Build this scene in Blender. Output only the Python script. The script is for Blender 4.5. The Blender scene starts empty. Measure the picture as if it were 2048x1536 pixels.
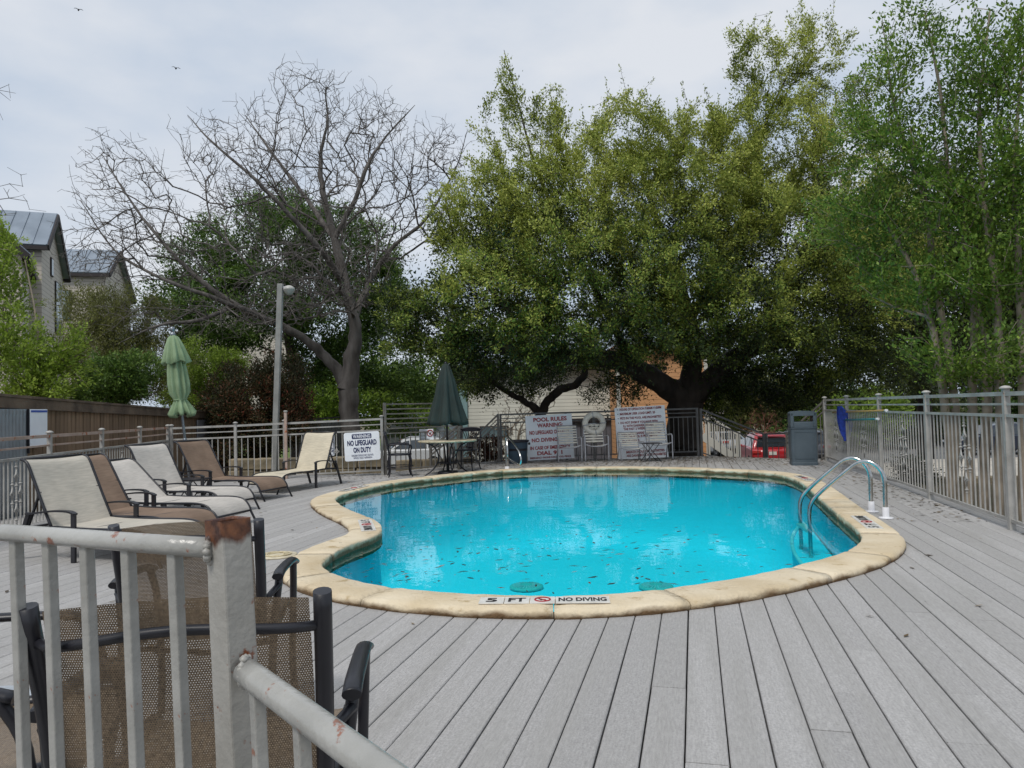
import bpy, math, random
import numpy as np
from mathutils import Vector, Matrix, Euler, Quaternion

random.seed(7)
scene = bpy.context.scene
col = scene.collection

# ------------------------------------------------------------------ camera
EYE = 1.27                      # metres above the deck boards
FOCAL = 1480.0                  # pixels, for a frame 2048 wide
PITCH, ROLL = math.radians(1.97), math.radians(1.4)
_fw = Vector((0, math.cos(PITCH), math.sin(PITCH)))
_u0 = Vector((0, -math.sin(PITCH), math.cos(PITCH)))
_r0 = Vector((1, 0, 0))
_rt = math.cos(ROLL) * _r0 - math.sin(ROLL) * _u0
_up = math.cos(ROLL) * _u0 + math.sin(ROLL) * _r0
cam_data = bpy.data.cameras.new('camera')
cam_data.sensor_width = 36.0
cam_data.lens = 36.0 * FOCAL / 2048.0
cam_data.clip_start = 0.05
cam_data.clip_end = 2000
cam = bpy.data.objects.new('camera', cam_data)
col.objects.link(cam)
_m = Matrix((_rt, _up, -_fw)).transposed().to_4x4()
_m.translation = Vector((0, 0, EYE))
cam.matrix_world = _m
scene.camera = cam

# ------------------------------------------------------------------ sky, sun, exposure
SUN_EL, SUN_AZ = math.radians(58), math.radians(205)      # high, behind the camera, through thin cloud
world = bpy.data.worlds.new('World')
scene.world = world
world.use_nodes = True
wt = world.node_tree
for n in list(wt.nodes):
    wt.nodes.remove(n)
def wn(t, **k):
    n = wt.nodes.new(t)
    for a, b in k.items():
        setattr(n, a, b)
    return n
w_out = wn('ShaderNodeOutputWorld')
w_bg = wn('ShaderNodeBackground')
w_bg.inputs['Strength'].default_value = 0.067
w_sky = wn('ShaderNodeTexSky', sky_type='NISHITA')
w_sky.sun_disc = False
w_sky.sun_elevation = SUN_EL
w_sky.sun_rotation = SUN_AZ
w_sky.air_density = 1.2
w_sky.dust_density = 2.5
w_tc = wn('ShaderNodeTexCoord')
w_map = wn('ShaderNodeMapping')
w_map.inputs['Scale'].default_value = (1.5, 1.5, 3.4)
w_map.inputs['Location'].default_value = (0.6, 0.15, 0.4)
w_noise = wn('ShaderNodeTexNoise')
w_noise.inputs['Scale'].default_value = 1.5
w_noise.inputs['Detail'].default_value = 6.0
w_noise.inputs['Roughness'].default_value = 0.5
w_ramp = wn('ShaderNodeValToRGB')
w_ramp.color_ramp.elements[0].position = 0.36
w_ramp.color_ramp.elements[0].color = (5.0, 6.2, 7.9, 1)
w_ramp.color_ramp.elements[1].position = 0.64
w_ramp.color_ramp.elements[1].color = (8.7, 9.0, 9.5, 1)
w_mix = wn('ShaderNodeMix', data_type='RGBA')
w_mix.inputs['Factor'].default_value = 0.86
wt.links.new(w_tc.outputs['Generated'], w_map.inputs['Vector'])
wt.links.new(w_map.outputs['Vector'], w_noise.inputs['Vector'])
wt.links.new(w_noise.outputs['Fac'], w_ramp.inputs['Fac'])
wt.links.new(w_sky.outputs['Color'], w_mix.inputs['A'])
wt.links.new(w_ramp.outputs['Color'], w_mix.inputs['B'])
wt.links.new(w_mix.outputs['Result'], w_bg.inputs['Color'])
wt.links.new(w_bg.outputs['Background'], w_out.inputs['Surface'])

sun_data = bpy.data.lights.new('sun', 'SUN')
sun_data.energy = 1.5
sun_data.angle = math.radians(15)
sun_data.color = (1.0, 0.96, 0.9)
sun = bpy.data.objects.new('sun', sun_data)
col.objects.link(sun)
_sd = Vector((math.sin(SUN_AZ) * math.cos(SUN_EL), math.cos(SUN_AZ) * math.cos(SUN_EL), math.sin(SUN_EL)))
sun.rotation_euler = _sd.to_track_quat('Z', 'Y').to_euler()

scene.view_settings.view_transform = 'Standard'
scene.view_settings.look = 'None'
scene.view_settings.exposure = 0.5
scene.view_settings.gamma = 1.0
scene.view_settings.use_curve_mapping = False
scene.render.engine = 'CYCLES'
scene.cycles.max_bounces = 8
scene.cycles.transparent_max_bounces = 16
scene.cycles.caustics_reflective = False
scene.cycles.caustics_refractive = False
scene.cycles.use_denoising = True

# ------------------------------------------------------------------ survey helpers: a sighted point -> metres
def _ray(u, v):
    return _rt * ((u - 1024) / FOCAL) - _up * ((v - 768) / FOCAL) + _fw
def gp(u, v, z=0.0):
    d = _ray(u, v)
    t = (z - EYE) / d.z
    return Vector((t * d.x, t * d.y, z))
def at(u, v, Y):
    d = _ray(u, v)
    t = Y / d.y
    return Vector((t * d.x, Y, EYE + t * d.z))

# ------------------------------------------------------------------ mesh helpers
class MB:
    def __init__(s):
        s.V = []; s.F = []; s.S = []
    def face(s, idx, smooth=False):
        s.F.append(tuple(idx)); s.S.append(smooth)
    def add(s, verts, faces, smooth=False):
        b = len(s.V)
        s.V += [tuple(v) for v in verts]
        for f in faces:
            s.face([b + i for i in f], smooth)
        return s
    def box(s, c, d, M=None):
        x, y, z = d[0] / 2, d[1] / 2, d[2] / 2
        vs = [Vector(p) for p in ((-x,-y,-z),(x,-y,-z),(x,y,-z),(-x,y,-z),(-x,-y,z),(x,-y,z),(x,y,z),(-x,y,z))]
        if M is not None:
            vs = [M @ v for v in vs]
        c = Vector(c)
        return s.add([v + c for v in vs], [(0,3,2,1),(4,5,6,7),(0,1,5,4),(1,2,6,5),(2,3,7,6),(3,0,4,7)])
    def bar(s, p0, p1, w, h, up=(0, 0, 1)):
        p0, p1, up = Vector(p0), Vector(p1), Vector(up)
        d = (p1 - p0).normalized()
        a = d.cross(up)
        if a.length < 1e-4:
            a = d.cross(Vector((0, 1, 0)))
        a.normalize()
        b = a.cross(d).normalized()
        a *= w / 2; b *= h / 2
        vs = []
        for p in (p0, p1):
            vs += [p - a - b, p + a - b, p + a + b, p - a + b]
        return s.add(vs, [(0,1,2,3),(7,6,5,4),(0,4,5,1),(1,5,6,2),(2,6,7,3),(3,7,4,0)])
    def tube(s, pts, r, n=8, closed=False, caps=True, flat=1.0):
        pts = [Vector(p) for p in pts]
        k = len(pts)
        rs = list(r) if hasattr(r, '__len__') else [r] * k
        b = len(s.V)
        t0 = None
        prev = None
        for i, p in enumerate(pts):
            if closed:
                t = pts[(i + 1) % k] - pts[i - 1]
            else:
                t = pts[min(i + 1, k - 1)] - pts[max(i - 1, 0)]
            t.normalize()
            if prev is None:
                ref = Vector((0, 0, 1)) if abs(t.z) < 0.9 else Vector((0, 1, 0))
                a = t.cross(ref).normalized()
            else:
                a = (prev - t * prev.dot(t)).normalized()
            prev = a
            c = t.cross(a)
            for j in range(n):
                g = 2 * math.pi * j / n
                s.V.append(tuple(p + (a * math.cos(g) + c * (math.sin(g) * flat)) * rs[i]))
        m = k if closed else k - 1
        for i in range(m):
            for j in range(n):
                i2 = (i + 1) % k
                s.face((b + i*n + j, b + i*n + (j+1) % n, b + i2*n + (j+1) % n, b + i2*n + j), True)
        if caps and not closed:
            s.face([b + j for j in reversed(range(n))])
            s.face([b + (k-1)*n + j for j in range(n)])
        return s
    def lathe(s, prof, n=24, c=(0, 0, 0), caps=True, smooth=True):
        b = len(s.V); c = Vector(c)
        for (r, z) in prof:
            for j in range(n):
                g = 2 * math.pi * j / n
                s.V.append((c.x + r * math.cos(g), c.y + r * math.sin(g), c.z + z))
        for i in range(len(prof) - 1):
            for j in range(n):
                s.face((b + i*n + j, b + i*n + (j+1) % n, b + (i+1)*n + (j+1) % n, b + (i+1)*n + j), smooth)
        if caps:
            s.face([b + j for j in reversed(range(n))])
            s.face([b + (len(prof)-1)*n + j for j in range(n)])
        return s
    def prism(s, pts, off):
        off = Vector(off); n = len(pts)
        vs = [Vector(p) for p in pts] + [Vector(p) + off for p in pts]
        fs = [tuple(range(n)), tuple(reversed(range(n, 2 * n)))]
        for i in range(n):
            j = (i + 1) % n
            fs.append((i, n + i, n + j, j))
        return s.add(vs, fs)
    def sheet(s, rows, smooth=True, closed=False):
        b = len(s.V); m = len(rows[0])
        for r in rows:
            s.V += [tuple(p) for p in r]
        for i in range(len(rows) - 1):
            for j in range(m if closed else m - 1):
                j2 = (j + 1) % m
                s.face((b + i*m + j, b + i*m + j2, b + (i+1)*m + j2, b + (i+1)*m + j), smooth)
        return s
    def ring(s, c, r, tube_r, n=24, m=8, M=None):
        pts = [Vector((r * math.cos(2*math.pi*i/n), 0, r * math.sin(2*math.pi*i/n))) for i in range(n)]
        if M is not None:
            pts = [M @ p for p in pts]
        return s.tube([Vector(c) + p for p in pts], tube_r, m, closed=True)
    def mesh(s, name, mat=None):
        me = bpy.data.meshes.new(name)
        me.from_pydata(s.V, [], s.F)
        me.polygons.foreach_set('use_smooth', s.S)
        if mat is not None:
            me.materials.append(mat)
        import bmesh as _bm
        b = _bm.new(); b.from_mesh(me)
        _bm.ops.recalc_face_normals(b, faces=b.faces)
        b.to_mesh(me); b.free()
        me.update()
        return me
    def build(s, name, mat=None, parent=None, bevel=0.0, loc=None, rot=None):
        return put(name, s.mesh(name, mat), parent, bevel, loc, rot)

def put(name, mesh, parent=None, bevel=0.0, loc=None, rot=None):
    o = bpy.data.objects.new(name, mesh)
    col.objects.link(o)
    if parent is not None:
        o.parent = parent
    if loc is not None:
        o.location = loc
    if rot is not None:
        o.rotation_euler = rot
    if bevel:
        md = o.modifiers.new('bevel', 'BEVEL')
        md.width = bevel; md.segments = 2; md.limit_method = 'ANGLE'; md.angle_limit = math.radians(40)
    return o
def tag(o, label=None, cat=None, group=None, kind=None):
    if label: o['label'] = label
    if cat: o['category'] = cat
    if group: o['group'] = group
    if kind: o['kind'] = kind
    return o
def thing(name, label, cat, loc=(0, 0, 0), rotz=0.0, group=None, rot=None):
    o = bpy.data.objects.new(name, None)
    o.empty_display_size = 0.1
    col.objects.link(o)
    o.location = loc
    o.rotation_euler = rot if rot is not None else (0, 0, rotz)
    return tag(o, label, cat, group)
def holder(name):
    o = bpy.data.objects.new(name, None)
    o.empty_display_size = 0.1
    col.objects.link(o)
    return tag(o, kind='structure')
def copy_tree(o, parent=None):
    c = o.copy(); col.objects.link(c)
    c.parent = parent
    for ch in o.children:
        copy_tree(ch, c)
    return c
def smooth_curve(P, per=8, closed=False):
    P = [Vector(p) for p in P]; n = len(P); out = []
    for i in range(n if closed else n - 1):
        if closed:
            a, b, c, d = P[i-1], P[i], P[(i+1) % n], P[(i+2) % n]
        else:
            b, c = P[i], P[i+1]
            a = P[i-1] if i else b * 2 - c
            d = P[i+2] if i + 2 < n else c * 2 - b
        for k in range(per):
            t = k / per
            out.append(0.5 * ((2*b) + (c-a)*t + (2*a-5*b+4*c-d)*t*t + (-a+3*b-3*c+d)*t*t*t))
    if not closed:
        out.append(P[-1])
    return out

# ------------------------------------------------------------------ materials
def lin(r, g, b):
    f = lambda c: (c/255/12.92) if c/255 <= 0.04045 else ((c/255+0.055)/1.055) ** 2.4
    return (f(r), f(g), f(b), 1.0)
def nd(nt, t, **k):
    n = nt.nodes.new(t)
    for a, b in k.items():
        setattr(n, a, b)
    return n
MATS = {}
def mat(name, c1, c2=None, rough=0.6, metal=0.0, scale=8.0, detail=4.0, lo=0.35, hi=0.65, bump=0.0, bscale=None, stretch=(1,1,1), objrand=0.0, spec=0.5, coat=0.0, coord='Object'):
    """two-tone noise material; objrand varies brightness per object"""
    if name in MATS:
        return MATS[name]
    m = bpy.data.materials.new(name); m.use_nodes = True
    nt = m.node_tree; L = nt.links.new
    bs = nt.nodes['Principled BSDF']
    bs.inputs['Roughness'].default_value = rough
    bs.inputs['Metallic'].default_value = metal
    bs.inputs['Specular IOR Level'].default_value = spec
    if coat:
        bs.inputs['Coat Weight'].default_value = coat
        bs.inputs['Coat Roughness'].default_value = 0.08
    c1 = tuple(c1)[:3] + (1,)
    if c2 is None and not bump and not objrand:
        bs.inputs['Base Color'].default_value = c1
    else:
        c2 = tuple(c2 or c1)[:3] + (1,)
        tc = nd(nt, 'ShaderNodeTexCoord'); mp = nd(nt, 'ShaderNodeMapping')
        mp.inputs['Scale'].default_value = stretch
        L(tc.outputs[coord], mp.inputs['Vector'])
        nz = nd(nt, 'ShaderNodeTexNoise')
        nz.inputs['Scale'].default_value = scale; nz.inputs['Detail'].default_value = detail
        L(mp.outputs['Vector'], nz.inputs['Vector'])
        rp = nd(nt, 'ShaderNodeValToRGB')
        rp.color_ramp.elements[0].position = lo; rp.color_ramp.elements[0].color = c1
        rp.color_ramp.elements[1].position = hi; rp.color_ramp.elements[1].color = c2
        L(nz.outputs['Fac'], rp.inputs['Fac'])
        out = rp.outputs['Color']
        if objrand:
            oi = nd(nt, 'ShaderNodeObjectInfo'); mr = nd(nt, 'ShaderNodeMapRange')
            mr.inputs['To Min'].default_value = 1 - objrand; mr.inputs['To Max'].default_value = 1 + objrand
            L(oi.outputs['Random'], mr.inputs['Value'])
            mx = nd(nt, 'ShaderNodeMix', data_type='RGBA', blend_type='MULTIPLY')
            mx.inputs['Factor'].default_value = 1.0
            cb = nd(nt, 'ShaderNodeCombineColor')
            for i in range(3):
                L(mr.outputs['Result'], cb.inputs[i])
            L(out, mx.inputs['A']); L(cb.outputs['Color'], mx.inputs['B'])
            out = mx.outputs['Result']
        L(out, bs.inputs['Base Color'])
        if bump:
            n2 = nd(nt, 'ShaderNodeTexNoise')
            n2.inputs['Scale'].default_value = bscale or scale * 3; n2.inputs['Detail'].default_value = 5
            L(mp.outputs['Vector'], n2.inputs['Vector'])
            bp = nd(nt, 'ShaderNodeBump'); bp.inputs['Strength'].default_value = bump; bp.inputs['Distance'].default_value = 0.02
            L(n2.outputs['Fac'], bp.inputs['Height']); L(bp.outputs['Normal'], bs.inputs['Normal'])
    MATS[name] = m
    return m
def chipped(name, paint, paint2, rust, scale=14, amount=0.36, rough=0.45, metal=0.0, rust2=None):
    """paint with rust or primer showing through in chips"""
    if name in MATS:
        return MATS[name]
    m = mat(name, paint, paint2, rough=rough, metal=metal, scale=5, bump=0.15, bscale=60)
    nt = m.node_tree; L = nt.links.new; bs = nt.nodes['Principled BSDF']
    src = bs.inputs['Base Color'].links[0].from_socket
    tc = nd(nt, 'ShaderNodeTexCoord'); nz = nd(nt, 'ShaderNodeTexNoise')
    nz.inputs['Scale'].default_value = scale; nz.inputs['Detail'].default_value = 5; nz.inputs['Roughness'].default_value = 0.6
    L(tc.outputs['Object'], nz.inputs['Vector'])
    rp = nd(nt, 'ShaderNodeValToRGB')
    rp.color_ramp.elements[0].position = amount; rp.color_ramp.elements[0].color = (1,1,1,1)
    rp.color_ramp.elements[1].position = amount + 0.045; rp.color_ramp.elements[1].color = (0,0,0,1)
    L(nz.outputs['Fac'], rp.inputs['Fac'])
    n3 = nd(nt, 'ShaderNodeTexNoise'); n3.inputs['Scale'].default_value = scale * 4
    L(tc.outputs['Object'], n3.inputs['Vector'])
    rr = nd(nt, 'ShaderNodeValToRGB')
    rr.color_ramp.elements[0].color = tuple(rust)[:3] + (1,); rr.color_ramp.elements[1].color = tuple(rust2 or rust)[:3] + (1,)
    rr.color_ramp.elements[0].position = 0.4; rr.color_ramp.elements[1].position = 0.6
    L(n3.outputs['Fac'], rr.inputs['Fac'])
    mx = nd(nt, 'ShaderNodeMix', data_type='RGBA')
    L(rp.outputs['Color'], mx.inputs['Factor']); L(src, mx.inputs['A']); L(rr.outputs['Color'], mx.inputs['B'])
    L(mx.outputs['Result'], bs.inputs['Base Color'])
    return m
def leaf_mat(name, stops, trans=0.35, rough=0.55):
    if name in MATS:
        return MATS[name]
    m = bpy.data.materials.new(name); m.use_nodes = True
    nt = m.node_tree; L = nt.links.new
    bs = nt.nodes['Principled BSDF']; out = nt.nodes['Material Output']
    bs.inputs['Roughness'].default_value = rough
    bs.inputs['Specular IOR Level'].default_value = 0.3
    at_ = nd(nt, 'ShaderNodeAttribute', attribute_name='tone')
    rp = nd(nt, 'ShaderNodeValToRGB')
    while len(rp.color_ramp.elements) < len(stops):
        rp.color_ramp.elements.new(0.5)
    for e, (p, c) in zip(rp.color_ramp.elements, stops):
        e.position = p; e.color = tuple(c)[:3] + (1,)
    L(at_.outputs['Fac'], rp.inputs['Fac'])
    L(rp.outputs['Color'], bs.inputs['Base Color'])
    tr = nd(nt, 'ShaderNodeBsdfTranslucent')
    L(rp.outputs['Color'], tr.inputs['Color'])
    mx = nd(nt, 'ShaderNodeMixShader'); mx.inputs['Fac'].default_value = trans
    L(bs.outputs['BSDF'], mx.inputs[1]); L(tr.outputs['BSDF'], mx.inputs[2]); L(mx.outputs['Shader'], out.inputs['Surface'])
    MATS[name] = m
    return m

# ================================================================== THE SETTING
def smoothstep(a, b, x):
    t = max(0.0, min(1.0, (x - a) / (b - a)))
    return t * t * (3 - 2 * t)
def ground_z(x, y):
    left = smoothstep(-5.0, -9.0, x)
    right = smoothstep(5.5, 8.5, x)
    if -4.6 < x < 5.2 and 2.5 < y < 17:
        return -2.6
    near = -0.45 * (1 - left) * (1 - right) + (-0.22) * left + (-0.42) * right
    drop = smoothstep(17.5, 33, y) * (1 - 0.75 * smoothstep(-7, -16, x))
    if x > 6:
        drop = smoothstep(19, 36, y)
    return near * (1 - drop) + (-1.85) * drop

M_ground = mat('leafy_soil', lin(112, 98, 76), lin(84, 82, 56), rough=0.95, scale=0.8, detail=8, bump=0.6, bscale=9)
xs = [-420, -200, -100, -60] + [-40 + 2 * i for i in range(41)] + [60, 100, 200, 420]
ys = [-40, -20, -8, -2] + [2 * i for i in range(0, 33)] + [80, 110, 160, 260, 460]
mb = MB()
mb.sheet([[(x, y, ground_z(x, y)) for x in xs] for y in ys])
tag(mb.build('ground', M_ground), kind='structure')

# parking lot beyond the deck and the concrete drive on the street side
M_asphalt = mat('asphalt', lin(92, 92, 93), lin(112, 111, 110), rough=0.9, scale=3, detail=8, bump=0.3, bscale=40)
M_concrete = mat('concrete', lin(205, 198, 186), lin(182, 176, 166), rough=0.9, scale=2.0, detail=8, bump=0.2, bscale=30)
def draped(name, x0, x1, y0, y1, off, m, nx=14, ny=14):
    mb = MB()
    mb.sheet([[(x0 + (x1-x0)*i/nx, y0 + (y1-y0)*j/ny, ground_z(x0 + (x1-x0)*i/nx, y0 + (y1-y0)*j/ny) + off) for i in range(nx+1)] for j in range(ny+1)])
    return tag(mb.build(name, m), kind='structure')
draped('parking_lot', -9, 46, 29.5, 60, 0.02, M_asphalt, 28, 20)
draped('driveway', 8.2, 26, 15.2, 24.5, 0.03, M_concrete, 20, 14)
M_lawn = mat('lawn_green', lin(74, 96, 40), lin(104, 118, 58), rough=0.95, scale=2.5, detail=8, bump=0.5, bscale=20)
draped('lawn', -30, -9.2, 26, 70, 0.03, M_lawn, 12, 20)

# ------------------------------------------------------------------ pool outline (outer foot of the coping), sighted then smoothed
OUT_PX = [(620,1006),(636,1028),(672,1046),(696,1062),(690,1080),(640,1097),(585,1122),(552,1152),(585,1180),(655,1203),(750,1220),(880,1233),(1050,1240),(1230,1236),(1400,1219),(1550,1194),(1690,1160),(1780,1130),(1813,1100),(1800,1076),(1748,1040),(1692,1000),(1644,968),(1570,950),(1400,941),(1200,938),(1000,944),(860,958),(760,970),(672,988)]
OUTER = smooth_curve([gp(u, v) for u, v in OUT_PX], 8, closed=True)
for _ in range(6):
    OUTER = [(OUTER[i-1] + OUTER[i] * 2 + OUTER[(i+1) % len(OUTER)]) / 4 for i in range(len(OUTER))]
# resample evenly
def resample(P, n):
    L = [0.0]
    for i in range(len(P)):
        L.append(L[-1] + (P[(i+1) % len(P)] - P[i]).length)
    tot = L[-1]; out = []; k = 0
    for i in range(n):
        s = tot * i / n
        while L[k+1] < s:
            k += 1
        f = (s - L[k]) / max(1e-9, L[k+1] - L[k])
        out.append(P[k].lerp(P[(k+1) % len(P)], f))
    return out, tot
NPOOL = 360
OUTER, PERIM = resample(OUTER, NPOOL)
_area = sum(OUTER[i].x * OUTER[(i+1) % NPOOL].y - OUTER[(i+1) % NPOOL].x * OUTER[i].y for i in range(NPOOL))
INWARD = []
for i in range(NPOOL):
    t = (OUTER[(i+2) % NPOOL] - OUTER[i-2]).normalized()
    nrm = Vector((-t.y, t.x, 0))
    INWARD.append(nrm if _area > 0 else -nrm)
for _ in range(4):
    INWARD = [(INWARD[i-1] + INWARD[i] * 2 + INWARD[(i+1) % NPOOL]).normalized() for i in range(NPOOL)]
COPE_W, COPE_Z, WATER_Z = 0.35, 0.062, -0.012
def pool_pt(i, w, z):
    i0 = int(math.floor(i)); f = i - i0
    a = OUTER[i0 % NPOOL].lerp(OUTER[(i0+1) % NPOOL], f)
    n = INWARD[i0 % NPOOL].lerp(INWARD[(i0+1) % NPOOL], f)
    return Vector((a.x + n.x * w, a.y + n.y * w, z))

M_cope = mat('weathered_limestone', lin(214, 200, 174), lin(192, 173, 140), rough=0.85, scale=2.2, detail=9, lo=0.36, hi=0.68, bump=0.7, bscale=34, objrand=0.04)
def add_stains(m, c, scale, amount, soft=0.05, stretch=(1,1,1)):
    nt = m.node_tree; L = nt.links.new; bs = nt.nodes['Principled BSDF']
    src = bs.inputs['Base Color'].links[0].from_socket
    tc = nd(nt, 'ShaderNodeTexCoord'); mp = nd(nt, 'ShaderNodeMapping'); mp.inputs['Scale'].default_value = stretch
    nz = nd(nt, 'ShaderNodeTexNoise')
    nz.inputs['Scale'].default_value = scale; nz.inputs['Detail'].default_value = 8; nz.inputs['Roughness'].default_value = 0.65
    L(tc.outputs['Object'], mp.inputs['Vector']); L(mp.outputs['Vector'], nz.inputs['Vector'])
    rp = nd(nt, 'ShaderNodeValToRGB')
    rp.color_ramp.elements[0].position = amount; rp.color_ramp.elements[0].color = (1,1,1,1)
    rp.color_ramp.elements[1].position = amount + soft; rp.color_ramp.elements[1].color = (0,0,0,1)
    mx = nd(nt, 'ShaderNodeMix', data_type='RGBA')
    L(nz.outputs['Fac'], rp.inputs['Fac']); L(rp.outputs['Color'], mx.inputs['Factor'])
    L(src, mx.inputs['A']); mx.inputs['B'].default_value = tuple(c)[:3] + (1,)
    L(mx.outputs['Result'], bs.inputs['Base Color'])
add_stains(M_cope, lin(168, 146, 108), 7.0, 0.30, 0.12)
add_stains(M_cope, lin(70, 60, 46), 15.0, 0.275, 0.03, (1, 1, 2.2))
def waterline(m):
    # damp brown scum line that creeps up the foot of the stones
    nt = m.node_tree; L = nt.links.new; bs = nt.nodes['Principled BSDF']
    src = bs.inputs['Base Color'].links[0].from_socket
    tc = nd(nt, 'ShaderNodeTexCoord'); sp = nd(nt, 'ShaderNodeSeparateXYZ'); nz = nd(nt, 'ShaderNodeTexNoise'); nz.inputs['Scale'].default_value = 5; nz.inputs['Detail'].default_value = 8
    L(tc.outputs['Object'], sp.inputs[0]); L(tc.outputs['Object'], nz.inputs['Vector'])
    ma = nd(nt, 'ShaderNodeMath', operation='MULTIPLY_ADD'); ma.inputs[1].default_value = -0.11; L(nz.outputs['Fac'], ma.inputs[0]); L(sp.outputs['Z'], ma.inputs[2])
    mr = nd(nt, 'ShaderNodeMapRange'); mr.inputs['From Min'].default_value = -0.012; mr.inputs['From Max'].default_value = -0.045; L(ma.outputs[0], mr.inputs['Value'])
    mx = nd(nt, 'ShaderNodeMix', data_type='RGBA'); L(mr.outputs['Result'], mx.inputs['Factor']); L(src, mx.inputs['A']); mx.inputs['B'].default_value = lin(104, 80, 52)
    L(mx.outputs['Result'], bs.inputs['Base Color'])
waterline(M_cope)
coping = holder('pool_coping')
n_stone = 27
prof = [(0.02, -0.02), (0.004, 0.004), (0.0, 0.022), (0.006, 0.042), (0.022, 0.056), (0.05, COPE_Z), (0.18, COPE_Z + 0.002), (COPE_W - 0.02, COPE_Z), (COPE_W - 0.004, COPE_Z - 0.008), (COPE_W, COPE_Z - 0.022), (COPE_W, -0.10), (COPE_W - 0.05, -0.13), (0.10, -0.13)]
edges = sorted((k + random.uniform(-0.22, 0.22)) * NPOOL / n_stone for k in range(n_stone))
for k in range(n_stone):
    a, b = edges[k] + 0.035, (edges[(k+1) % n_stone] + (NPOOL if k == n_stone - 1 else 0)) - 0.035
    m = max(6, int(b - a)); rows = []
    dz = random.uniform(-0.003, 0.004)
    for j in range(m + 1):
        i = a + (b - a) * j / m
        e = 0.006 if j in (0, m) else 0.0
        rows.append([pool_pt(i, w + random.uniform(-1, 1) * 0.003 + (e if w < 0.1 else (-e if w > 0.3 else 0)), z + dz + random.uniform(-1, 1) * 0.0018 - e * (z > 0.03)) for (w, z) in prof])
    mb = MB(); mb.sheet(rows, True, closed=True)
    mb.face(list(reversed(range(len(prof))))); mb.face([m * len(prof) + q for q in range(len(prof))])
    mb.build('coping_stone', M_cope, coping)

# pool shell and water
M_plaster = mat('aqua_plaster', (0.16, 0.83, 0.99, 1), (0.14, 0.81, 0.985, 1), rough=0.8, scale=0.7, detail=3)
mb = MB()
DEEP = -1.4
mb.sheet([[pool_pt(i, COPE_W - 0.05, -0.06) for i in range(NPOOL)], [pool_pt(i, COPE_W - 0.03, -0.3) for i in range(NPOOL)], [pool_pt(i, COPE_W + 0.02, -1.1) for i in range(NPOOL)], [pool_pt(i, COPE_W + 0.35, DEEP) for i in range(NPOOL)]], True, closed=True)
mb.face([3 * NPOOL + i for i in range(NPOOL)])
shell = tag(mb.build('pool_shell', M_plaster), kind='structure')

M_water = bpy.data.materials.new('pool_water'); M_water.use_nodes = True
nt = M_water.node_tree; L = nt.links.new
for n in list(nt.nodes):
    nt.nodes.remove(n)
o_ = nd(nt, 'ShaderNodeOutputMaterial'); tr = nd(nt, 'ShaderNodeBsdfTransparent'); gl = nd(nt, 'ShaderNodeBsdfGlossy')
tr.inputs['Color'].default_value = (0.36, 0.985, 1.0, 1)
gl.inputs['Roughness'].default_value = 0.012
fr = nd(nt, 'ShaderNodeFresnel'); fr.inputs['IOR'].default_value = 1.33
tc = nd(nt, 'ShaderNodeTexCoord'); nz = nd(nt, 'ShaderNodeTexNoise'); nz.inputs['Scale'].default_value = 3.2; nz.inputs['Detail'].default_value = 3
bp = nd(nt, 'ShaderNodeBump'); bp.inputs['Strength'].default_value = 0.025; bp.inputs['Distance'].default_value = 0.1
mx = nd(nt, 'ShaderNodeMixShader')
L(tc.outputs['Object'], nz.inputs['Vector']); L(nz.outputs['Fac'], bp.inputs['Height'])
L(bp.outputs['Normal'], gl.inputs['Normal']); L(bp.outputs['Normal'], fr.inputs['Normal'])
L(fr.outputs['Fac'], mx.inputs['Fac']); L(tr.outputs['BSDF'], mx.inputs[1]); L(gl.outputs['BSDF'], mx.inputs[2]); L(mx.outputs['Shader'], o_.inputs['Surface'])
mb = MB(); mb.V = [tuple(pool_pt(i, COPE_W - 0.04, WATER_Z)) for i in range(NPOOL)]; mb.face(list(range(NPOOL)))
wo = tag(mb.build('water', M_water), kind='structure')
if wo.data.polygons[0].normal.z < 0:
    wo.data.flip_normals()

# submerged bench along the street side of the pool, with a white nosing
M_white_plaster = mat('white_plaster', (0.62, 0.86, 0.9, 1), (0.55, 0.8, 0.86, 1), rough=0.7, scale=3)
def nearest_i(p):
    return min(range(NPOOL), key=lambda i: (OUTER[i].xy - Vector(p).xy).length)
i_a, i_b = nearest_i(gp(1800, 1085)), nearest_i(gp(1700, 1005))
if i_b < i_a:
    i_b += NPOOL
mb = MB(); rows = [[], [], []]; nos = []
for q in range(25):
    i = i_a - 8 + (i_b - i_a + 26) * q / 24
    w = COPE_W + 0.40 * math.sin(math.pi * q / 24) ** 0.7
    rows[0].append(pool_pt(i, COPE_W, -0.5)); rows[1].append(pool_pt(i, w, -0.5)); rows[2].append(pool_pt(i, w, DEEP)); nos.append(pool_pt(i, w, -0.49))
mb.sheet(rows, False)
mb.build('bench', M_plaster, shell)
MB().tube(nos, 0.022, 6).build('bench_nosing', M_white_plaster, shell)

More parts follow.
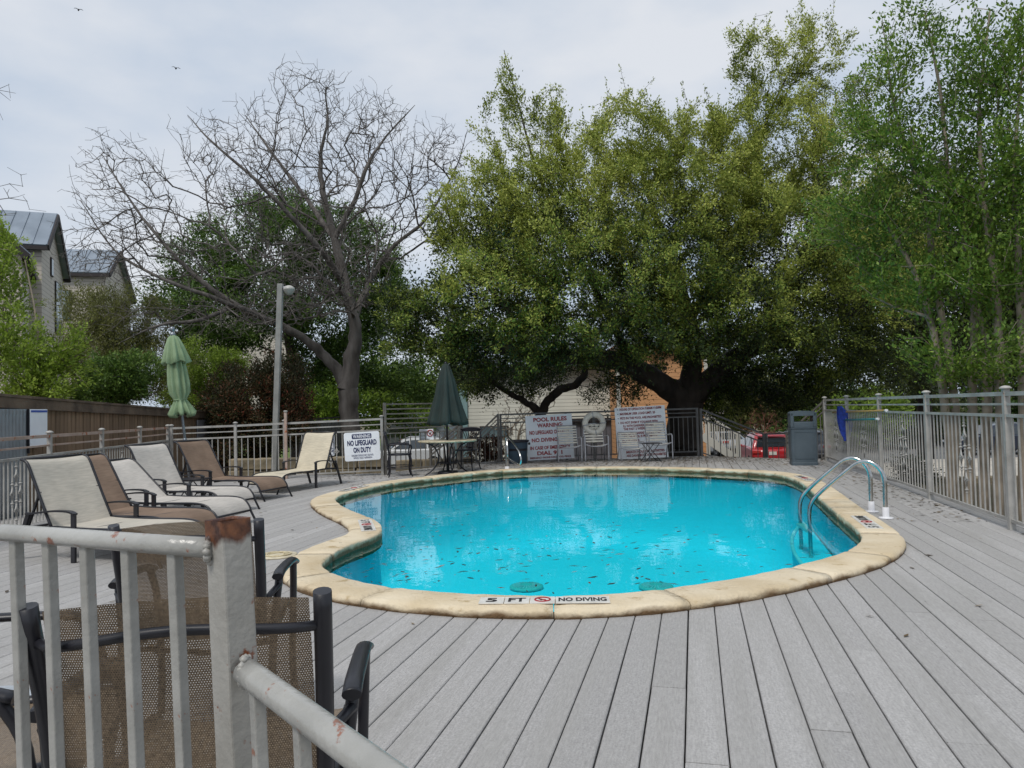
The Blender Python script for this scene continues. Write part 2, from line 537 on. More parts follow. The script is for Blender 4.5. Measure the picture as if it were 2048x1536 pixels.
# ------------------------------------------------------------------ deck of grey boards
TH = math.atan((1386 - 1024) / FOCAL)
cT, sT = math.cos(TH), math.sin(TH)
def to_deck(p): return (p[0] * cT - p[1] * sT, p[0] * sT + p[1] * cT)
RF0 = gp(2025, 1060); RF_DIR = Vector((0.219, 0.976, 0)).normalized()
DECK_POLY = [(-7.0, -1.5), (-6.55, 8.0), (-6.95, 14.9), (-5.2, 15.5), (-2.75, 15.6), (-0.75, 18.3), (4.75, 18.5), (6.2, 16.9), (7.1, 16.3), (5.9, 11.4), (4.95, 7.2), (4.1, 3.0), (3.4, -1.5)]
DP = [to_deck(p) for p in DECK_POLY]
CUT = [to_deck(pool_pt(i, 0.17, 0)) for i in range(0, NPOOL, 2)]
def crossings(poly, s):
    out = []
    for i in range(len(poly)):
        (s0, t0), (s1, t1) = poly[i], poly[(i+1) % len(poly)]
        if (s0 <= s) != (s1 <= s):
            out.append(t0 + (t1 - t0) * (s - s0) / (s1 - s0))
    return sorted(out)
M_board = mat('weathered_grey_board', lin(175, 173, 171), lin(152, 150, 148), rough=0.85, scale=95.0, detail=5, lo=0.3, hi=0.72, bump=0.3, bscale=150, stretch=(1.0, 0.8, 1), objrand=0.11, spec=0.25)
add_stains(M_board, lin(158, 156, 153), 2.2, 0.36, 0.22, (3.2, 0.22, 1))
add_stains(M_board, lin(104, 101, 98), 2.6, 0.28, 0.05, (2.4, 0.5, 1))
def board_grain(m):
    nt = m.node_tree; L = nt.links.new; bs = nt.nodes['Principled BSDF']
    src = bs.inputs['Base Color'].links[0].from_socket
    tc = nd(nt, 'ShaderNodeTexCoord'); mp = nd(nt, 'ShaderNodeMapping'); mp.inputs['Scale'].default_value = (70, 9, 1)
    nz = nd(nt, 'ShaderNodeTexNoise'); nz.inputs['Scale'].default_value = 1.6; nz.inputs['Detail'].default_value = 6; nz.inputs['Roughness'].default_value = 0.7
    L(tc.outputs['Object'], mp.inputs['Vector']); L(mp.outputs['Vector'], nz.inputs['Vector'])
    mr = nd(nt, 'ShaderNodeMapRange'); mr.inputs['From Min'].default_value = 0.3; mr.inputs['From Max'].default_value = 0.7
    mr.inputs['To Min'].default_value = 0.80; mr.inputs['To Max'].default_value = 1.12
    L(nz.outputs['Fac'], mr.inputs['Value'])
    cb = nd(nt, 'ShaderNodeCombineColor')
    for i in range(3): L(mr.outputs['Result'], cb.inputs[i])
    mx = nd(nt, 'ShaderNodeMix', data_type='RGBA', blend_type='MULTIPLY'); mx.inputs['Factor'].default_value = 1
    L(src, mx.inputs['A']); L(cb.outputs['Color'], mx.inputs['B']); L(mx.outputs['Result'], bs.inputs['Base Color'])
board_grain(M_board)
deck = holder('deck')
deck.rotation_euler = (0, 0, -TH)
PITCH_B, GAP = 0.1565, 0.0062
s_min = min(p[0] for p in DP); s_max = max(p[0] for p in DP)
s_first = to_deck(gp(1277, 1536))[0]
k0 = math.ceil((s_min - s_first) / PITCH_B); k1 = math.floor((s_max - s_first) / PITCH_B)
rng = random.Random(3)
def plank(s0, s1, a, b):
    """a, b: (t at s0, t at s1) of the near and far end"""
    if max(b) - min(a) < 0.05:
        return
    z = rng.uniform(-0.0015, 0.0015); r = 0.004; T = 0.028
    xs_ = [(s0, 0), (s0, 1), (s0 + r, 1), (s1 - r, 1), (s1, 1), (s1, 0)]
    mb = MB(); n = 5
    cut = []
    for (a_, b_) in ((0, 0), (1, 1)):
        pass
    top = lambda s, t, zz: (s, t, zz)
    rows = []
    L_ = max(b) - min(a); seg = max(1, int(L_ / 1.2))
    for j in range(seg + 1):
        f = j / seg
        tt0 = a[0] + (b[0] - a[0]) * f; tt1 = a[1] + (b[1] - a[1]) * f
        tin = lambda s: tt0 + (tt1 - tt0) * (s - s0) / (s1 - s0)
        w = rng.uniform(-0.0014, 0.0014)
        rows.append([top(s0, tin(s0), -T), top(s0 + w, tin(s0), -r + z), top(s0 + r + w, tin(s0 + r), z), top(s1 - r + w, tin(s1 - r), z), top(s1 + w, tin(s1), -r + z), top(s1, tin(s1), -T)])
    mb.sheet(rows, False, closed=True)
    mb.face([5, 4, 3, 2, 1, 0]); m_ = seg * 6
    mb.face([m_ + q for q in range(6)])
    mb.build('plank', M_board, deck)
for k in range(k0, k1):
    s0 = s_first + k * PITCH_B + GAP / 2; s1 = s0 + PITCH_B - GAP; sm = (s0 + s1) / 2
    e0, e1, em = crossings(DP, s0), crossings(DP, s1), crossings(DP, sm)
    if len(em) < 2:
        continue
    A = (e0[0] if len(e0) > 1 else em[0], e1[0] if len(e1) > 1 else em[0])
    B = (e0[-1] if len(e0) > 1 else em[-1], e1[-1] if len(e1) > 1 else em[-1])
    c0, c1, cm = crossings(CUT, s0), crossings(CUT, s1), crossings(CUT, sm)
    spans = []
    cur = A
    for q in range(0, len(cm) - 1, 2):
        lo_ = (c0[q] if len(c0) == len(cm) else cm[q], c1[q] if len(c1) == len(cm) else cm[q])
        hi_ = (c0[q+1] if len(c0) == len(cm) else cm[q+1], c1[q+1] if len(c1) == len(cm) else cm[q+1])
        spans.append((cur, lo_)); cur = hi_
    spans.append((cur, B))
    for (a, b) in spans:
        a_mid, b_mid = sum(a) / 2, sum(b) / 2
        if b_mid - a_mid < 0.06:
            continue
        t = a_mid + rng.uniform(1.4, 4.4); start = a
        while t < b_mid - 0.9:
            plank(s0, s1, start, (t - 0.0015, t - 0.0015)); start = (t + 0.0015, t + 0.0015); t += rng.uniform(2.4, 4.2)
        plank(s0, s1, start, b)
# dark framing under the boards
M_joist = mat('dark_joist', lin(46, 42, 38), lin(34, 31, 28), rough=0.95, scale=4)
mb = MB()
hole = [pool_pt(i, 0.12, -0.06) for i in range(NPOOL)]
import bmesh
bm = bmesh.new()
vo = [bm.verts.new((p[0], p[1], -0.06)) for p in DECK_POLY]
vi = [bm.verts.new(p) for p in hole[::3]]
ed = [bm.edges.new((vo[i], vo[(i+1) % len(vo)])) for i in range(len(vo))] + [bm.edges.new((vi[i], vi[(i+1) % len(vi)])) for i in range(len(vi))]
bmesh.ops.triangle_fill(bm, use_beauty=True, edges=ed)
_hp = [tuple(p.xy) for p in hole[::3]]
def _in(poly, x, y):
    c = False
    for i in range(len(poly)):
        (x0, y0), (x1, y1) = poly[i], poly[(i+1) % len(poly)]
        if (y0 > y) != (y1 > y) and x < x0 + (x1 - x0) * (y - y0) / (y1 - y0): c = not c
    return c
bmesh.ops.delete(bm, geom=[f for f in bm.faces if _in(_hp, f.calc_center_median().x, f.calc_center_median().y)], context='FACES')
me = bpy.data.meshes.new('deck_framing'); bm.to_mesh(me); bm.free(); me.materials.append(M_joist)
fr_ = put('deck_framing', me); fr_['kind'] = 'structure'
mb = MB()
for i in range(len(DECK_POLY)):
    a, b = DECK_POLY[i], DECK_POLY[(i+1) % len(DECK_POLY)]
    mb.bar((a[0], a[1], -0.22), (b[0], b[1], -0.22), 0.04, 0.36)
tag(mb.build('deck_fascia', M_joist), kind='structure')

# ================================================================== FENCES AND RAILINGS
M_iron = chipped('grey_fence_paint', lin(172, 170, 165), lin(146, 144, 139), lin(140, 88, 58), scale=9, amount=0.30, rough=0.5, rust2=lin(110, 66, 44))
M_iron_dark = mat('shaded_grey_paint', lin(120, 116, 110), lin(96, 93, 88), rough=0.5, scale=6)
M_pink = chipped('sun_faded_rail', lin(178, 158, 146), lin(160, 138, 124), lin(160, 92, 56), scale=7, amount=0.37, rough=0.65, rust2=lin(124, 66, 40))
M_slate = mat('slate_paint', lin(92, 92, 92), lin(76, 76, 77), rough=0.5, scale=6)

def rail_part(root, p0, p1, w, h, m, name='rail'):
    MB().bar(p0, p1, w, h).build(name, m, root)
def cast_ornament(root, p, dirv, m, size=0.055):
    """open four-pointed diamond between two collars on a picket"""
    a = Vector(dirv).normalized(); mb = MB()
    top, bot = Vector((0, 0, size * 1.5)), Vector((0, 0, -size * 1.5))
    for s_ in (-1, 1):
        for e in (top, bot):
            mid = a * (s_ * size * 0.26) + e * 0.24
            mb.tube([e * 1.0, mid, a * (s_ * size)], [0.007, 0.012, 0.008], 6)
    mb.tube([Vector((0, 0, 0.012)), Vector((0, 0, -0.012))], 0.016, 6)
    for e in (top, bot):
        mb.lathe([(0.009, -0.012), (0.02, -0.005), (0.02, 0.005), (0.009, 0.012)], 8, e * 1.35)
        mb.lathe([(0.009, -0.008), (0.016, 0), (0.009, 0.008)], 8, e * 1.75)
    mb.build('cast_ornament', m, root, loc=p)
def fence(label, posts, z, spacing=0.115, m_post=M_iron, m_top=None, m_pick=None, cap=True, group=None, mids=1, name='iron_fence', post_w=0.05, picket=0.016, ornaments=(), rails_w=0.036):
    """posts: points at fence foot (z = foot height); z: heights above the foot: dict(cap, top, mid, pick, bot)"""
    m_top = m_top or m_post; m_pick = m_pick or m_post
    base = Vector(posts[0])
    root = thing(name, label, 'fence', base, group=group)
    P = [Vector(p) - base for p in posts]
    hp = z['pick'] - z['bot']
    mb = MB(); mb.box((0, 0, hp / 2), (picket, picket, hp)); pm = mb.mesh('picket', m_pick)
    mb = MB(); mb.box((0, 0, z['cap'] / 2 - 0.04), (post_w, post_w, z['cap'] + 0.08)); pom = mb.mesh('post', m_post)
    mb = MB(); mb.lathe([(post_w * 0.45, 0), (post_w * 0.95, 0.004), (post_w * 0.98, 0.014), (post_w * 0.6, 0.03), (0.004, 0.036)], 14); cm = mb.mesh('post_cap', m_post)
    n_orn = 0
    for i, p in enumerate(P):
        d = (P[min(i+1, len(P)-1)] - P[max(i-1, 0)]); rz = math.atan2(d.y, d.x)
        po = put('post', pom, root, loc=p, rot=(0, 0, rz))
        if cap:
            put('post_cap', cm, po, loc=(0, 0, z['cap']))
    for i in range(len(P) - 1):
        a, b = P[i], P[i+1]
        up = lambda h: Vector((0, 0, h))
        d = (b - a); flat = Vector((d.x, d.y, 0)); Lh = flat.length; rz = math.atan2(d.y, d.x)
        e = d.normalized() * (post_w / 2)
        if 'top' in z: rail_part(root, a + e + up(z['top']), b - e + up(z['top']), rails_w, 0.04, m_top, 'top_rail')
        if 'mid' in z:
            for q in range(mids):
                zz = z['mid'] if mids == 1 else z['mid'] + (z['top'] - z['mid']) * q / mids
                rail_part(root, a + e + up(zz), b - e + up(zz), 0.022, 0.022, m_top, 'middle_rail')
        rail_part(root, a + e + up(z['pick']), b - e + up(z['pick']), rails_w, 0.03, m_pick, 'picket_rail')
        rail_part(root, a + e + up(z['bot']), b - e + up(z['bot']), 0.03, 0.03, m_pick, 'bottom_rail')
        n = max(1, int(round(Lh / spacing)))
        for k in range(1, n):
            f = k / n
            put('picket', pm, root, loc=a.lerp(b, f) + up(z['bot']), rot=(0, 0, rz))
        if i in ornaments:
            k = n // 2
            for (dk, hz) in ((0, 0.76), (-1, 0.52), (1, 0.52), (0, 0.28)):
                cast_ornament(root, a.lerp(b, (k + dk) / n) + up(z['bot'] + hp * hz), d, m_pick)
    return root

# street-side fence on the right
RF = Vector((RF0.x, RF0.y, 0.0))
def rf_pt(t, z=0.0): return RF + RF_DIR * t + Vector((0, 0, z))
def rf_t(u):
    best = min(range(-400, 1800), key=lambda k: abs((lambda q: q.x / q.y)(rf_pt(k * 0.01)) - (lambda d: d.x / d.y)(_ray(u, 880))))
    return best * 0.01
RT = [rf_t(u) for u in (2016, 1856, 1761, 1696, 1652)]
RT = [-2.6] + RT
fence('grey iron picket fence with rust streaks along the street side of the deck', [rf_pt(t, -0.02) for t in RT],
      dict(cap=1.37, top=1.325, mid=1.225, pick=1.115, bot=0.11), ornaments=(1, 2, 3, 4), picket=0.0145, post_w=0.055, spacing=0.122)

# fence on the lounger side, from near left to the corner, then along the back to the tall panel
LF = [gp(-150, 1100), None]
lf = [Vector((-5.45, 6.4, -0.08)), Vector((-5.75, 8.0, -0.08)), Vector((-6.1, 9.75, -0.08)), Vector((-6.3, 11.35, -0.08)), Vector((-6.55, 13.0, -0.08)), Vector((-6.85, 14.7, -0.08))]
fence('low iron fence with pinkish rusted rails behind the loungers', lf, dict(cap=1.185, top=1.15, mid=1.03, pick=0.905, bot=0.06), m_top=M_pink, m_pick=M_iron, ornaments=(1, 2, 3), spacing=0.105)
p765 = gp(765, 950); p570 = gp(570, 957); p472 = gp(472, 961)
fence('iron fence between the wooden wall corner and the tall barred panel', [lf[-1] + Vector((0.06, 0.02, 0)), Vector((p472.x, p472.y, -0.06)), Vector((p570.x, p570.y, -0.04)), Vector((p765.x, p765.y, 0.0))],
      dict(cap=1.185, top=1.14, mid=1.03, pick=0.915, bot=0.10), m_top=M_iron, m_pick=M_iron, ornaments=(2,))
# tall steel post rising above that fence
po = thing('fence_post', 'tall rusty square steel post rising above the fence beside the lamp pole', 'post', (p570.x + 0.05, p570.y - 0.07, 0))
mb = MB(); mb.box((0, 0, 0.66), (0.05, 0.05, 1.34)); mb.build('shaft', M_pink, po)
MB().lathe([(0.03, 0), (0.042, 0.006), (0.042, 0.02), (0.02, 0.03)], 14, (0, 0, 1.33)).build('cap', M_iron, po)

# tall panel with horizontal bars
pa = Vector((p765.x + 0.06, p765.y + 0.03, 0)); pb = at(918, 940, 16.2); pb.z = 0
root = thing('barred_panel', 'tall iron panel of horizontal bars over pickets behind the dark umbrella', 'fence', pa)
d = pb - pa; rz = math.atan2(d.y, d.x)
for p in (Vector((0, 0, 0)), d):
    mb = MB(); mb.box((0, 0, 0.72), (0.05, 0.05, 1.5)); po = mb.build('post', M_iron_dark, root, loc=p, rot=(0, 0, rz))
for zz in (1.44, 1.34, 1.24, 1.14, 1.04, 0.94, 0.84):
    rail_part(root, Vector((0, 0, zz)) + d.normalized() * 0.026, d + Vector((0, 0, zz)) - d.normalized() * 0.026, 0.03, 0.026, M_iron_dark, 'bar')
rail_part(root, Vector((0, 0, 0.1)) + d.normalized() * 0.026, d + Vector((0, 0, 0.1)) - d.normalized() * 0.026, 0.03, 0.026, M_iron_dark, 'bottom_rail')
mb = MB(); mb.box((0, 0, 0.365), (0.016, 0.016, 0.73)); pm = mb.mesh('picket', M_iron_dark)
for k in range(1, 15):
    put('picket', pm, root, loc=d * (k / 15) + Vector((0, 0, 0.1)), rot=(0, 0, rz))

# railings of the back edge and its two stairs
b0 = at(1003, 927, 18.2); b0 = Vector((b0.x, b0.y, 0)); b1 = at(1397, 917, 18.4); b1 = Vector((b1.x, b1.y, 0.03))
bm_ = [b0.lerp(b1, f) for f in (0, 0.33, 0.66, 1)]
fence('iron railing behind the white strap chairs and the rules boards', bm_, dict(cap=1.17, top=1.15, mid=1.05, pick=0.95, bot=0.09), m_post=M_slate, cap=False, spacing=0.12, name='iron_railing')
s1 = Vector((b0.x - 0.62, b0.y + 0.05, -0.52)); s2 = Vector((b0.x - 1.4, b0.y + 0.12, -1.2))
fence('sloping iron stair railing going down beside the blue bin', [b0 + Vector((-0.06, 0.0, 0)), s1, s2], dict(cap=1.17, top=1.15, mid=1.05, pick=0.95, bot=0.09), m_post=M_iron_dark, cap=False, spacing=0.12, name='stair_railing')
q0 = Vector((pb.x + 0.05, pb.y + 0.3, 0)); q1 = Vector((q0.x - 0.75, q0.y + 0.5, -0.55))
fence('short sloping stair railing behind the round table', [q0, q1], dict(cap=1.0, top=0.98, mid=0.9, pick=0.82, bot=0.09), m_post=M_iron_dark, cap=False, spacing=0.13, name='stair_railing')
r1 = b1 + Vector((0.09, 0.0, 0)); r2 = at(1527, 868, 18.6); r2 = Vector((r2.x, r2.y, r2.z - 1.13)); r3 = at(1605, 862, 17.9); r3 = Vector((r3.x, r3.y, r2.z + 0.03))
fence('sloping iron stair railing going down in front of the red car', [r1, r2], dict(cap=1.15, top=1.13, mid=1.02, pick=0.91, bot=0.06), m_post=M_slate, cap=False, spacing=0.16, name='stair_railing')
fence('low iron railing between the red car and the tall grey trash can', [r2 + Vector((0.06, -0.03, 0)), r3], dict(cap=1.15, top=1.13, mid=1.02, pick=0.91, bot=0.06), m_post=M_slate, cap=False, spacing=0.16, name='iron_railing')
c0 = rf_pt(RT[-1] + 0.08, 0); c1 = c0 + Vector((-0.35, 1.3, -0.75))
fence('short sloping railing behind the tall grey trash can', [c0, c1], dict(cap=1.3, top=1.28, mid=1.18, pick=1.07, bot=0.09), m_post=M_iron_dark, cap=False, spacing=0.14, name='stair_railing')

# ------------------------------------------------------------------ foreground guard rail, leaning a little
M_rail = bpy.data.materials.new('worn_silver_paint'); M_rail.use_nodes = True
M_rail = chipped('worn_silver_paint', lin(168, 167, 162), lin(140, 139, 134), lin(142, 98, 80), scale=24, amount=0.33, rough=0.28, rust2=lin(120, 72, 54))
def rust_top(name, z0):
    m = chipped(name, lin(166, 164, 158), lin(140, 137, 130), lin(120, 66, 36), scale=15, amount=0.325, rough=0.45, rust2=lin(80, 44, 30))
    nt = m.node_tree; L = nt.links.new; bs = nt.nodes['Principled BSDF']
    src = bs.inputs['Base Color'].links[0].from_socket
    tc = nd(nt, 'ShaderNodeTexCoord'); sp = nd(nt, 'ShaderNodeSeparateXYZ'); nz = nd(nt, 'ShaderNodeTexNoise'); nz.inputs['Scale'].default_value = 28; nz.inputs['Detail'].default_value = 6
    mp = nd(nt, 'ShaderNodeMapping'); mp.inputs['Scale'].default_value = (1, 1, 0.35)
    L(tc.outputs['Object'], sp.inputs[0]); L(tc.outputs['Object'], mp.inputs['Vector']); L(mp.outputs['Vector'], nz.inputs['Vector'])
    ma = nd(nt, 'ShaderNodeMath', operation='MULTIPLY_ADD'); ma.inputs[1].default_value = 0.06; 
    L(nz.outputs['Fac'], ma.inputs[0]); L(sp.outputs['Z'], ma.inputs[2])
    mr = nd(nt, 'ShaderNodeMapRange'); mr.inputs['From Min'].default_value = z0; mr.inputs['From Max'].default_value = z0 + 0.012
    L(ma.outputs[0], mr.inputs['Value'])
    n2 = nd(nt, 'ShaderNodeTexNoise'); n2.inputs['Scale'].default_value = 45; n2.inputs['Detail'].default_value = 6
    L(tc.outputs['Object'], n2.inputs['Vector'])
    rp = nd(nt, 'ShaderNodeValToRGB')
    rp.color_ramp.elements[0].position = 0.38; rp.color_ramp.elements[0].color = lin(62, 36, 28)
    rp.color_ramp.elements[1].position = 0.72; rp.color_ramp.elements[1].color = lin(132, 84, 54)
    L(n2.outputs['Fac'], rp.inputs['Fac'])
    mx = nd(nt, 'ShaderNodeMix', data_type='RGBA')
    L(mr.outputs['Result'], mx.inputs['Factor']); L(src, mx.inputs['A']); L(rp.outputs['Color'], mx.inputs['B']); L(mx.outputs['Result'], bs.inputs['Base Color'])
    return m
LEAN = math.radians(-2.0)
gpos = at(456, 1085, 1.22); gpos.x += at(456, 1040, 1.2).z * math.sin(-LEAN)
PZ = at(456, 1040, 1.20).z
guard = thing('guard_rail', 'worn silver painted guard rail with a rusty hollow post in the near corner', 'railing', (gpos.x, gpos.y, 0), rot=(0, LEAN, 0))
RG = Matrix.Rotation(LEAN, 3, 'Y'); RGi = RG.inverted()
def to_g(w): return RGi @ (Vector(w) - guard.location)
M_post = rust_top('rust_capped_silver_paint', PZ - 0.012)
W = 0.053; t_ = 0.004
mb = MB()
o4 = [(-W/2, -W/2), (W/2, -W/2), (W/2, W/2), (-W/2, W/2)]; i4 = [(x * 0.86, y * 0.86) for x, y in o4]
nz_ = 24
mb.sheet([[(x + random.uniform(-1, 1) * 0.0006, y + random.uniform(-1, 1) * 0.0006, PZ * k / nz_) for (x, y) in o4] for k in range(nz_ + 1)], False, closed=True)
mb.sheet([[(x, y, PZ) for (x, y) in o4], [(x, y, PZ - 0.0005) for (x, y) in i4], [(x, y, PZ - 0.25) for (x, y) in i4]], False, closed=True)
yaw_p = math.radians(52)
post = mb.build('post', M_post, guard, rot=(0, 0, yaw_p), bevel=0.004)
def weld(p, r):
    mb = MB(); c = Vector(p); rr = random.Random(4)
    for k in range(16):
        g = 2 * math.pi * k / 16
        q = c + Vector((0, math.cos(g) * r, math.sin(g) * r))
        mb.lathe([(0.001, -0.006), (0.006, -0.003), (0.007, 0.002), (0.001, 0.007)], 6, q + Vector((rr.uniform(-1, 1), rr.uniform(-1, 1), rr.uniform(-1, 1))) * 0.002)
    return mb
# left run of the top rail
rp0 = to_g(at(436, 1099, 1.215))
rdir = (to_g(at(0, 1066, 1.46)) - rp0).normalized()
rp1 = rp0 + rdir * 1.9
def ridge_rail(p0, p1, r, name, parent):
    """moulded handrail: rounded top with a groove on each side"""
    p0, p1 = Vector(p0), Vector(p1); d = (p1 - p0).normalized(); a = d.cross(Vector((0, 0, 1))).normalized(); b = a.cross(d)
    prof = []
    for k in range(20):
        g = 2 * math.pi * k / 20
        rr = r * (1.0 - 0.10 * max(0, math.cos(2 * g - 2.2)) ** 6)
        prof.append((math.cos(g) * rr, math.sin(g) * rr * (0.86 if math.sin(g) < 0 else 1.0)))
    mb = MB(); rows = []
    for k in range(13):
        q = p0.lerp(p1, k / 12)
        rows.append([q + a * x + b * y for x, y in prof])
    mb.sheet(rows, True, closed=True); mb.face(list(range(20))); mb.face([12 * 20 + q for q in reversed(range(20))])
    return mb.build(name, M_rail, parent)
ridge_rail(rp0, rp1, 0.0185, 'top_rail', guard)
weld(rp0 + Vector((-0.012, 0, 0)), 0.019).build('weld_bead', M_post, guard)
# pickets of the left run: sighted u positions
hb = 0.86
for k, u in enumerate((349, 256, 173, 98, 32, -34)):
    lo, hi = 0.0, 1.9
    for _ in range(40):
        mid = (lo + hi) / 2; q = guard.location + RG @ (rp0 + rdir * mid)
        # compare the bearing of the picket with the sighted bearing
        if (q.x / q.y) > (_ray(u, 1130).x / _ray(u, 1130).y): lo = mid
        else: hi = mid
    q = rp0 + rdir * lo
    mb = MB(); mb.box((0, 0, -hb / 2 - 0.008), (0.0195, 0.0195, hb)); mb.build('picket', M_rail, guard, loc=q, rot=(0, 0, math.atan2(rdir.y, rdir.x)), bevel=0.0025)
rail_part(guard, rp0 + Vector((0, 0, -hb)), rp1 + Vector((0, 0, -hb)), 0.03, 0.03, M_rail, 'bottom_rail')
# lower hand rail running from the post towards the viewer
h0 = to_g(at(480, 1342, 1.19)); h1 = to_g(at(660, 1474, 0.97))
hd = (h1 - h0); h2 = h0 + hd * 2.2
ridge_rail(h0 + Vector((0.012, -0.006, 0)), h2, 0.021, 'hand_rail', guard)
weld(h0 + Vector((0.01, -0.005, 0)), 0.021).build('weld_bead', M_post, guard)
for f in (0.22, 0.72):
    q = h0 + hd * f
    mb = MB(); mb.box((0, 0, -0.37), (0.0195, 0.0195, 0.72)); mb.build('picket', M_rail, guard, loc=q, rot=(0, 0, math.atan2(hd.y, hd.x)), bevel=0.0025)

# ================================================================== POOLSIDE FURNITURE
M_black = mat('black_powder_coat', lin(34, 34, 40), lin(26, 26, 31), rough=0.38, scale=12)
def sling_mat(name, c1, c2, scale=160):
    m = mat(name, c1, c2, rough=0.8, scale=3, detail=4, spec=0.2)
    nt = m.node_tree; L = nt.links.new; bs = nt.nodes['Principled BSDF']
    src = bs.inputs['Base Color'].links[0].from_socket
    tc = nd(nt, 'ShaderNodeTexCoord'); wv = nd(nt, 'ShaderNodeTexWave', bands_direction='X'); wv.inputs['Scale'].default_value = scale / 6.28; wv.inputs['Distortion'].default_value = 1.5
    w2 = nd(nt, 'ShaderNodeTexNoise'); w2.inputs['Scale'].default_value = 40; mp = nd(nt, 'ShaderNodeMapping'); mp.inputs['Scale'].default_value = (4, 0.25, 1)
    L(tc.outputs['Object'], wv.inputs['Vector']); L(tc.outputs['Object'], mp.inputs['Vector']); L(mp.outputs['Vector'], w2.inputs['Vector'])
    mr = nd(nt, 'ShaderNodeMapRange'); mr.inputs['From Min'].default_value = 0.3; mr.inputs['From Max'].default_value = 0.7; mr.inputs['To Min'].default_value = 0.86; mr.inputs['To Max'].default_value = 1.08
    L(w2.outputs['Fac'], mr.inputs['Value'])
    cb = nd(nt, 'ShaderNodeCombineColor')
    for i in range(3): L(mr.outputs['Result'], cb.inputs[i])
    mx = nd(nt, 'ShaderNodeMix', data_type='RGBA', blend_type='MULTIPLY'); mx.inputs['Factor'].default_value = 1
    L(src, mx.inputs['A']); L(cb.outputs['Color'], mx.inputs['B']); L(mx.outputs['Result'], bs.inputs['Base Color'])
    return m
M_sl_beige = sling_mat('beige_sling', lin(190, 183, 170), lin(176, 171, 160))
M_sl_cream = sling_mat('cream_sling', lin(206, 196, 174), lin(192, 183, 163))
M_sl_white = sling_mat('pale_grey_sling', lin(194, 188, 180), lin(180, 175, 168))
M_sl_brown = sling_mat('brown_sling', lin(136, 116, 100), lin(118, 100, 86))

def lounger(label, x, y, yaw, ang, msl, group, blen=0.70):
    t = thing('sun_lounger', label, 'sun lounger', (x, y, 0), math.radians(yaw), group)
    hw = 0.31
    hx, hz = -0.30, 0.31
    a = math.radians(ang); ca, sa = math.cos(a), math.sin(a)
    # sling of the seat, curling down at the foot
    seat = [Vector((hx, 0, hz)), Vector((-0.1, 0, 0.302)), Vector((0.15, 0, 0.30)), Vector((0.45, 0, 0.305)), Vector((0.66, 0, 0.305)), Vector((0.80, 0, 0.28)), Vector((0.875, 0, 0.21)), Vector((0.905, 0, 0.14))]
    sc = smooth_curve(seat, 5)
    def sling(curve, name):
        rows = []
        for p in curve:
            rows.append([Vector((p.x, -hw + 0.62 * k / 6, p.z - 0.012 * math.sin(math.pi * k / 6))) for k in range(7)])
        mb = MB(); mb.sheet(rows)
        return mb.build(name, msl, t)
    sling(sc, 'seat_sling')
    bk = [Vector((hx, 0, hz)), Vector((hx - ca * blen * 0.35, 0, hz + sa * blen * 0.35 )), Vector((hx - ca * blen * 0.7, 0, hz + sa * blen * 0.72)), Vector((hx - ca * blen * 0.92, 0, hz + sa * blen * 0.93)), Vector((hx - ca * blen - 0.055, 0, hz + sa * blen * 0.985))]
    bc = smooth_curve(bk, 5)
    sling(bc, 'back_sling')
    for s_ in (-1, 1):
        yy = s_ * (hw + 0.012)
        ext = [Vector((-0.62, 0, 0.29))] + sc[2:] + [Vector((0.985, 0, 0.0))]
        MB().tube([Vector((p.x, yy, p.z)) for p in ext], 0.0135, 8).build('side_rail', M_black, t)
        MB().tube([Vector((p.x, yy, p.z)) for p in bc], 0.0135, 8).build('back_rail', M_black, t)
        ya = s_ * (hw + 0.03)
        mb = MB(); mb.bar((0, ya, 0), (0, ya, 0.44), 0.05, 0.024, up=(0, 1, 0)); mb.build('front_leg', M_black, t, bevel=0.004)
        arm = smooth_curve([Vector((0.02, ya, 0.44)), Vector((-0.06, ya, 0.462)), Vector((-0.25, ya, 0.462)), Vector((-0.5, ya, 0.435)), Vector((-0.58, ya, 0.43))], 4)
        mb = MB()
        mb.sheet([[p + Vector((0, -0.024, 0)), p + Vector((0, 0.024, 0)), p + Vector((0, 0.024, -0.016)), p + Vector((0, -0.024, -0.016))] for p in arm], False, closed=True); mb.face([0, 1, 2, 3]); mb.face([len(arm) * 4 - 1, len(arm) * 4 - 2, len(arm) * 4 - 3, len(arm) * 4 - 4])
        mb.build('arm', M_black, t)
        mb = MB(); mb.bar((-0.56, ya, 0.43), (-0.74, ya, 0.0), 0.045, 0.022, up=(0, 1, 0)); mb.build('rear_leg', M_black, t, bevel=0.004)
        px, pz = hx - ca * blen * 0.5, hz + sa * blen * 0.5
        mb = MB(); mb.bar((px, s_ * (hw - 0.01), pz), (-0.62, s_ * (hw - 0.01), 0.29), 0.018, 0.018); mb.build('back_prop', M_black, t)
    for (xx, zz) in ((0.9, 0.15), (0.5, 0.285), (0.05, 0.28), (-0.6, 0.29)):
        MB().tube([(xx, -hw, zz), (xx, hw, zz)], 0.012, 8).build('cross_bar', M_black, t)
    p = bc[-1]
    MB().tube([(p.x, -hw, p.z), (p.x, hw, p.z)], 0.0135, 8).build('cross_bar', M_black, t)
    return t
GL = 'sun loungers along the fence'
lounger('beige sling lounger nearest the viewer, upright back, behind the silver guard rail', -3.82, 6.95, -20, 62, M_sl_beige, GL)
lounger('brown sling lounger next to the front beige one, partly hidden behind it', -4.05, 7.78, -20, 56, M_sl_brown, GL)
lounger('cream white lounger with the lowest reclined back, in front of the pale green parasol', -4.1, 8.8, -17, 40, M_sl_cream if False else M_sl_white, GL, 0.72)
lounger('pale grey lounger with upright back standing right beside the pale green parasol pole', -4.5, 10.12, -20, 60, M_sl_white, GL)
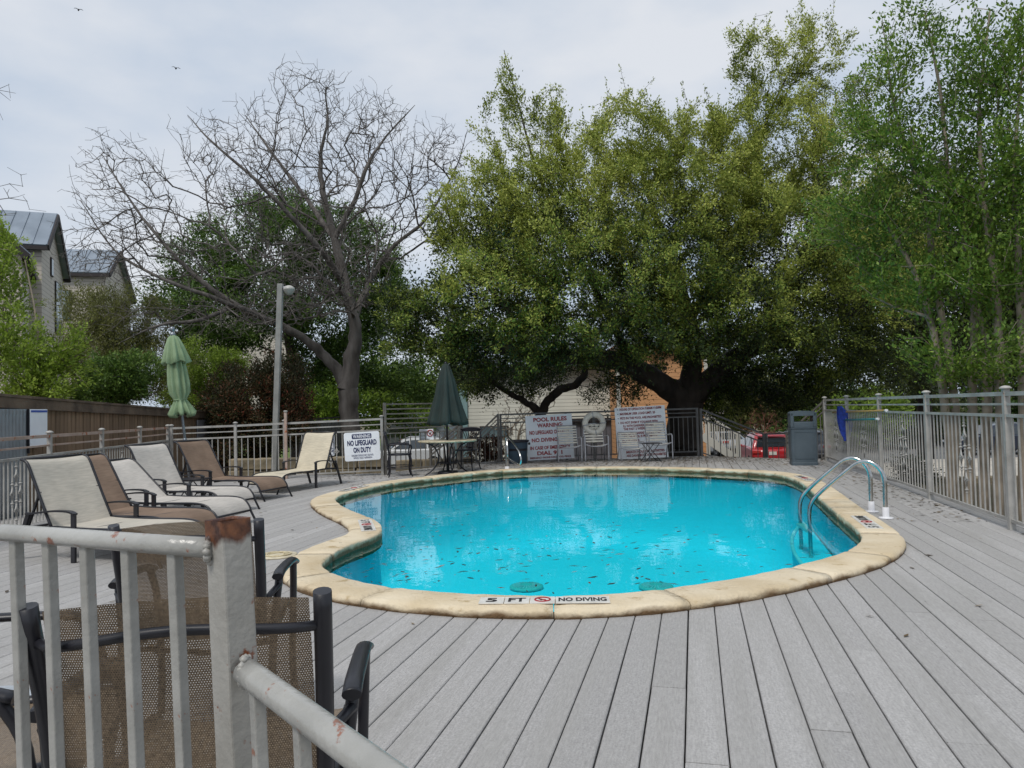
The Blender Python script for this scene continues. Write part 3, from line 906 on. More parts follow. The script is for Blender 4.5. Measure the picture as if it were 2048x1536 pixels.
lounger('brown sling lounger behind the pale green parasol pole, near the fence corner', -4.5, 11.6, -20, 58, M_sl_brown, GL)
lounger('cream lounger with high back facing the others beside the warning sign', -3.73, 12.92, -112, 66, M_sl_cream, GL)

# small black folding tables between the loungers
def side_table(label, x, y, yaw, h=0.36, w=0.42):
    t = thing('side_table', label, 'side table', (x, y, 0), math.radians(yaw), 'small black folding side tables')
    mb = MB(); mb.box((0, 0, h), (w, w * 0.9, 0.018)); mb.build('top', M_black, t, bevel=0.006)
    for s_ in (-1, 1):
        for (a, b) in (((-w * 0.42, 0), (w * 0.36, h)), ((w * 0.42, 0), (-w * 0.36, h))):
            MB().tube([(a[0], s_ * w * 0.4, a[1]), (b[0], s_ * w * 0.4, b[1])], 0.008, 6).build('leg', M_black, t)
    for xx in (-w * 0.42, w * 0.42):
        MB().tube([(xx, -w * 0.4, 0.01), (xx, w * 0.4, 0.01)], 0.008, 6).build('foot_bar', M_black, t)
    return t
side_table('small black folding table between the brown and the reclined white lounger', -4.62, 8.35, -15)
side_table('small black folding table in front of the far brown lounger', -4.75, 10.95, -15)
side_table('small black folding table standing in front of the white strap chairs', *(at(1302, 925, 17.05).xy), 8, h=0.42, w=0.44)

# ------------------------------------------------------------------ parasols
M_sage = mat('sage_canvas', lin(140, 162, 128), lin(118, 140, 106), rough=0.85, scale=4, bump=0.2, bscale=60)
M_forest = mat('dark_green_canvas', lin(38, 52, 48), lin(30, 42, 39), rough=0.85, scale=4, bump=0.2, bscale=60)
M_alu = mat('grey_pole', lin(138, 144, 150), lin(120, 126, 132), rough=0.35, metal=0.6, scale=20)
M_bronze = mat('dark_bronze', lin(36, 36, 44), lin(26, 26, 33), rough=0.4, metal=0.3, scale=20)
def folds(profile, n_fold, amp, n=96, seed=1, sway=0.0):
    """hanging cloth: rows of (z, radius, fold depth), folded into n_fold pleats"""
    rr = random.Random(seed); ph = [rr.uniform(-0.35, 0.35) for _ in range(n_fold)]; am = [rr.uniform(0.6, 1.35) for _ in range(n_fold)]
    rows = []
    for (z, r, f) in profile:
        row = []
        for j in range(n):
            g = 2 * math.pi * j / n; k = int(g / (2 * math.pi) * n_fold) % n_fold
            q = math.cos(n_fold * g + ph[k] * f * 2)
            rad = r * (1 + f * amp * q * am[k])
            row.append(Vector((rad * math.cos(g) + sway * (1 - z), rad * math.sin(g), z + f * 0.03 * am[k] * math.sin(n_fold * g * 0.5 + ph[k]))))
        rows.append(row)
    mb = MB(); mb.sheet(rows, True, closed=True)
    return mb
base = gp(383, 993); top = at(344, 656, base.y - 0.1)
ax = (top - base); Lu = ax.length
pr = thing('closed_parasol', 'pale sage green closed parasol leaning among the loungers', 'parasol', base)
pr.rotation_mode = 'QUATERNION'; pr.rotation_quaternion = ax.to_track_quat('Z', 'Y')
MB().tube([(0, 0, -0.05), (0, 0, Lu - 0.12)], 0.021, 12).build('pole', M_alu, pr)
can = folds([(Lu - 0.11, 0.03, 0.1), (Lu - 0.16, 0.075, 0.5), (Lu - 0.3, 0.115, 0.9), (Lu - 0.45, 0.15, 1.0), (Lu - 0.555, 0.175, 1.1), (Lu - 0.57, 0.165, 1.1), (Lu - 0.56, 0.12, 0.9)], 8, 0.24, seed=3).build('upper_flap', M_sage, pr)
folds([(Lu - 0.48, 0.11, 0.6), (Lu - 0.7, 0.125, 0.9), (Lu - 0.9, 0.135, 1.0), (Lu - 1.05, 0.13, 0.9), (Lu - 1.14, 0.088, 0.7), (Lu - 1.17, 0.085, 0.7), (Lu - 1.25, 0.12, 0.9), (Lu - 1.37, 0.165, 1.2), (Lu - 1.42, 0.15, 1.3), (Lu - 1.40, 0.09, 1.0)], 9, 0.3, seed=8).build('canopy', M_sage, pr)
mb = MB(); mb.ring((0, 0, Lu - 1.155), 0.096, 0.009, M=Matrix.Rotation(math.radians(90), 3, 'X')); mb.build('tie', M_sage, pr)
MB().lathe([(0.04, -0.14), (0.045, -0.09), (0.024, -0.075), (0.02, -0.06), (0.038, -0.045), (0.043, -0.02), (0.034, 0.01), (0.004, 0.025)], 16, (0, 0, Lu)).build('finial', M_alu, pr)
MB().lathe([(0.03, Lu * 0.33), (0.03, Lu * 0.345)], 12).build('collar', M_alu, pr)
# white base plate lying under the loungers
M_bplate = mat('pale_grey_plastic', lin(196, 202, 208), lin(180, 186, 192), rough=0.5, scale=6)
pb_ = gp(424, 1032); o = MB().lathe([(0.27, 0), (0.28, 0.03), (0.25, 0.05), (0.06, 0.07), (0.03, 0.1)], 28).build('parasol_base', M_bplate, loc=(pb_.x - 0.12, pb_.y + 0.25, 0)); tag(o, 'pale grey round parasol base on the boards under the reclined lounger', 'parasol base')
pb_ = gp(-4, 1440); o = MB().lathe([(0.2, 0), (0.21, 0.045), (0.19, 0.06), (0.05, 0.075), (0.03, 0.11)], 32).build('parasol_base', M_bplate, loc=(pb_.x - 0.12, pb_.y + 0.05, 0)); tag(o, 'white round parasol base on the boards at the left picture edge', 'parasol base')

tb = gp(896, 949)
# round table
M_stone = mat('pale_table_stone', lin(196, 184, 156), lin(150, 140, 118), rough=0.5, scale=18)
tt = thing('round_table', 'round table with pale mosaic top and dark scroll legs under the dark green umbrella', 'table', (tb.x, tb.y, 0))
MB().lathe([(0.05, 0.655), (0.57, 0.655), (0.59, 0.662), (0.59, 0.682), (0.58, 0.688), (0.03, 0.688)], 40).build('top', M_stone, tt)
for k in range(4):
    g = math.radians(20 + 90 * k); dx, dy = math.cos(g), math.sin(g)
    pts = [(dx * r, dy * r, z) for r, z in ((0.44, 0.65), (0.27, 0.56), (0.19, 0.40), (0.21, 0.24), (0.32, 0.10), (0.44, 0.02), (0.47, 0.0))]
    MB().tube(smooth_curve(pts, 5), 0.014, 8).build('leg', M_bronze, tt)
    pts = [(dx * r, dy * r, z) for r, z in ((0.19, 0.40), (0.13, 0.34), (0.12, 0.25), (0.16, 0.2))]
    MB().tube(smooth_curve(pts, 4), 0.009, 6).build('scroll', M_bronze, tt)
mb = MB(); mb.ring((0, 0, 0.24), 0.2, 0.011, M=Matrix.Rotation(math.radians(90), 3, 'X')); mb.build('ring', M_bronze, tt)
du = thing('closed_umbrella', 'dark green closed umbrella standing through the round table', 'umbrella', (tb.x, tb.y, 0))
MB().tube([(0, 0, 0.0), (0, 0, 2.15)], 0.02, 10).build('pole', M_bronze, du)
folds([(2.24, 0.02, 0.1), (2.16, 0.08, 0.4), (1.9, 0.15, 0.8), (1.6, 0.2, 1.0), (1.3, 0.275, 1.0), (1.08, 0.335, 1.0), (1.0, 0.345, 1.1), (1.0, 0.32, 1.1), (1.1, 0.26, 0.8)], 8, 0.2, seed=5).build('canopy', M_forest, du)
MB().lathe([(0.025, 0), (0.035, 0.03), (0.02, 0.06), (0.004, 0.07)], 12, (0, 0, 2.2)).build('finial', M_bronze, du)
MB().lathe([(0.21, 0), (0.21, 0.05), (0.18, 0.075), (0.03, 0.09), (0.03, 0.25)], 24).build('base', M_bronze, du)

def cast_chair(label, x, y, yaw):
    t = thing('patio_chair', label, 'chair', (x, y, 0), math.radians(yaw), 'dark cast patio chairs')
    # faces +x
    MB().lathe([(0.02, -0.012), (0.235, -0.012), (0.25, 0.0), (0.235, 0.014), (0.02, 0.02)], 24, (0, 0, 0.43)).build('seat', M_bronze, t)
    for (sx, sy) in ((1, 1), (1, -1), (-1, 1), (-1, -1)):
        pts = smooth_curve([(sx * 0.19, sy * 0.2, 0.43), (sx * 0.215, sy * 0.215, 0.3), (sx * 0.2, sy * 0.21, 0.12), (sx * 0.23, sy * 0.235, 0.0)], 4)
        MB().tube(pts, [0.018 - 0.006 * k / (len(pts) - 1) for k in range(len(pts))], 8).build('leg', M_bronze, t)
    for s_ in (-1, 1):
        MB().tube(smooth_curve([(-0.2, s_ * 0.2, 0.42), (-0.235, s_ * 0.22, 0.62), (-0.28, s_ * 0.235, 0.86)], 4), 0.015, 8).build('back_post', M_bronze, t)
        MB().tube(smooth_curve([(-0.25, s_ * 0.235, 0.62), (-0.05, s_ * 0.27, 0.645), (0.16, s_ * 0.265, 0.63), (0.22, s_ * 0.26, 0.59), (0.2, s_ * 0.24, 0.5), (0.19, s_ * 0.21, 0.43)], 4), 0.015, 8).build('arm', M_bronze, t)
    MB().tube(smooth_curve([(-0.28, -0.24, 0.86), (-0.3, -0.1, 0.885), (-0.3, 0.1, 0.885), (-0.28, 0.24, 0.86)], 5), 0.024, 8).build('top_rail', M_bronze, t)
    mb = MB(); mb.box((-0.293, 0, 0.845), (0.02, 0.46, 0.06)); mb.build('crest', M_bronze, t)
    for k in range(7):
        f = (k - 3) / 3
        MB().tube(smooth_curve([(-0.215, f * 0.07, 0.45), (-0.245, f * 0.085, 0.6), (-0.285, f * 0.195, 0.83)], 4), 0.009, 6).build('back_slat', M_bronze, t)
    mb = MB(); mb.ring((0, 0, 0.2), 0.27, 0.008, M=Matrix.Rotation(math.radians(90), 3, 'X')); mb.build('stretcher_ring', M_bronze, t)
    return t
c1 = gp(800, 952); cast_chair('dark cast metal chair with fanned back slats beside the warning sign', c1.x, c1.y, 12)
c2 = gp(945, 939); cast_chair('dark cast metal chair with fanned back slats behind the round table', c2.x - 0.12, c2.y - 0.1, 250)

# ------------------------------------------------------------------ white strap chairs
M_strap = mat('white_vinyl_strap', lin(232, 228, 216), lin(216, 211, 198), rough=0.5, scale=14)
M_wframe = mat('silver_grey_frame', lin(170, 172, 178), lin(150, 152, 158), rough=0.4, metal=0.2, scale=14)
def strap_chair(label, x, y, yaw, sc=1.0):
    t = thing('strap_chair', label, 'chair', (x, y, 0), math.radians(yaw), 'white strap chairs in front of the rules boards')
    t.scale = (1.0, 1.0, sc)
    # faces -y
    hw = 0.255
    for s_ in (-1, 1):
        xs_ = s_ * 0.275
        MB().tube(smooth_curve([(xs_, -0.26, 0), (xs_, -0.26, 0.5), (xs_, -0.24, 0.57), (xs_, -0.16, 0.6), (xs_, 0.05, 0.585), (s_ * 0.25, 0.17, 0.57)], 5), 0.016, 8).build('arm', M_wframe, t)
        MB().tube(smooth_curve([(s_ * 0.255, -0.24, 0.40), (s_ * 0.25, 0.1, 0.37), (s_ * 0.235, 0.17, 0.42), (s_ * 0.225, 0.3, 0.88)], 5), 0.013, 8).build('side_frame', M_wframe, t)
        MB().tube([(s_ * 0.25, 0.08, 0.38), (s_ * 0.26, 0.28, 0)], 0.013, 8).build('rear_leg', M_wframe, t)
    MB().tube(smooth_curve([(-0.265, -0.24, 0.41), (-0.12, -0.25, 0.36), (0.12, -0.25, 0.36), (0.265, -0.24, 0.41)], 6), 0.014, 8).build('front_rail', M_wframe, t)
    MB().tube([(-0.225, 0.3, 0.88), (0.225, 0.3, 0.88)], 0.014, 8).build('top_rail', M_wframe, t)
    for k in range(7):
        f = (k + 0.6) / 7.2; zz = 0.42 + (0.885 - 0.42) * f; yy = 0.165 + 0.13 * f; w = 0.235 - 0.01 * f
        rows = []
        for q in range(11):
            g = (q / 10 - 0.5) * 2; hh = 0.0185 + 0.008 * max(0, 1 - abs(g) * 3.2) - 0.003 * abs(g)
            rows.append([Vector((g * w, yy - 0.015 + 0.02 * (1 - g * g), zz - hh)), Vector((g * w, yy - 0.012 + 0.02 * (1 - g * g), zz + hh))])
        mb = MB(); mb.sheet(rows); mb.build('back_strap', M_strap, t)
    for k in range(8):
        yy = -0.22 + 0.045 * k; rows = []
        for q in range(9):
            g = (q / 8 - 0.5) * 2
            rows.append([Vector((g * 0.25, yy - 0.02, 0.385 - 0.03 * (1 - g * g))), Vector((g * 0.25, yy + 0.02, 0.385 - 0.03 * (1 - g * g)))])
        mb = MB(); mb.sheet(rows); mb.build('seat_strap', M_strap, t)
    return t
for (u, v, lab, sc_) in ((1138, 921, 'white strap chair in front of the board headed POOL RULES', 0.96), (1191, 920, 'white strap chair directly below the life ring', 1.0), (1261, 920, 'lowest white strap chair, in front of the hours board', 0.74), (1317, 917, 'white strap chair at the end of the row, next to the dark tree trunk', 1.0)):
    p = at(u, v, 17.62); strap_chair(lab, p.x, p.y, 3, sc_)

# ------------------------------------------------------------------ foreground sling chairs seen from behind
M_mesh = bpy.data.materials.new('open_weave_sling'); M_mesh.use_nodes = True
nt = M_mesh.node_tree; L = nt.links.new; bs = nt.nodes['Principled BSDF']; o_ = nt.nodes['Material Output']
bs.inputs['Roughness'].default_value = 0.7
uvn = nd(nt, 'ShaderNodeUVMap', uv_map='weave')
br = nd(nt, 'ShaderNodeTexBrick'); br.offset = 0.5
br.inputs['Scale'].default_value = 1.0; br.inputs['Brick Width'].default_value = 1.0; br.inputs['Row Height'].default_value = 1.0
br.inputs['Mortar Size'].default_value = 0.325; br.inputs['Mortar Smooth'].default_value = 0.05
L(uvn.outputs['UV'], br.inputs['Vector'])
n1 = nd(nt, 'ShaderNodeTexNoise'); n1.inputs['Scale'].default_value = 0.6; n1.inputs['Detail'].default_value = 6; L(uvn.outputs['UV'], n1.inputs['Vector'])
rp = nd(nt, 'ShaderNodeValToRGB'); rp.color_ramp.elements[0].color = lin(96, 82, 66); rp.color_ramp.elements[1].color = lin(134, 116, 94); rp.color_ramp.elements[0].position = 0.3; rp.color_ramp.elements[1].position = 0.7
L(n1.outputs['Fac'], rp.inputs['Fac']); L(rp.outputs['Color'], bs.inputs['Base Color'])
tr = nd(nt, 'ShaderNodeBsdfTransparent'); mx = nd(nt, 'ShaderNodeMixShader')
L(br.outputs['Fac'], mx.inputs['Fac']); L(tr.outputs['BSDF'], mx.inputs[1]); L(bs.outputs['BSDF'], mx.inputs[2]); L(mx.outputs['Shader'], o_.inputs['Surface'])
def weave_uv(me, cell):
    """unfold a strip built row by row (7 columns) into cell units"""
    uv = me.uv_layers.new(name='weave'); co = [v.co for v in me.vertices]; m = 9
    n = len(co) // m; vs = [0.0]
    for i in range(1, n):
        vs.append(vs[-1] + (co[i*m + m//2] - co[(i-1)*m + m//2]).length)
    us = [0.0]
    for j in range(1, m):
        us.append(us[-1] + (co[j] - co[j-1]).length)
    for l in me.loops:
        i, j = divmod(l.vertex_index, m)
        uv.data[l.index].uv = (us[j] / cell, vs[i] / cell)
def sling_chair(label, x, y, yaw, w=0.56, zt=0.92, cell=0.0052):
    """faces +y (away from the viewer)"""
    t = thing('sling_chair', label, 'chair', (x, y, 0), math.radians(yaw), 'dark framed mesh sling chairs in the near corner')
    hw = w / 2
    prof = smooth_curve([(0, -0.10, zt - 0.005), (0, -0.045, zt - 0.2), (0, 0.01, zt - 0.42), (0, 0.075, 0.46), (0, 0.14, 0.42), (0, 0.3, 0.415), (0, 0.5, 0.435), (0, 0.56, 0.42)], 6)
    nb = 24
    rows = []
    for i, p in enumerate(prof):
        rows.append([Vector(((k / 8 - 0.5) * (w - 0.03), p.y - 0.03 * math.sin(math.pi * k / 8) * (1 if i < 20 else 0.2), p.z + (0.018 * math.sin(math.pi * k / 8) if i == 0 else 0) - 0.012 * math.sin(math.pi * k / 8) * (i > 20))) for k in range(9)])
    mb = MB(); mb.sheet(rows); o = mb.build('sling', M_mesh, t); weave_uv(o.data, cell)
    for s_ in (-1, 1):
        xx = s_ * hw
        MB().tube([Vector((xx + s_ * 0.012 * max(0, (p.z - 0.5)) / 0.4, p.y, p.z + (0.012 if i == 0 else 0))) for i, p in enumerate(prof)], 0.019, 12).build('side_rail', M_black, t)
        xa = s_ * (hw + 0.055)
        MB().tube(smooth_curve([(xa, 0.02, 0.655), (xa, 0.1, 0.665), (xa, 0.34, 0.655), (xa, 0.44, 0.63)], 5), 0.022, 12, flat=0.62).build('arm', M_black, t)
        MB().tube(smooth_curve([(xa, 0.40, 0.64), (xa - s_ * 0.01, 0.46, 0.5), (xa - s_ * 0.02, 0.48, 0.2), (xa - s_ * 0.01, 0.5, 0.0)], 5), 0.015, 10).build('front_leg', M_black, t)
        MB().tube(smooth_curve([(xa, 0.06, 0.655), (xa - s_ * 0.02, 0.04, 0.45), (xa - s_ * 0.02, -0.02, 0.2), (xa, -0.08, 0.0)], 5), 0.015, 10).build('rear_leg', M_black, t)
        MB().tube([(xx, prof[9].y, prof[9].z), (xa, 0.05, 0.62)], 0.012, 8).build('bracket', M_black, t)
    q = prof[2]
    MB().tube(smooth_curve([(-hw, q.y - 0.005, q.z), (-hw * 0.75, q.y - 0.05, q.z + 0.004), (0, q.y - 0.075, q.z + 0.028), (hw * 0.75, q.y - 0.05, q.z + 0.014), (hw, q.y - 0.005, q.z + 0.004)], 7), 0.0105, 10).build('back_brace', M_black, t)
    for yy, zz in ((0.13, 0.385), (0.42, 0.39)):
        MB().tube([(-hw, yy, zz), (0, yy, zz - 0.03), (hw, yy, zz)], 0.011, 8).build('seat_brace', M_black, t)
    return t
pc = at(352, 1205, 1.52); sling_chair('dark framed brown mesh chair seen from behind, right behind the silver guard rail', pc.x + 0.01, pc.y + 0.06, 7, w=0.535, zt=0.905)
pc = at(376, 1055, 2.72); sling_chair('second brown mesh chair farther out, between the guard rail post and the pool', pc.x, pc.y + 0.06, 8, w=0.475, zt=0.885)
pc = at(-120, 1230, 1.75); sling_chair('dark framed chair mostly outside the picture at the left edge', pc.x - 0.33, pc.y + 0.2, -75, w=0.56, zt=0.9)

# ================================================================== SIGNS AND LETTERING
def text_mesh(body, height, width=None, mat_=None, bold=0.0, align='CENTER'):
    cu = bpy.data.curves.new('lettering', 'FONT'); cu.body = body; cu.size = 1.0; cu.offset = bold
    cu.align_x = 'LEFT'; cu.resolution_u = 3
    ob = bpy.data.objects.new('lettering', cu); col.objects.link(ob)
    dg = bpy.context.evaluated_depsgraph_get()
    me = bpy.data.meshes.new_from_object(ob.evaluated_get(dg))
    bpy.data.objects.remove(ob); bpy.data.curves.remove(cu)
    n = len(me.vertices); a = np.empty(n * 3, np.float32); me.vertices.foreach_get('co', a); a = a.reshape(-1, 3)
    x0, x1 = a[:, 0].min(), a[:, 0].max()
    y0, y1 = 0.0, 0.69
    sy = height / (y1 - y0); sx = (width / (x1 - x0)) if width else sy
    b = np.zeros_like(a)
    b[:, 0] = (a[:, 0] - (x0 + x1) / 2) * sx if align == 'CENTER' else (a[:, 0] - x0) * sx
    b[:, 2] = (a[:, 1] - 0.345) * sy
    me.vertices.foreach_set('co', b.ravel()); me.update()
    me.materials.clear(); me.materials.append(mat_)
    return me
def write(root, body, x, z, height, width, m, y=-0.006, bold=0.0, align='CENTER', name='lettering'):
    return put(name, text_mesh(body, height, width, m, bold, align), root, loc=(x, y, z))
def rounded_panel(w, h, r, th):
    pts = []
    for (cx, cz, a0) in ((w/2 - r, h/2 - r, 0), (-w/2 + r, h/2 - r, 90), (-w/2 + r, -h/2 + r, 180), (w/2 - r, -h/2 + r, 270)):
        for k in range(6):
            g = math.radians(a0 + 18 * k); pts.append((cx + r * math.cos(g), 0, cz + r * math.sin(g)))
    return MB().prism(pts, (0, th, 0))
M_sign = mat('sign_white', lin(240, 244, 248), lin(230, 235, 241), rough=0.4, scale=3)
M_board_sign = mat('faded_rules_board', lin(232, 237, 242), lin(220, 226, 232), rough=0.55, scale=2)
M_navy = mat('navy_ink', lin(24, 34, 84))
M_red = mat('red_ink', lin(150, 22, 30), rough=0.6)
M_redfade = mat('faded_red_ink', lin(134, 38, 44), rough=0.6)
M_ink = mat('black_ink', lin(34, 32, 32), rough=0.6)
M_white = mat('white_ink', lin(226, 230, 236), rough=0.5)

def flat_sign(name, label, cat, corners, Y, m, r, th=0.006, lean=0.0, extra_roll=0.0, yaw=0.0):
    """corners: sighted TL, TR, BR, BL; the panel stands at depth Y"""
    TL, TR, BR, BL = [at(u, v, Y) for u, v in corners]
    w = ((TR - TL).length + (BR - BL).length) / 2; h = ((TL - BL).length + (TR - BR).length) / 2
    c = (TL + TR + BL + BR) / 4
    t = thing(name, label, cat, c, rot=(lean, extra_roll, yaw))
    rounded_panel(w, h, r, th).build('panel', m, t)
    return t, w, h
# warning sign on the fence
yw = (p765.y + p570.y) / 2 - 0.09
t, w, h = flat_sign('warning_sign', 'white sign on the fence reading WARNING NO LIFEGUARD ON DUTY', 'sign', [(688, 866), (759, 862), (760, 918), (690, 924)], 14.95, M_sign, 0.04, extra_roll=math.radians(-2.2), yaw=math.radians(3))
rounded_panel(w * 0.55, h * 0.17, 0.02, 0.003).build('heading_band', M_navy, t, loc=(0, -0.003, h * 0.355))
write(t, 'WARNING', 0, h * 0.355, h * 0.12, w * 0.49, M_white, y=-0.007, bold=0.02)
write(t, 'NO LIFEGUARD', 0, h * 0.13, h * 0.17, w * 0.82, M_navy, bold=0.035)
write(t, 'ON DUTY', 0, -h * 0.12, h * 0.17, w * 0.50, M_navy, bold=0.035)
write(t, 'CHILDREN SHOULD NOT USE POOL', 0, -h * 0.31, h * 0.06, w * 0.62, M_navy, bold=0.01)
write(t, 'WITHOUT ADULT SUPERVISION', 0, -h * 0.40, h * 0.06, w * 0.52, M_navy, bold=0.01)
t, w, h = flat_sign('diving_sign', 'white sign with dark border half hidden behind the cream lounger, ending in ING', 'sign', [(631, 870), (669, 868), (669, 911), (631, 913)], 15.1, M_sign, 0.03, yaw=math.radians(3))
def frame_ring(t, w, h, m, bw=0.008, y=-0.003):
    for (c, d) in (((0, y, h/2 - 0.018), (w - 0.07, 0.003, bw)), ((0, y, -h/2 + 0.018), (w - 0.07, 0.003, bw)), ((w/2 - 0.018, y, 0), (bw, 0.003, h - 0.07)), ((-w/2 + 0.018, y, 0), (bw, 0.003, h - 0.07))):
        mb = MB(); mb.box(c, d); mb.build('border', m, t)
frame_ring(t, w, h, M_navy)
write(t, 'NO', 0, h * 0.10, h * 0.22, w * 0.5, M_navy, bold=0.01)
write(t, 'DIVING', 0, -h * 0.22, h * 0.18, w * 0.84, M_navy, bold=0.01)
t, w, h = flat_sign('pets_sign', 'small grey sign about pets on the barred panel above the round table', 'sign', [(838, 859), (866, 857), (867, 881), (839, 883)], 15.75, M_sign, 0.01)
for k, s_ in enumerate(('NO PETS', 'ALLOWED', 'IN POOL AREA')):
    write(t, s_, (-w * 0.2 if k < 2 else -w * 0.08), h * (0.24 - 0.29 * k), h * 0.12, w * (0.42 if k < 2 else 0.66), M_ink, bold=0.01)
mb = MB(); mb.ring((w * 0.27, -0.006, h * 0.15), h * 0.25, 0.009, 24, 6); mb.bar((w * 0.27 - h * 0.17, -0.006, h * 0.15 + h * 0.17), (w * 0.27 + h * 0.17, -0.006, h * 0.15 - h * 0.17), 0.006, 0.016, up=(0, 1, 0)); mb.build('prohibition_ring', M_red, t)
mb = MB(); mb.box((w * 0.27, -0.0045, h * 0.12), (h * 0.16, 0.003, h * 0.1)); mb.box((w * 0.27 + h * 0.08, -0.0045, h * 0.2), (h * 0.07, 0.003, h * 0.08)); mb.box((w * 0.27 - h * 0.06, -0.0045, h * 0.05), (h * 0.03, 0.003, h * 0.08)); mb.box((w * 0.27 + h * 0.05, -0.0045, h * 0.05), (h * 0.03, 0.003, h * 0.08)); mb.build('dog_mark', M_ink, t)
# the two rules boards
t, w, h = flat_sign('rules_board', 'large faded board with red lettering headed POOL RULES WARNING', 'sign', [(1049, 832), (1143, 827), (1149, 916), (1057, 921)], 18.02, M_board_sign, 0.004, th=0.012, extra_roll=math.radians(-2.0), lean=math.radians(-4))
BOLD = 0.03
for (s_, z, hh, ww, x, m) in (('POOL RULES', 0.40, 0.085, 0.72, 0.03, M_red), ('WARNING:', 0.27, 0.085, 0.55, 0.02, M_red), ('NO LIFEGUARD ON DUTY', 0.115, 0.08, 0.86, 0.0, M_red), ('NO DIVING', -0.055, 0.08, 0.56, -0.11, M_red), ('IN CASE OF EMERGENCY', -0.23, 0.07, 0.86, 0.0, M_red), ('DIAL 911', -0.35, 0.08, 0.54, -0.02, M_red), ('EMERGENCY PHONE INSIDE POOL FENCE', -0.45, 0.038, 0.88, -0.01, M_redfade)):
    write(t, s_, x * w, z * h, hh * h, ww * w, m, bold=0.034)
t, w, h = flat_sign('rules_board', 'large faded board with bulleted red rules, beginning with the hours of operation', 'sign', [(1229, 816), (1329, 810), (1337, 914), (1236, 920)], 18.02, M_board_sign, 0.004, th=0.012, extra_roll=math.radians(-2.0), lean=math.radians(-4))
zz = 0.455
lines = [('HOURS OF OPERATION 7:00AM-11:00PM', 0.46, 1, 0.83), ('MAXIMUM USER LOAD LIMIT: 20', 0.375, 1, 0.70), ('PETS IN THE POOL ARE PROHIBITED', 0.29, 1, 0.82), ('DO NOT SWIM IF YOU HAVE BEEN', 0.205, 1, 0.74), ('ILL WITH DIARRHEA WITHIN', 0.14, 0, 0.60), ('THE PAST 2 WEEKS', 0.08, 0, 0.44), ('CHANGING DIAPERS WITHIN 6 FEET', -0.005, 1, 0.80), ('OF THE POOL IS PROHIBITED', -0.065, 0, 0.66), ('GLASS ITEMS', -0.15, 1, 0.35), ('BREATH HOLDING ACTIVITIES', -0.36, 2, 0.76), ('ARE DANGEROUS AND PROHIBITED', -0.43, 2, 0.80)]
for (s_, z, bul, ww) in lines:
    write(t, s_, (-0.40 if bul == 1 else (-0.35 if bul == 0 else -0.33)) * w, z * h, 0.042 * h, ww * w, M_redfade, bold=0.03, align='LEFT')
    if bul == 1:
        MB().lathe([(0.011, 0), (0.011, 0.003)], 10).build('bullet', M_ink, t, loc=(-0.44 * w, -0.003, z * h), rot=(math.radians(90), 0, 0))

# ------------------------------------------------------------------ depth markers on the coping
M_tile = mat('white_tile', lin(226, 224, 218), lin(206, 204, 198), rough=0.3, scale=10)
def depth_marker(label, p, upv, reversed_=False):
    """tile row lying on the coping; upv points to the pool"""
    upv = Vector((upv[0], upv[1], 0)).normalized(); right = Vector((upv.y, -upv.x, 0))
    rz = math.atan2(right.y, right.x)
    t = thing('depth_marker', label, 'depth marker', (p[0], p[1], COPE_Z + 0.004), rz, 'white depth marker tiles on the coping')
    x = -0.44
    for (wd, s_, hh, ww) in ((0.16, '5', 0.085, 0.07), (0.16, 'FT', 0.085, 0.11), (0.16, None, 0, 0), (0.34, 'NO DIVING', 0.08, 0.30)):
        mb = MB(); mb.box((x + wd / 2, 0, 0.003), (wd - 0.005, 0.15, 0.006)); tl = mb.build('tile', M_tile, t)
        if s_:
            put('lettering', text_mesh(s_, hh, ww, M_ink, 0.035), tl, loc=(x + wd / 2, 0, 0.0075), rot=(math.radians(-90), 0, 0))
        else:
            mb = MB(); mb.ring((x + wd / 2, 0, 0.0075), 0.048, 0.005, 24, 6, M=Matrix.Rotation(math.radians(90), 3, 'X')); mb.bar((x + wd / 2 - 0.034, 0.034, 0.0075), (x + wd / 2 + 0.034, -0.034, 0.0075), 0.009, 0.003); mb.build('prohibition_ring', M_red, tl)
            mb = MB(); mb.bar((x + wd / 2 - 0.022, 0.01, 0.0072), (x + wd / 2 + 0.02, -0.006, 0.0072), 0.012, 0.002); mb.bar((x + wd / 2 - 0.012, -0.012, 0.0072), (x + wd / 2 + 0.006, 0.0, 0.0072), 0.008, 0.002); mb.build('diver_mark', M_ink, tl)
        x += wd
    return t
def on_coping(u, v):
    i = nearest_i(gp(u, v, COPE_Z))
    return pool_pt(i, COPE_W * 0.55, 0), INWARD[i]
p, n = on_coping(1096, 1203); depth_marker('white tiles reading 5 FT NO DIVING on the near coping', p, n)
p, n = on_coping(716, 1052); depth_marker('white depth marker tiles on the inward bend of the coping near the loungers', p, n)
p, n = on_coping(1716, 1043); depth_marker('white depth marker tiles on the coping beside the pool ladder', p, n)
p, n = on_coping(1572, 957); depth_marker('white depth marker tiles on the far coping in front of the trash can', p, n)
p, n = on_coping(715, 978); depth_marker('white depth marker tiles on the coping in front of the cream lounger', p, n)

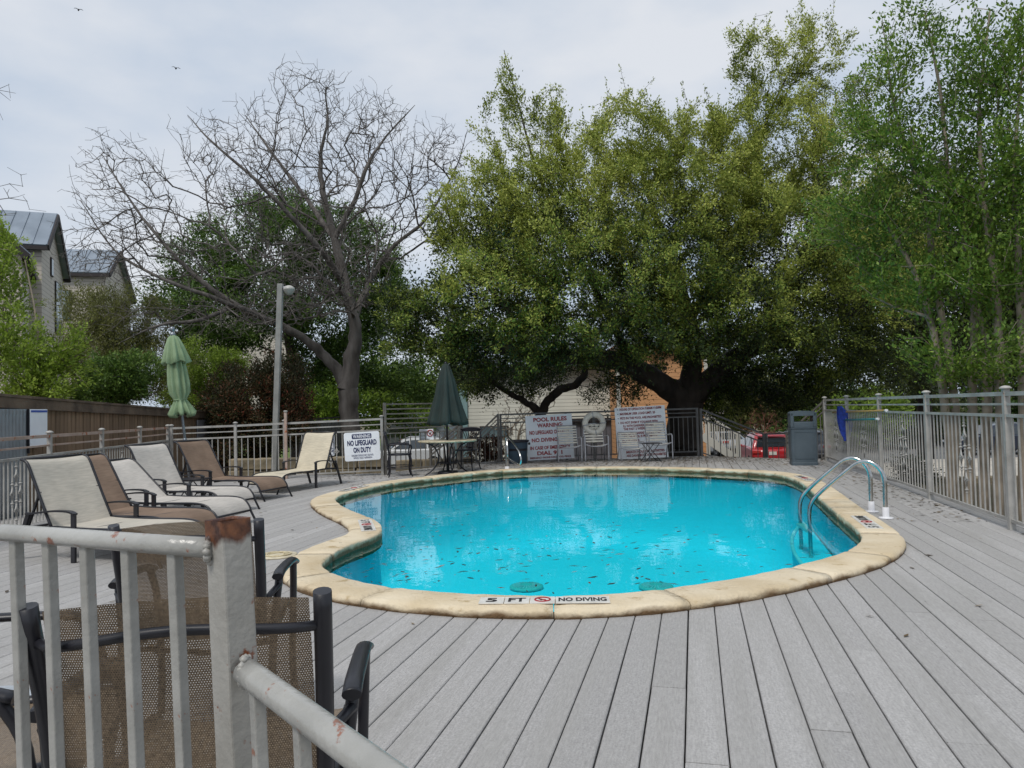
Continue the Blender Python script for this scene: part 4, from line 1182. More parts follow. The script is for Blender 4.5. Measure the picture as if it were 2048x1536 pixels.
# ------------------------------------------------------------------ ladder, hand rail, drains
M_steel = mat('brushed_steel', lin(206, 206, 204), lin(180, 180, 178), rough=0.16, metal=1.0, scale=20)
M_pvc = mat('white_plastic', lin(222, 222, 224), lin(206, 206, 210), rough=0.35, scale=6)
lad = thing('pool_ladder', 'bright steel pool ladder with two arched rails on the street side', 'ladder', (0, 0, 0))
for (su, sv) in ((1743, 1024), (1772, 1037)):
    s0 = gp(su, sv); dd = Vector((-0.78, 0.62, 0)).normalized()
    pt = lambda r, z: s0 + dd * r + Vector((0, 0, z))
    path = smooth_curve([pt(0, 0.0), pt(0, 0.22), pt(0.0, 0.42), pt(0.05, 0.54), pt(0.15, 0.605), pt(0.26, 0.59), pt(0.38, 0.50), pt(0.66, 0.255), pt(0.765, 0.13), pt(0.80, 0.0), pt(0.80, -0.25), pt(0.80, -0.6)], 6)
    MB().tube(path, 0.023, 14).build('rail', M_steel, lad)
    MB().lathe([(0.075, 0.0), (0.078, 0.006), (0.07, 0.014), (0.036, 0.016), (0.034, 0.02), (0.034, 0.115), (0.028, 0.12)], 24, pt(0, 0.002)).build('socket', M_pvc, lad)
a0, a1 = gp(1743, 1024), gp(1772, 1037)
for zz in (-0.2, -0.52):
    q0, q1 = a0 + dd * 0.80, a1 + dd * 0.80
    MB().bar((q0.x, q0.y, zz), (q1.x, q1.y, zz), 0.09, 0.03).build('step', M_pvc, lad)
hp = gp(1013, 941); hr = thing('hand_rail', 'looped steel hand rail at the far end of the pool beside the blue bin', 'hand rail', (hp.x, hp.y, 0))
dd = Vector((0.32, -0.75, 0)).normalized()
pt = lambda r, z: dd * r + Vector((0, 0, z))
MB().tube(smooth_curve([pt(0, 0), pt(0, 0.4), pt(0.0, 0.66), pt(0.05, 0.72), pt(0.14, 0.70), pt(0.55, 0.50), pt(0.72, 0.36), pt(0.76, 0.25), pt(0.7, 0.17), pt(0.5, 0.18), pt(0.07, 0.26)], 6), 0.021, 12).build('rail', M_steel, hr)
MB().tube([pt(0.07, 0.0), pt(0.07, 0.68)], 0.02, 12).build('inner_post', M_steel, hr)
for r_ in (0, 0.07):
    MB().lathe([(0.045, 0.0), (0.045, 0.01), (0.03, 0.014), (0.03, 0.08), (0.024, 0.085)], 18, pt(r_, 0.002)).build('socket', M_pvc, hr)
M_drain = mat('green_grey_grate', lin(120, 190, 186), lin(132, 200, 194), rough=0.6, scale=10)
for (u, lab) in ((1053, 'round ribbed drain cover under water left of the NO DIVING tiles'), (1312, 'round ribbed drain cover under water right of the NO DIVING tiles')):
    p = gp(u, 1176, DEEP + 0.01); t = thing('drain_cover', lab, 'drain cover', p, group='round drain covers on the pool floor')
    MB().lathe([(0.25, 0.0), (0.25, 0.03), (0.22, 0.04), (0.08, 0.05), (0.05, 0.05)], 32).build('dome', M_drain, t)
    for k in range(24):
        g = 2 * math.pi * k / 24
        MB().bar((0.1 * math.cos(g), 0.1 * math.sin(g), 0.055), (0.21 * math.cos(g), 0.21 * math.sin(g), 0.045), 0.012, 0.012).build('rib', M_pvc, t)
# skimmer lid with a coil of cord on it
p = gp(556, 1112); t = thing('skimmer_lid', 'round pale skimmer lid set in the boards beside the coping, cord lying on it', 'lid', (p.x, p.y, 0.0))
M_lid = mat('yellowed_plastic', lin(206, 196, 170), lin(184, 174, 150), rough=0.5, scale=12)
MB().lathe([(0.17, 0.0), (0.17, 0.012), (0.155, 0.016), (0.02, 0.016)], 32).build('lid', M_lid, t)
pts = []
for k in range(70):
    g = k * 0.42; r_ = 0.05 + 0.08 * abs(math.sin(k * 0.19)); pts.append((r_ * math.cos(g), r_ * math.sin(g), 0.022 + 0.004 * math.sin(k)))
MB().tube(pts, 0.004, 5).build('cord', mat('pale_cord', lin(214, 202, 168), lin(190, 178, 148), rough=0.9, scale=30), t)

# ------------------------------------------------------------------ bins, life ring, net, lamp
M_slatebin = mat('slate_blue_plastic', lin(84, 96, 104), lin(74, 86, 94), rough=0.55, scale=3, spec=0.35)
M_hole = mat('bin_inside', lin(22, 24, 26), rough=0.8)
p = gp(1617, 931); t = thing('trash_can', 'tall slate grey trash can with a domed hood and open window', 'trash can', (p.x, p.y + 0.25, 0), math.radians(-14))
def taper(z0, z1, w0, w1, r=0.05, n=4):
    rows = []
    for (z, w) in ((z0, w0), (z1, w1)):
        row = []
        for (sx, sy, a0) in ((1, 1, 0), (-1, 1, 90), (-1, -1, 180), (1, -1, 270)):
            for k in range(n + 1):
                g = math.radians(a0 + 90 * k / n); row.append(Vector((sx * (w/2 - r) + r * math.cos(g), sy * (w/2 - r) + r * math.sin(g), z)))
        rows.append(row)
    return rows
mb = MB(); rows = taper(0, 0.05, 0.50, 0.50) + taper(0.06, 0.74, 0.49, 0.50); mb.sheet(rows, False, closed=True); mb.build('body', M_slatebin, t)
for a_ in range(4):
    for (c, d) in (((0, -0.251, 0.675), (0.36, 0.008, 0.012)), ((0, -0.249, 0.14), (0.36, 0.008, 0.012)), ((-0.18, -0.25, 0.41), (0.012, 0.008, 0.53)), ((0.18, -0.25, 0.41), (0.012, 0.008, 0.53))):
        R = Matrix.Rotation(a_ * math.pi / 2, 3, 'Z'); mb = MB(); mb.box(R @ Vector(c), d, R); mb.build('panel_rib', M_slatebin, t)
mb = MB(); mb.sheet(taper(0.735, 0.75, 0.515, 0.525) + taper(0.765, 0.765, 0.525, 0.515), False, closed=True); mb.build('hood_rim', M_slatebin, t)
ww = 0.50
# hood: two side cheeks, front and back frames round the open window, rounded top
for s_ in (-1, 1):
    mb = MB(); mb.box((s_ * (ww/2 - 0.035), 0, 0.915), (0.07, ww, 0.31)); mb.build('hood_cheek', M_slatebin, t, bevel=0.02)
for s_ in (-1, 1):
    mb = MB(); mb.box((0, s_ * (ww/2 - 0.022), 0.82), (ww - 0.13, 0.044, 0.12)); mb.build('hood_sill', M_slatebin, t, bevel=0.01)
arc = [Vector((-ww/2, 0, 1.0))] + [Vector((-ww/2 + 0.07 - 0.07 * math.cos(math.radians(a_)), 0, 1.03 + 0.06 * math.sin(math.radians(a_)))) for a_ in (0, 30, 60, 90)] + [Vector((0, 0, 1.098))] + [Vector((ww/2 - 0.07 + 0.07 * math.sin(math.radians(a_)), 0, 1.03 + 0.06 * math.cos(math.radians(a_)))) for a_ in (0, 30, 60, 90)] + [Vector((ww/2, 0, 1.0)), Vector((ww/2 - 0.07, 0, 1.0)), Vector((-ww/2 + 0.07, 0, 1.0))]
mb = MB(); mb.prism([v + Vector((0, -ww/2, 0)) for v in arc], (0, ww, 0)); mb.build('hood_top', M_slatebin, t)
p = gp(1036, 928); t = thing('waste_bin', 'low dark blue bin with a black rolled rim beside the POOL RULES board', 'bin', (p.x, p.y + 0.2, 0))
M_bluebin = mat('dark_blue_plastic', lin(52, 72, 88), lin(44, 62, 78), rough=0.5, scale=4)
MB().lathe([(0.205, 0), (0.215, 0.01), (0.245, 0.5), (0.25, 0.52)], 28).build('body', M_bluebin, t)
MB().lathe([(0.25, 0.5), (0.275, 0.505), (0.28, 0.535), (0.255, 0.55), (0.24, 0.545), (0.235, 0.3)], 28, caps=False).build('rim', M_bronze, t)
for s_ in (-1, 1):
    mb = MB(); mb.box((s_ * 0.275, 0, 0.46), (0.05, 0.12, 0.06)); mb.build('handle', M_bronze, t, bevel=0.015)
p = at(1190, 919, 17.85); rc = at(1188, 847, p.y + 0.02)
t = thing('ring_stand', 'slim grey post carrying the life ring behind the strap chairs', 'post', (rc.x + 0.005, p.y + 0.13, 0))
mb = MB(); mb.box((0, 0, 0.52), (0.06, 0.05, 1.04)); mb.build('shaft', M_slate, t)
MB().tube([(0, -0.02, 1.02), (0, -0.16, 1.02), (0, -0.17, 1.05)], 0.009, 8).build('hook', M_wframe, t)
t = thing('life_ring', 'white life ring hanging between the two rules boards', 'life ring', rc)
M_ring = mat('life_ring_white', lin(214, 210, 200), lin(196, 192, 182), rough=0.6, scale=6)
mb = MB(); mb.ring((0, 0, 0), 0.215, 0.072, 40, 14); mb.build('ring', M_ring, t)
for a_ in (98, 3, 190, 280):
    g = math.radians(a_); R = Matrix.Rotation(-g, 3, 'Y'); mb = MB(); q = Vector((0.215 * math.cos(g), 0, 0.215 * math.sin(g)))
    pts = [q + R @ Vector((0.076 * math.cos(2 * math.pi * k / 14), 0.076 * math.sin(2 * math.pi * k / 14), 0)) for k in range(14)]
    mb.tube(pts, 0.012, 6, closed=True); mb.build('band', M_wframe, t)
for k in range(3):
    r_ = 0.05 + 0.015 * k
    pts = [(-0.02 + 0.03 * k / 3 + r_ * math.sin(q * 0.33), -0.05, -0.02 - r_ * 1.5 * (1 - math.cos(q * 0.33)) * 0.62) for q in range(19)]
    MB().tube(pts, 0.008, 6).build('rope', M_ring, t)
# pool pole and blue leaf net hung on the fence
M_teal = mat('teal_tube', lin(40, 120, 124), lin(34, 104, 110), rough=0.4, scale=10)
M_yellow = mat('ochre_pole', lin(168, 140, 84), lin(148, 120, 70), rough=0.4, scale=8)
M_blue = mat('blue_net', lin(28, 64, 168), lin(18, 42, 116), rough=0.6, scale=20)
fy = lambda u: rf_pt(rf_t(u))
a_, b_ = fy(1668), fy(1772)
a_ = at(1666, 825, a_.y - 0.15); b_ = at(1771, 821, b_.y - 0.12)
t = thing('pool_pole', 'ochre telescopic pool pole resting along the street fence', 'pole', (a_ + b_) / 2)
MB().tube([a_ - (a_+b_)/2, b_ - (a_+b_)/2], 0.016, 10).build('tube', M_yellow, t)
MB().tube([b_ - (a_+b_)/2, b_ - (a_+b_)/2 + (b_-a_).normalized() * 0.07], 0.022, 10).build('end_cap', M_pvc, t)
n0 = at(1690, 840, fy(1690).y - 0.22); n1 = at(1752, 838, fy(1752).y - 0.2)
t = thing('leaf_net', 'bright blue pool leaf net with teal handle hung on the street fence', 'net', n0)
MB().tube([(0, 0, 0), n1 - n0], 0.016, 10).build('handle', M_teal, t)
MB().tube([n1 - n0, n1 - n0 + (n1 - n0).normalized() * 0.14], 0.02, 10).build('grip', M_pvc, t)
nt_ = at(1679, 814, n0.y) - n0; nb = at(1691, 882, n0.y) - n0
rows = []
for k in range(13):
    f = k / 12; c = nt_.lerp(nb, f) + Vector((0.05 * math.sin(math.pi * f), 0, 0)); hw_ = 0.02 + 0.11 * math.sin(math.pi * min(1, f * 1.05 + 0.05)) ** 0.6
    rows.append([c + Vector((0.055 * (q - 0.5) * math.sin(math.pi * f) * 2.2 + 0.02 * (q - .5), hw_ * math.cos(math.pi * q), 0.01 * q)) for q in (0, 0.2, 0.4, 0.6, 0.8, 1)])
mb = MB(); mb.sheet(rows); mb.build('bag', M_blue, t)
MB().tube([r_[0] for r_ in rows] + [r_[-1] for r_ in reversed(rows)], 0.011, 8, closed=True).build('hoop', M_blue, t)
# lamp pole
lb = gp(548, 950); lt = at(561, 568, lb.y + 0.05)
t = thing('lamp_post', 'grey square lamp post with a white dome head before the bare tree', 'lamp post', (lb.x, lb.y, -0.1))
M_lamp = mat('grey_lamp_paint', lin(142, 142, 138), lin(124, 124, 120), rough=0.5, scale=5)
ltl = lt - Vector((lb.x, lb.y, -0.1))
MB().bar((0, 0, 0), ltl, 0.115, 0.115, up=(0, 1, 0)).build('pole', M_lamp, t, bevel=0.012)
MB().tube([ltl + Vector((0.04, 0, -0.09)), ltl + Vector((0.12, -0.02, -0.08))], 0.03, 10).build('arm', M_wframe, t)
MB().lathe([(0.03, 0.06), (0.06, 0.05), (0.11, 0.015), (0.125, -0.025), (0.12, -0.035), (0.09, -0.1), (0.05, -0.14), (0.005, -0.15)], 20, ltl + Vector((0.19, -0.02, -0.1))).build('head', mat('lamp_head_grey', lin(186, 184, 178), lin(166, 164, 158), rough=0.4, scale=4), t)
# fallen leaves
def leaf_scatter(name, label, pts, size, m, z, seed, tilt=0.25):
    rr = random.Random(seed); mb = MB(); tone = []
    for (x, y) in pts:
        g = rr.uniform(0, 2 * math.pi); l = size * rr.uniform(0.6, 1.6); w = l * rr.uniform(0.18, 0.42)
        a = Vector((math.cos(g), math.sin(g), rr.uniform(-tilt, tilt) * 0.4)); b = Vector((-math.sin(g), math.cos(g), rr.uniform(-tilt, tilt)))
        c = Vector((x, y, z + rr.uniform(0, 0.004) + l * tilt * 0.35))
        mb.add([c - a * l, c + b * w, c + a * l, c - b * w], [(0, 1, 2, 3)])
        tone += [rr.random()] * 4
    me = mb.mesh(name, m); at_ = me.attributes.new('tone', 'FLOAT', 'POINT'); at_.data.foreach_set('value', tone)
    o = put(name, me); return tag(o, label, kind='stuff')
def inside(poly, x, y):
    c = False
    for i in range(len(poly)):
        (x0, y0), (x1, y1) = poly[i], poly[(i+1) % len(poly)]
        if (y0 > y) != (y1 > y) and x < x0 + (x1 - x0) * (y - y0) / (y1 - y0): c = not c
    return c
WPOLY = [tuple(pool_pt(i, COPE_W + 0.03, 0).xy) for i in range(0, NPOOL, 3)]
CPOLY = [tuple(OUTER[i].xy) for i in range(0, NPOOL, 3)]
M_dry = leaf_mat('dry_leaf', [(0, lin(50, 42, 32)), (0.5, lin(76, 64, 48)), (0.85, lin(110, 92, 66)), (1, lin(140, 116, 76))], 0.1)
M_wet = leaf_mat('wet_leaf', [(0, lin(30, 34, 30)), (0.6, lin(56, 54, 42)), (0.9, lin(110, 78, 60)), (1, lin(150, 130, 120))], 0.0, 0.3)
rr = random.Random(11); pts = []
while len(pts) < 330:
    if rr.random() < 0.72:
        c = gp(*rr.choice([(780, 1140), (900, 1150), (1000, 1120), (1300, 1110), (1450, 1100), (850, 1060), (1150, 1070), (1250, 1150)]), WATER_Z); x, y = rr.gauss(c.x, 0.5), rr.gauss(c.y, 0.6)
    else:
        x, y = rr.uniform(-3, 4.5), rr.uniform(4.5, 15)
    if inside(WPOLY, x, y): pts.append((x, y))
leaf_scatter('floating_leaves', 'small dark fallen leaves floating on the pool', pts, 0.032, M_wet, WATER_Z + 0.003, 12, 0.03)
pts = []; DPOLY = [tuple(p) for p in DECK_POLY]
while len(pts) < 8500:
    q = rr.random()
    if q < 0.72: x, y = rr.uniform(-2.5, 6.8), 18.2 - abs(rr.gauss(0, 1.3))
    elif q < 0.775:
        t_ = rr.uniform(0.5, 9); x, y = (rf_pt(t_).x - abs(rr.gauss(0, 0.35)), rf_pt(t_).y)
    elif q < 0.97: x, y = rr.uniform(-4, 6), rr.uniform(13, 17)
    else: x, y = rr.uniform(-6, 5), rr.uniform(4, 16)
    if inside(DPOLY, x, y) and not inside(CPOLY, x, y): pts.append((x, y))
leaf_scatter('leaf_litter', 'dry brown leaves scattered over the far boards', pts, 0.026, M_dry, 0.003, 13)

# ================================================================== WALL, HOUSES, CARS
M_oldwood = mat('weathered_brown_wood', lin(142, 118, 94), lin(100, 82, 64), rough=0.9, scale=2.0, detail=8, lo=0.3, hi=0.7, bump=0.5, bscale=14, stretch=(5, 5, 0.5), objrand=0.22)
M_capwood = mat('brown_cap_board', lin(112, 96, 80), lin(74, 62, 52), rough=0.9, scale=3, detail=8, bump=0.4, bscale=20)
M_galv = mat('galvanised_sheet', lin(148, 154, 158), lin(126, 132, 136), rough=0.45, metal=0.35, scale=3)
WA, WB = at(-60, 786, 9.3), at(457, 828, 22.5)
wd = Vector((WB.x - WA.x, WB.y - WA.y, 0)); WL = wd.length; wdn = wd.normalized(); wn_ = Vector((-wdn.y, wdn.x, 0))
wr = math.atan2(wdn.y, wdn.x)
wall = thing('board_wall', 'long wall of weathered upright brown boards with a heavy cap behind the loungers', 'wall', (WA.x, WA.y, 0), wr)
def wz(s): return WA.z + (WB.z - WA.z) * s / WL
bw = 0.14; nbd = int(WL / bw); rr = random.Random(5)
unit = {}
for k in range(nbd):
    s = k * bw; ht = wz(s) - 0.1 + 0.6
    mb = MB(); mb.box((0, rr.uniform(-0.006, 0.006), -0.6 + ht / 2), (bw - 0.008, 0.022, ht)); mb.build('board', M_oldwood, wall, loc=(s + bw / 2, 0, 0))
mb = MB(); mb.bar((0, -0.05, wz(0) - 0.085), (WL, -0.05, wz(WL) - 0.085), 0.06, 0.17); mb.build('fascia', M_capwood, wall)
mb = MB(); mb.bar((-0.05, 0, wz(0)), (WL + 0.05, 0, wz(WL)), 0.2, 0.035); mb.build('cap', M_capwood, wall)
mb = MB(); mb.box((WL + 0.05, 0.0, (wz(WL) - 0.6) / 2), (0.1, 0.14, wz(WL) + 0.55)); mb.build('end_post', M_oldwood, wall)
def corrugated(label, s0, s1, z0, z1, name='metal_sheet'):
    t = thing(name, label, 'metal sheet', (WA.x, WA.y, 0), wr)
    rows = [[], []]; n = int((s1 - s0) / 0.014)
    for k in range(n + 1):
        s = s0 + (s1 - s0) * k / n; y = -0.10 + 0.012 * math.cos(2 * math.pi * k * 0.014 / 0.09)
        rows[0].append((s, y, z0)); rows[1].append((s, y, z1))
    mb = MB(); mb.sheet(rows); mb.build('sheet', M_galv, t)
    mb = MB(); mb.bar((s0, -0.09, z1 - 0.04), (s1, -0.09, z1 - 0.04), 0.02, 0.05); mb.build('batten', M_galv, t)
    return t
def wall_s(u):
    return min((abs((WA + wdn * (k * 0.02)).x / (WA + wdn * (k * 0.02)).y - _ray(u, 850).x / _ray(u, 850).y), k * 0.02) for k in range(int(WL / 0.02)))[1]
corrugated('silvery corrugated metal sheet fixed to the board wall at the left picture edge', 0.0, wall_s(40), -0.3, wz(0) - 0.2)
t = thing('flat_metal_panel', 'plain grey metal panel on the far part of the board wall', 'metal panel', (WA.x, WA.y, 0), wr)
s0, s1 = wall_s(390), wall_s(434)
mb = MB(); mb.box(((s0 + s1) / 2, -0.06, 0.45), (s1 - s0, 0.03, 1.5)); mb.build('sheet', mat('grey_panel', lin(132, 132, 136), lin(116, 116, 120), rough=0.6, scale=3), t)
s0, s1 = wall_s(37), wall_s(73); sm_ = (s0 + s1) / 2; q = WA + wdn * sm_
zt_, zb_ = at(55, 819, q.y).z, at(52, 892, q.y).z
t = thing('blank_sign', 'blank white sign board with a blue top edge on the board wall', 'sign', (WA.x, WA.y, 0), wr)
mb = MB(); mb.box((sm_, -0.15, (zt_ + zb_) / 2), (s1 - s0, 0.01, zt_ - zb_)); mb.build('panel', M_sign, t, bevel=0.004)
mb = MB(); mb.box((sm_, -0.158, zt_ - 0.03), (s1 - s0 - 0.04, 0.004, 0.03)); mb.build('blue_edge', mat('sign_blue', lin(60, 88, 170)), t)
mb = MB(); mb.bar((sm_ - (s1-s0)/2, -0.13, zb_ - 0.1), (sm_ - (s1-s0)/2, -0.13, zt_), 0.03, 0.03, up=(0, 1, 0)); mb.build('stake', M_black, t)

# dark metal screen behind the bare tree trunk
sa, sb = at(598, 842, 23.5), at(700, 834, 23.0)
t = thing('metal_screen', 'dark ribbed metal screen behind the bare tree trunk', 'screen', (sa.x, sa.y, 0), math.atan2(sb.y - sa.y, sb.x - sa.x))
LS = (sb - sa).length; n = 14; M_scr = mat('dark_ribbed_metal', lin(70, 74, 74), lin(58, 62, 62), rough=0.6, scale=3)
for k in range(n):
    mb = MB(); mb.box(((k + 0.5) * LS / n, 0, (sa.z - 1.3) / 2), (LS / n - 0.02, 0.03, sa.z + 1.3)); mb.build('rib_panel', M_scr, t)
mb = MB(); mb.bar((0, 0, sa.z + 0.02), (LS, 0, sb.z + 0.02), 0.08, 0.05); mb.build('cap', M_hole, t)
# low stone retaining walls behind the fence
M_rock = mat('rubble_stone', lin(150, 136, 112), lin(104, 96, 78), rough=0.9, scale=3, detail=8, bump=0.6, bscale=10, objrand=0.18)
def stone_wall(label, a, b, z0, z1, rows_=3, seed=1, sw=0.45):
    a, b = Vector(a), Vector(b); Lw = (b - a).length; rz = math.atan2(b.y - a.y, b.x - a.x)
    t = thing('stone_wall', label, 'wall', (a.x, a.y, 0), rz); rr = random.Random(seed); hh = (z1 - z0) / rows_
    for r_ in range(rows_):
        x = 0
        while x < Lw - 0.05:
            w_ = min(sw * rr.uniform(0.6, 1.5), Lw - x)
            mb = MB(); mb.box((0, 0, 0), (w_ - 0.015, 0.3 + rr.uniform(-0.03, 0.03), hh - 0.012))
            for i, v in enumerate(mb.V): mb.V[i] = (v[0] + rr.uniform(-1, 1) * 0.012, v[1] + rr.uniform(-1, 1) * 0.02, v[2] + rr.uniform(-1, 1) * 0.01)
            mb.build('stone', M_rock, t, bevel=0.02, loc=(x + w_ / 2, 0, z0 + hh * (r_ + 0.5))); x += w_
    return t
stone_wall('low tan stone wall behind the fence near the lamp post', (-6.6, 17.3, 0), (-3.0, 17.0, 0), -0.5, 0.28, 3, 2)
stone_wall('low stone wall behind the warning sign and the dark cast chair', (-2.9, 18.2, 0), (-1.0, 18.6, 0), -0.9, 0.1, 3, 3)
o = stone_wall('row of rough edging stones along the foot of the street fence', rf_pt(-2.5, 0) + Vector((0.22, 0, 0)), rf_pt(9.0, 0) + Vector((0.22, 0, 0)), -0.28, -0.03, 1, 4, 0.6)
M_timber = mat('dark_edging_timber', lin(74, 62, 50), lin(56, 48, 40), rough=0.9, scale=3)
stone_wall('pale stone edge of the drive beyond the street fence', (8.4, 15.0, 0), (17.5, 14.4, 0), -0.75, -0.3, 2, 6, 0.7)

# ------------------------------------------------------------------ houses
M_siding_g = None
def siding(name, c, shadow, pitch):
    if name in MATS: return MATS[name]
    m = mat(name, c, tuple(x * 0.9 for x in c[:3]) + (1,), rough=0.8, scale=1.5)
    nt = m.node_tree; L = nt.links.new; bs = nt.nodes['Principled BSDF']
    tc = nd(nt, 'ShaderNodeTexCoord'); sp = nd(nt, 'ShaderNodeSeparateXYZ'); L(tc.outputs['Object'], sp.inputs[0])
    md = nd(nt, 'ShaderNodeMath', operation='FRACT'); dv = nd(nt, 'ShaderNodeMath', operation='DIVIDE'); dv.inputs[1].default_value = pitch
    L(sp.outputs['Z'], dv.inputs[0]); L(dv.outputs[0], md.inputs[0])
    bp = nd(nt, 'ShaderNodeBump'); bp.inputs['Strength'].default_value = 1.0; bp.inputs['Distance'].default_value = 0.03; bp.invert = True
    L(md.outputs[0], bp.inputs['Height']); L(bp.outputs['Normal'], bs.inputs['Normal'])
    rp = nd(nt, 'ShaderNodeValToRGB'); rp.color_ramp.elements[0].position = 0.86; rp.color_ramp.elements[0].color = (1, 1, 1, 1); rp.color_ramp.elements[1].position = 0.9; rp.color_ramp.elements[1].color = (shadow, shadow, shadow, 1)
    L(md.outputs[0], rp.inputs['Fac'])
    src = bs.inputs['Base Color'].links[0].from_socket
    mx = nd(nt, 'ShaderNodeMix', data_type='RGBA', blend_type='MULTIPLY'); mx.inputs['Factor'].default_value = 1
    L(src, mx.inputs['A']); L(rp.outputs['Color'], mx.inputs['B']); L(mx.outputs['Result'], bs.inputs['Base Color'])
    return m
M_sg = siding('grey_lap_siding', lin(190, 182, 170), 0.62, 0.19)
M_sw = siding('white_lap_siding', lin(206, 206, 196), 0.66, 0.15)
M_so = siding('ochre_lap_siding', lin(200, 150, 106), 0.66, 0.17)
M_tealp = mat('pale_teal_paint', lin(150, 182, 186), lin(138, 170, 174), rough=0.7, scale=2)
M_roof = mat('standing_seam_zinc', lin(146, 156, 166), lin(128, 138, 148), rough=0.4, metal=0.4, scale=1.2)
M_fasc = mat('dark_fascia', lin(48, 42, 42), rough=0.7)
M_glass = mat('window_glass', lin(70, 86, 92), lin(120, 140, 146), rough=0.08, scale=1.0, spec=0.8)
M_trimw = mat('white_trim', lin(210, 208, 200), rough=0.6)
def window(parent, c, w, h, yaw_dir, mull=1):
    """flat window facing local -y at c"""
    o = MB(); o.box((0, 0, 0), (w, 0.05, h)); f = o.build('window', M_fasc, parent, loc=c)
    for k in range(mull + 1):
        pw = (w - 0.08) / (mull + 1) - 0.03
        mb = MB(); mb.box((-w/2 + 0.055 + pw / 2 + k * (pw + 0.03), -0.02, 0), (pw, 0.03, h - 0.1)); mb.build('pane', M_glass, f)
    return f
def gable_house(label, corner, yaw, width, depth, z0, ze, zr, apex=0.5, z_right=None, wins=(), side_wins=(), name='town_house', roof_t=0.12):
    """gable wall faces local -y, from x=0 to width; ridge runs along +y"""
    t = thing(name, label, 'house', (corner[0], corner[1], 0), math.radians(yaw))
    zr_ = z_right if z_right is not None else ze
    xa = width * apex
    pts = [(0, 0, z0), (width, 0, z0), (width, 0, zr_), (xa, 0, zr), (0, 0, ze)]
    MB().prism(pts, (0, depth, 0)).build('wall', M_sg, t)
    oh = 0.25
    def slope(p, q, nm):
        p, q = Vector(p), Vector(q); d = (q - p).normalized(); n = Vector((-d.z, 0, d.x)); n = n if n.z > 0 else -n
        e = q + d * oh
        mb = MB(); mb.prism([(p.x, -oh, p.z) , (e.x, -oh, e.z), (e.x + n.x * roof_t, -oh, e.z + n.z * roof_t), (p.x + n.x * roof_t * 0.2, -oh, p.z + roof_t * 1.05)], (0, depth + 2 * oh, 0)); rf = mb.build('roof', M_roof, t)
        k = 0
        y = -oh + 0.03
        while y < depth + oh:
            a = Vector((p.x + n.x * roof_t, y, p.z + n.z * roof_t)); b = Vector((e.x + n.x * roof_t, y, e.z + n.z * roof_t))
            MB().bar(a, b, 0.03, 0.06, up=n).build('seam', M_roof, rf); y += 0.5
        mb = MB(); mb.bar((p.x, -oh - 0.03, p.z - 0.02), (e.x, -oh - 0.03, e.z - 0.02), 0.05, 0.26, up=n); mb.build('rake_board', M_fasc, rf)
        mb = MB(); mb.bar((e.x, -oh, e.z - 0.04), (e.x, depth + oh, e.z - 0.04), 0.14, 0.16); mb.build('gutter', M_fasc, rf)
    slope((xa, 0, zr), (0, 0, ze), 'roof'); slope((xa, 0, zr), (width, 0, zr_), 'roof')
    for (x, z, w, h, m) in wins: window(t, (x, -0.03, z), w, h, 0, m)
    for (y, z, w, h, m) in side_wins:
        f = window(t, (-0.03, y, z), w, h, 0, m); f.rotation_euler = (0, 0, math.radians(-90))
    return t
# two grey town houses beyond the board wall (corner = near left corner of the gable wall)
YA, YB = 30.0, 40.0
ca = at(84, 800, YA); eA = at(82, 488, YA).z; aA = at(118, 424, YA + 1.2).z; rA = at(153, 540, YA + 3.0).z
gable_house('nearer grey sided town house with a standing seam metal roof above the board wall', (ca.x, ca.y), 112, 4.6, 8.0, -1.0, eA, aA, 0.42, rA, wins=((1.9, eA - 0.6, 0.45, 0.8, 0), (3.3, eA - 2.2, 1.3, 2.3, 1)), side_wins=((1.6, eA - 1.8, 1.6, 2.2, 1), (4.2, eA - 1.8, 1.2, 2.2, 1)))
cb_ = at(212, 800, YB); eB = at(210, 545, YB).z; aB = at(236, 500, YB + 1.5).z; rB = at(258, 590, YB + 3.5).z
gable_house('farther grey sided town house with a metal roof, half hidden by the bare branches', (cb_.x, cb_.y), 104, 5.2, 10.0, -1.0, eB, aB, 0.42, rB, side_wins=((2.5, eB - 1.8, 1.6, 1.6, 1),))
cc = at(4, 800, 24); eC = at(4, 450, 24).z; aC = at(-34, 330, 24).z
gable_house('grey town house cut by the left picture edge, only its roof edge showing', (cc.x - 5.2, cc.y - 0.2), 30, 5.0, 6.0, -1.0, eC - 1.2, aC, 0.5, eC - 0.4)
# low house far behind, seen through the branches
cd = at(350, 800, 62); gable_house('distant house roof glimpsed through the leafy tree behind the parasol', (cd.x, cd.y), 20, 9, 9, -1.8, at(350, 672, 62).z, at(400, 610, 62).z)
# white sided house with pale teal corner behind the back railing
hx0, hx1 = at(937, 900, 31), at(1262, 900, 31)
t = thing('white_house', 'white lap sided house with a teal corner behind the back railing', 'house', (hx0.x, hx0.y, 0))
HW = hx1.x - hx0.x
mb = MB(); mb.box((HW / 2, 4, 0.55), (HW, 8, 5.1)); mb.build('wall', M_sw, t)
mb = MB(); mb.box((-0.28, 3.9, 0.55), (0.55, 8, 5.1)); mb.build('teal_corner', M_tealp, t)
mb = MB(); mb.box((HW * 0.66, -0.04, -0.25), (HW * 0.52, 0.1, 1.9)); gd = mb.build('shed_door', mat('grey_boards', lin(96, 98, 106), lin(80, 82, 90), rough=0.7, scale=3), t)
for k in range(16):
    mb = MB(); mb.box((HW * 0.41 + (k + 0.5) * HW * 0.5 / 16, -0.105, -0.25), (HW * 0.5 / 16 - 0.02, 0.025, 1.84)); mb.build('door_board', MATS['grey_boards'], gd)
mb = MB(); mb.box((HW * 0.66, -0.14, 0.76), (HW * 0.54, 0.22, 0.14)); mb.build('awning_beam', M_fasc, t)
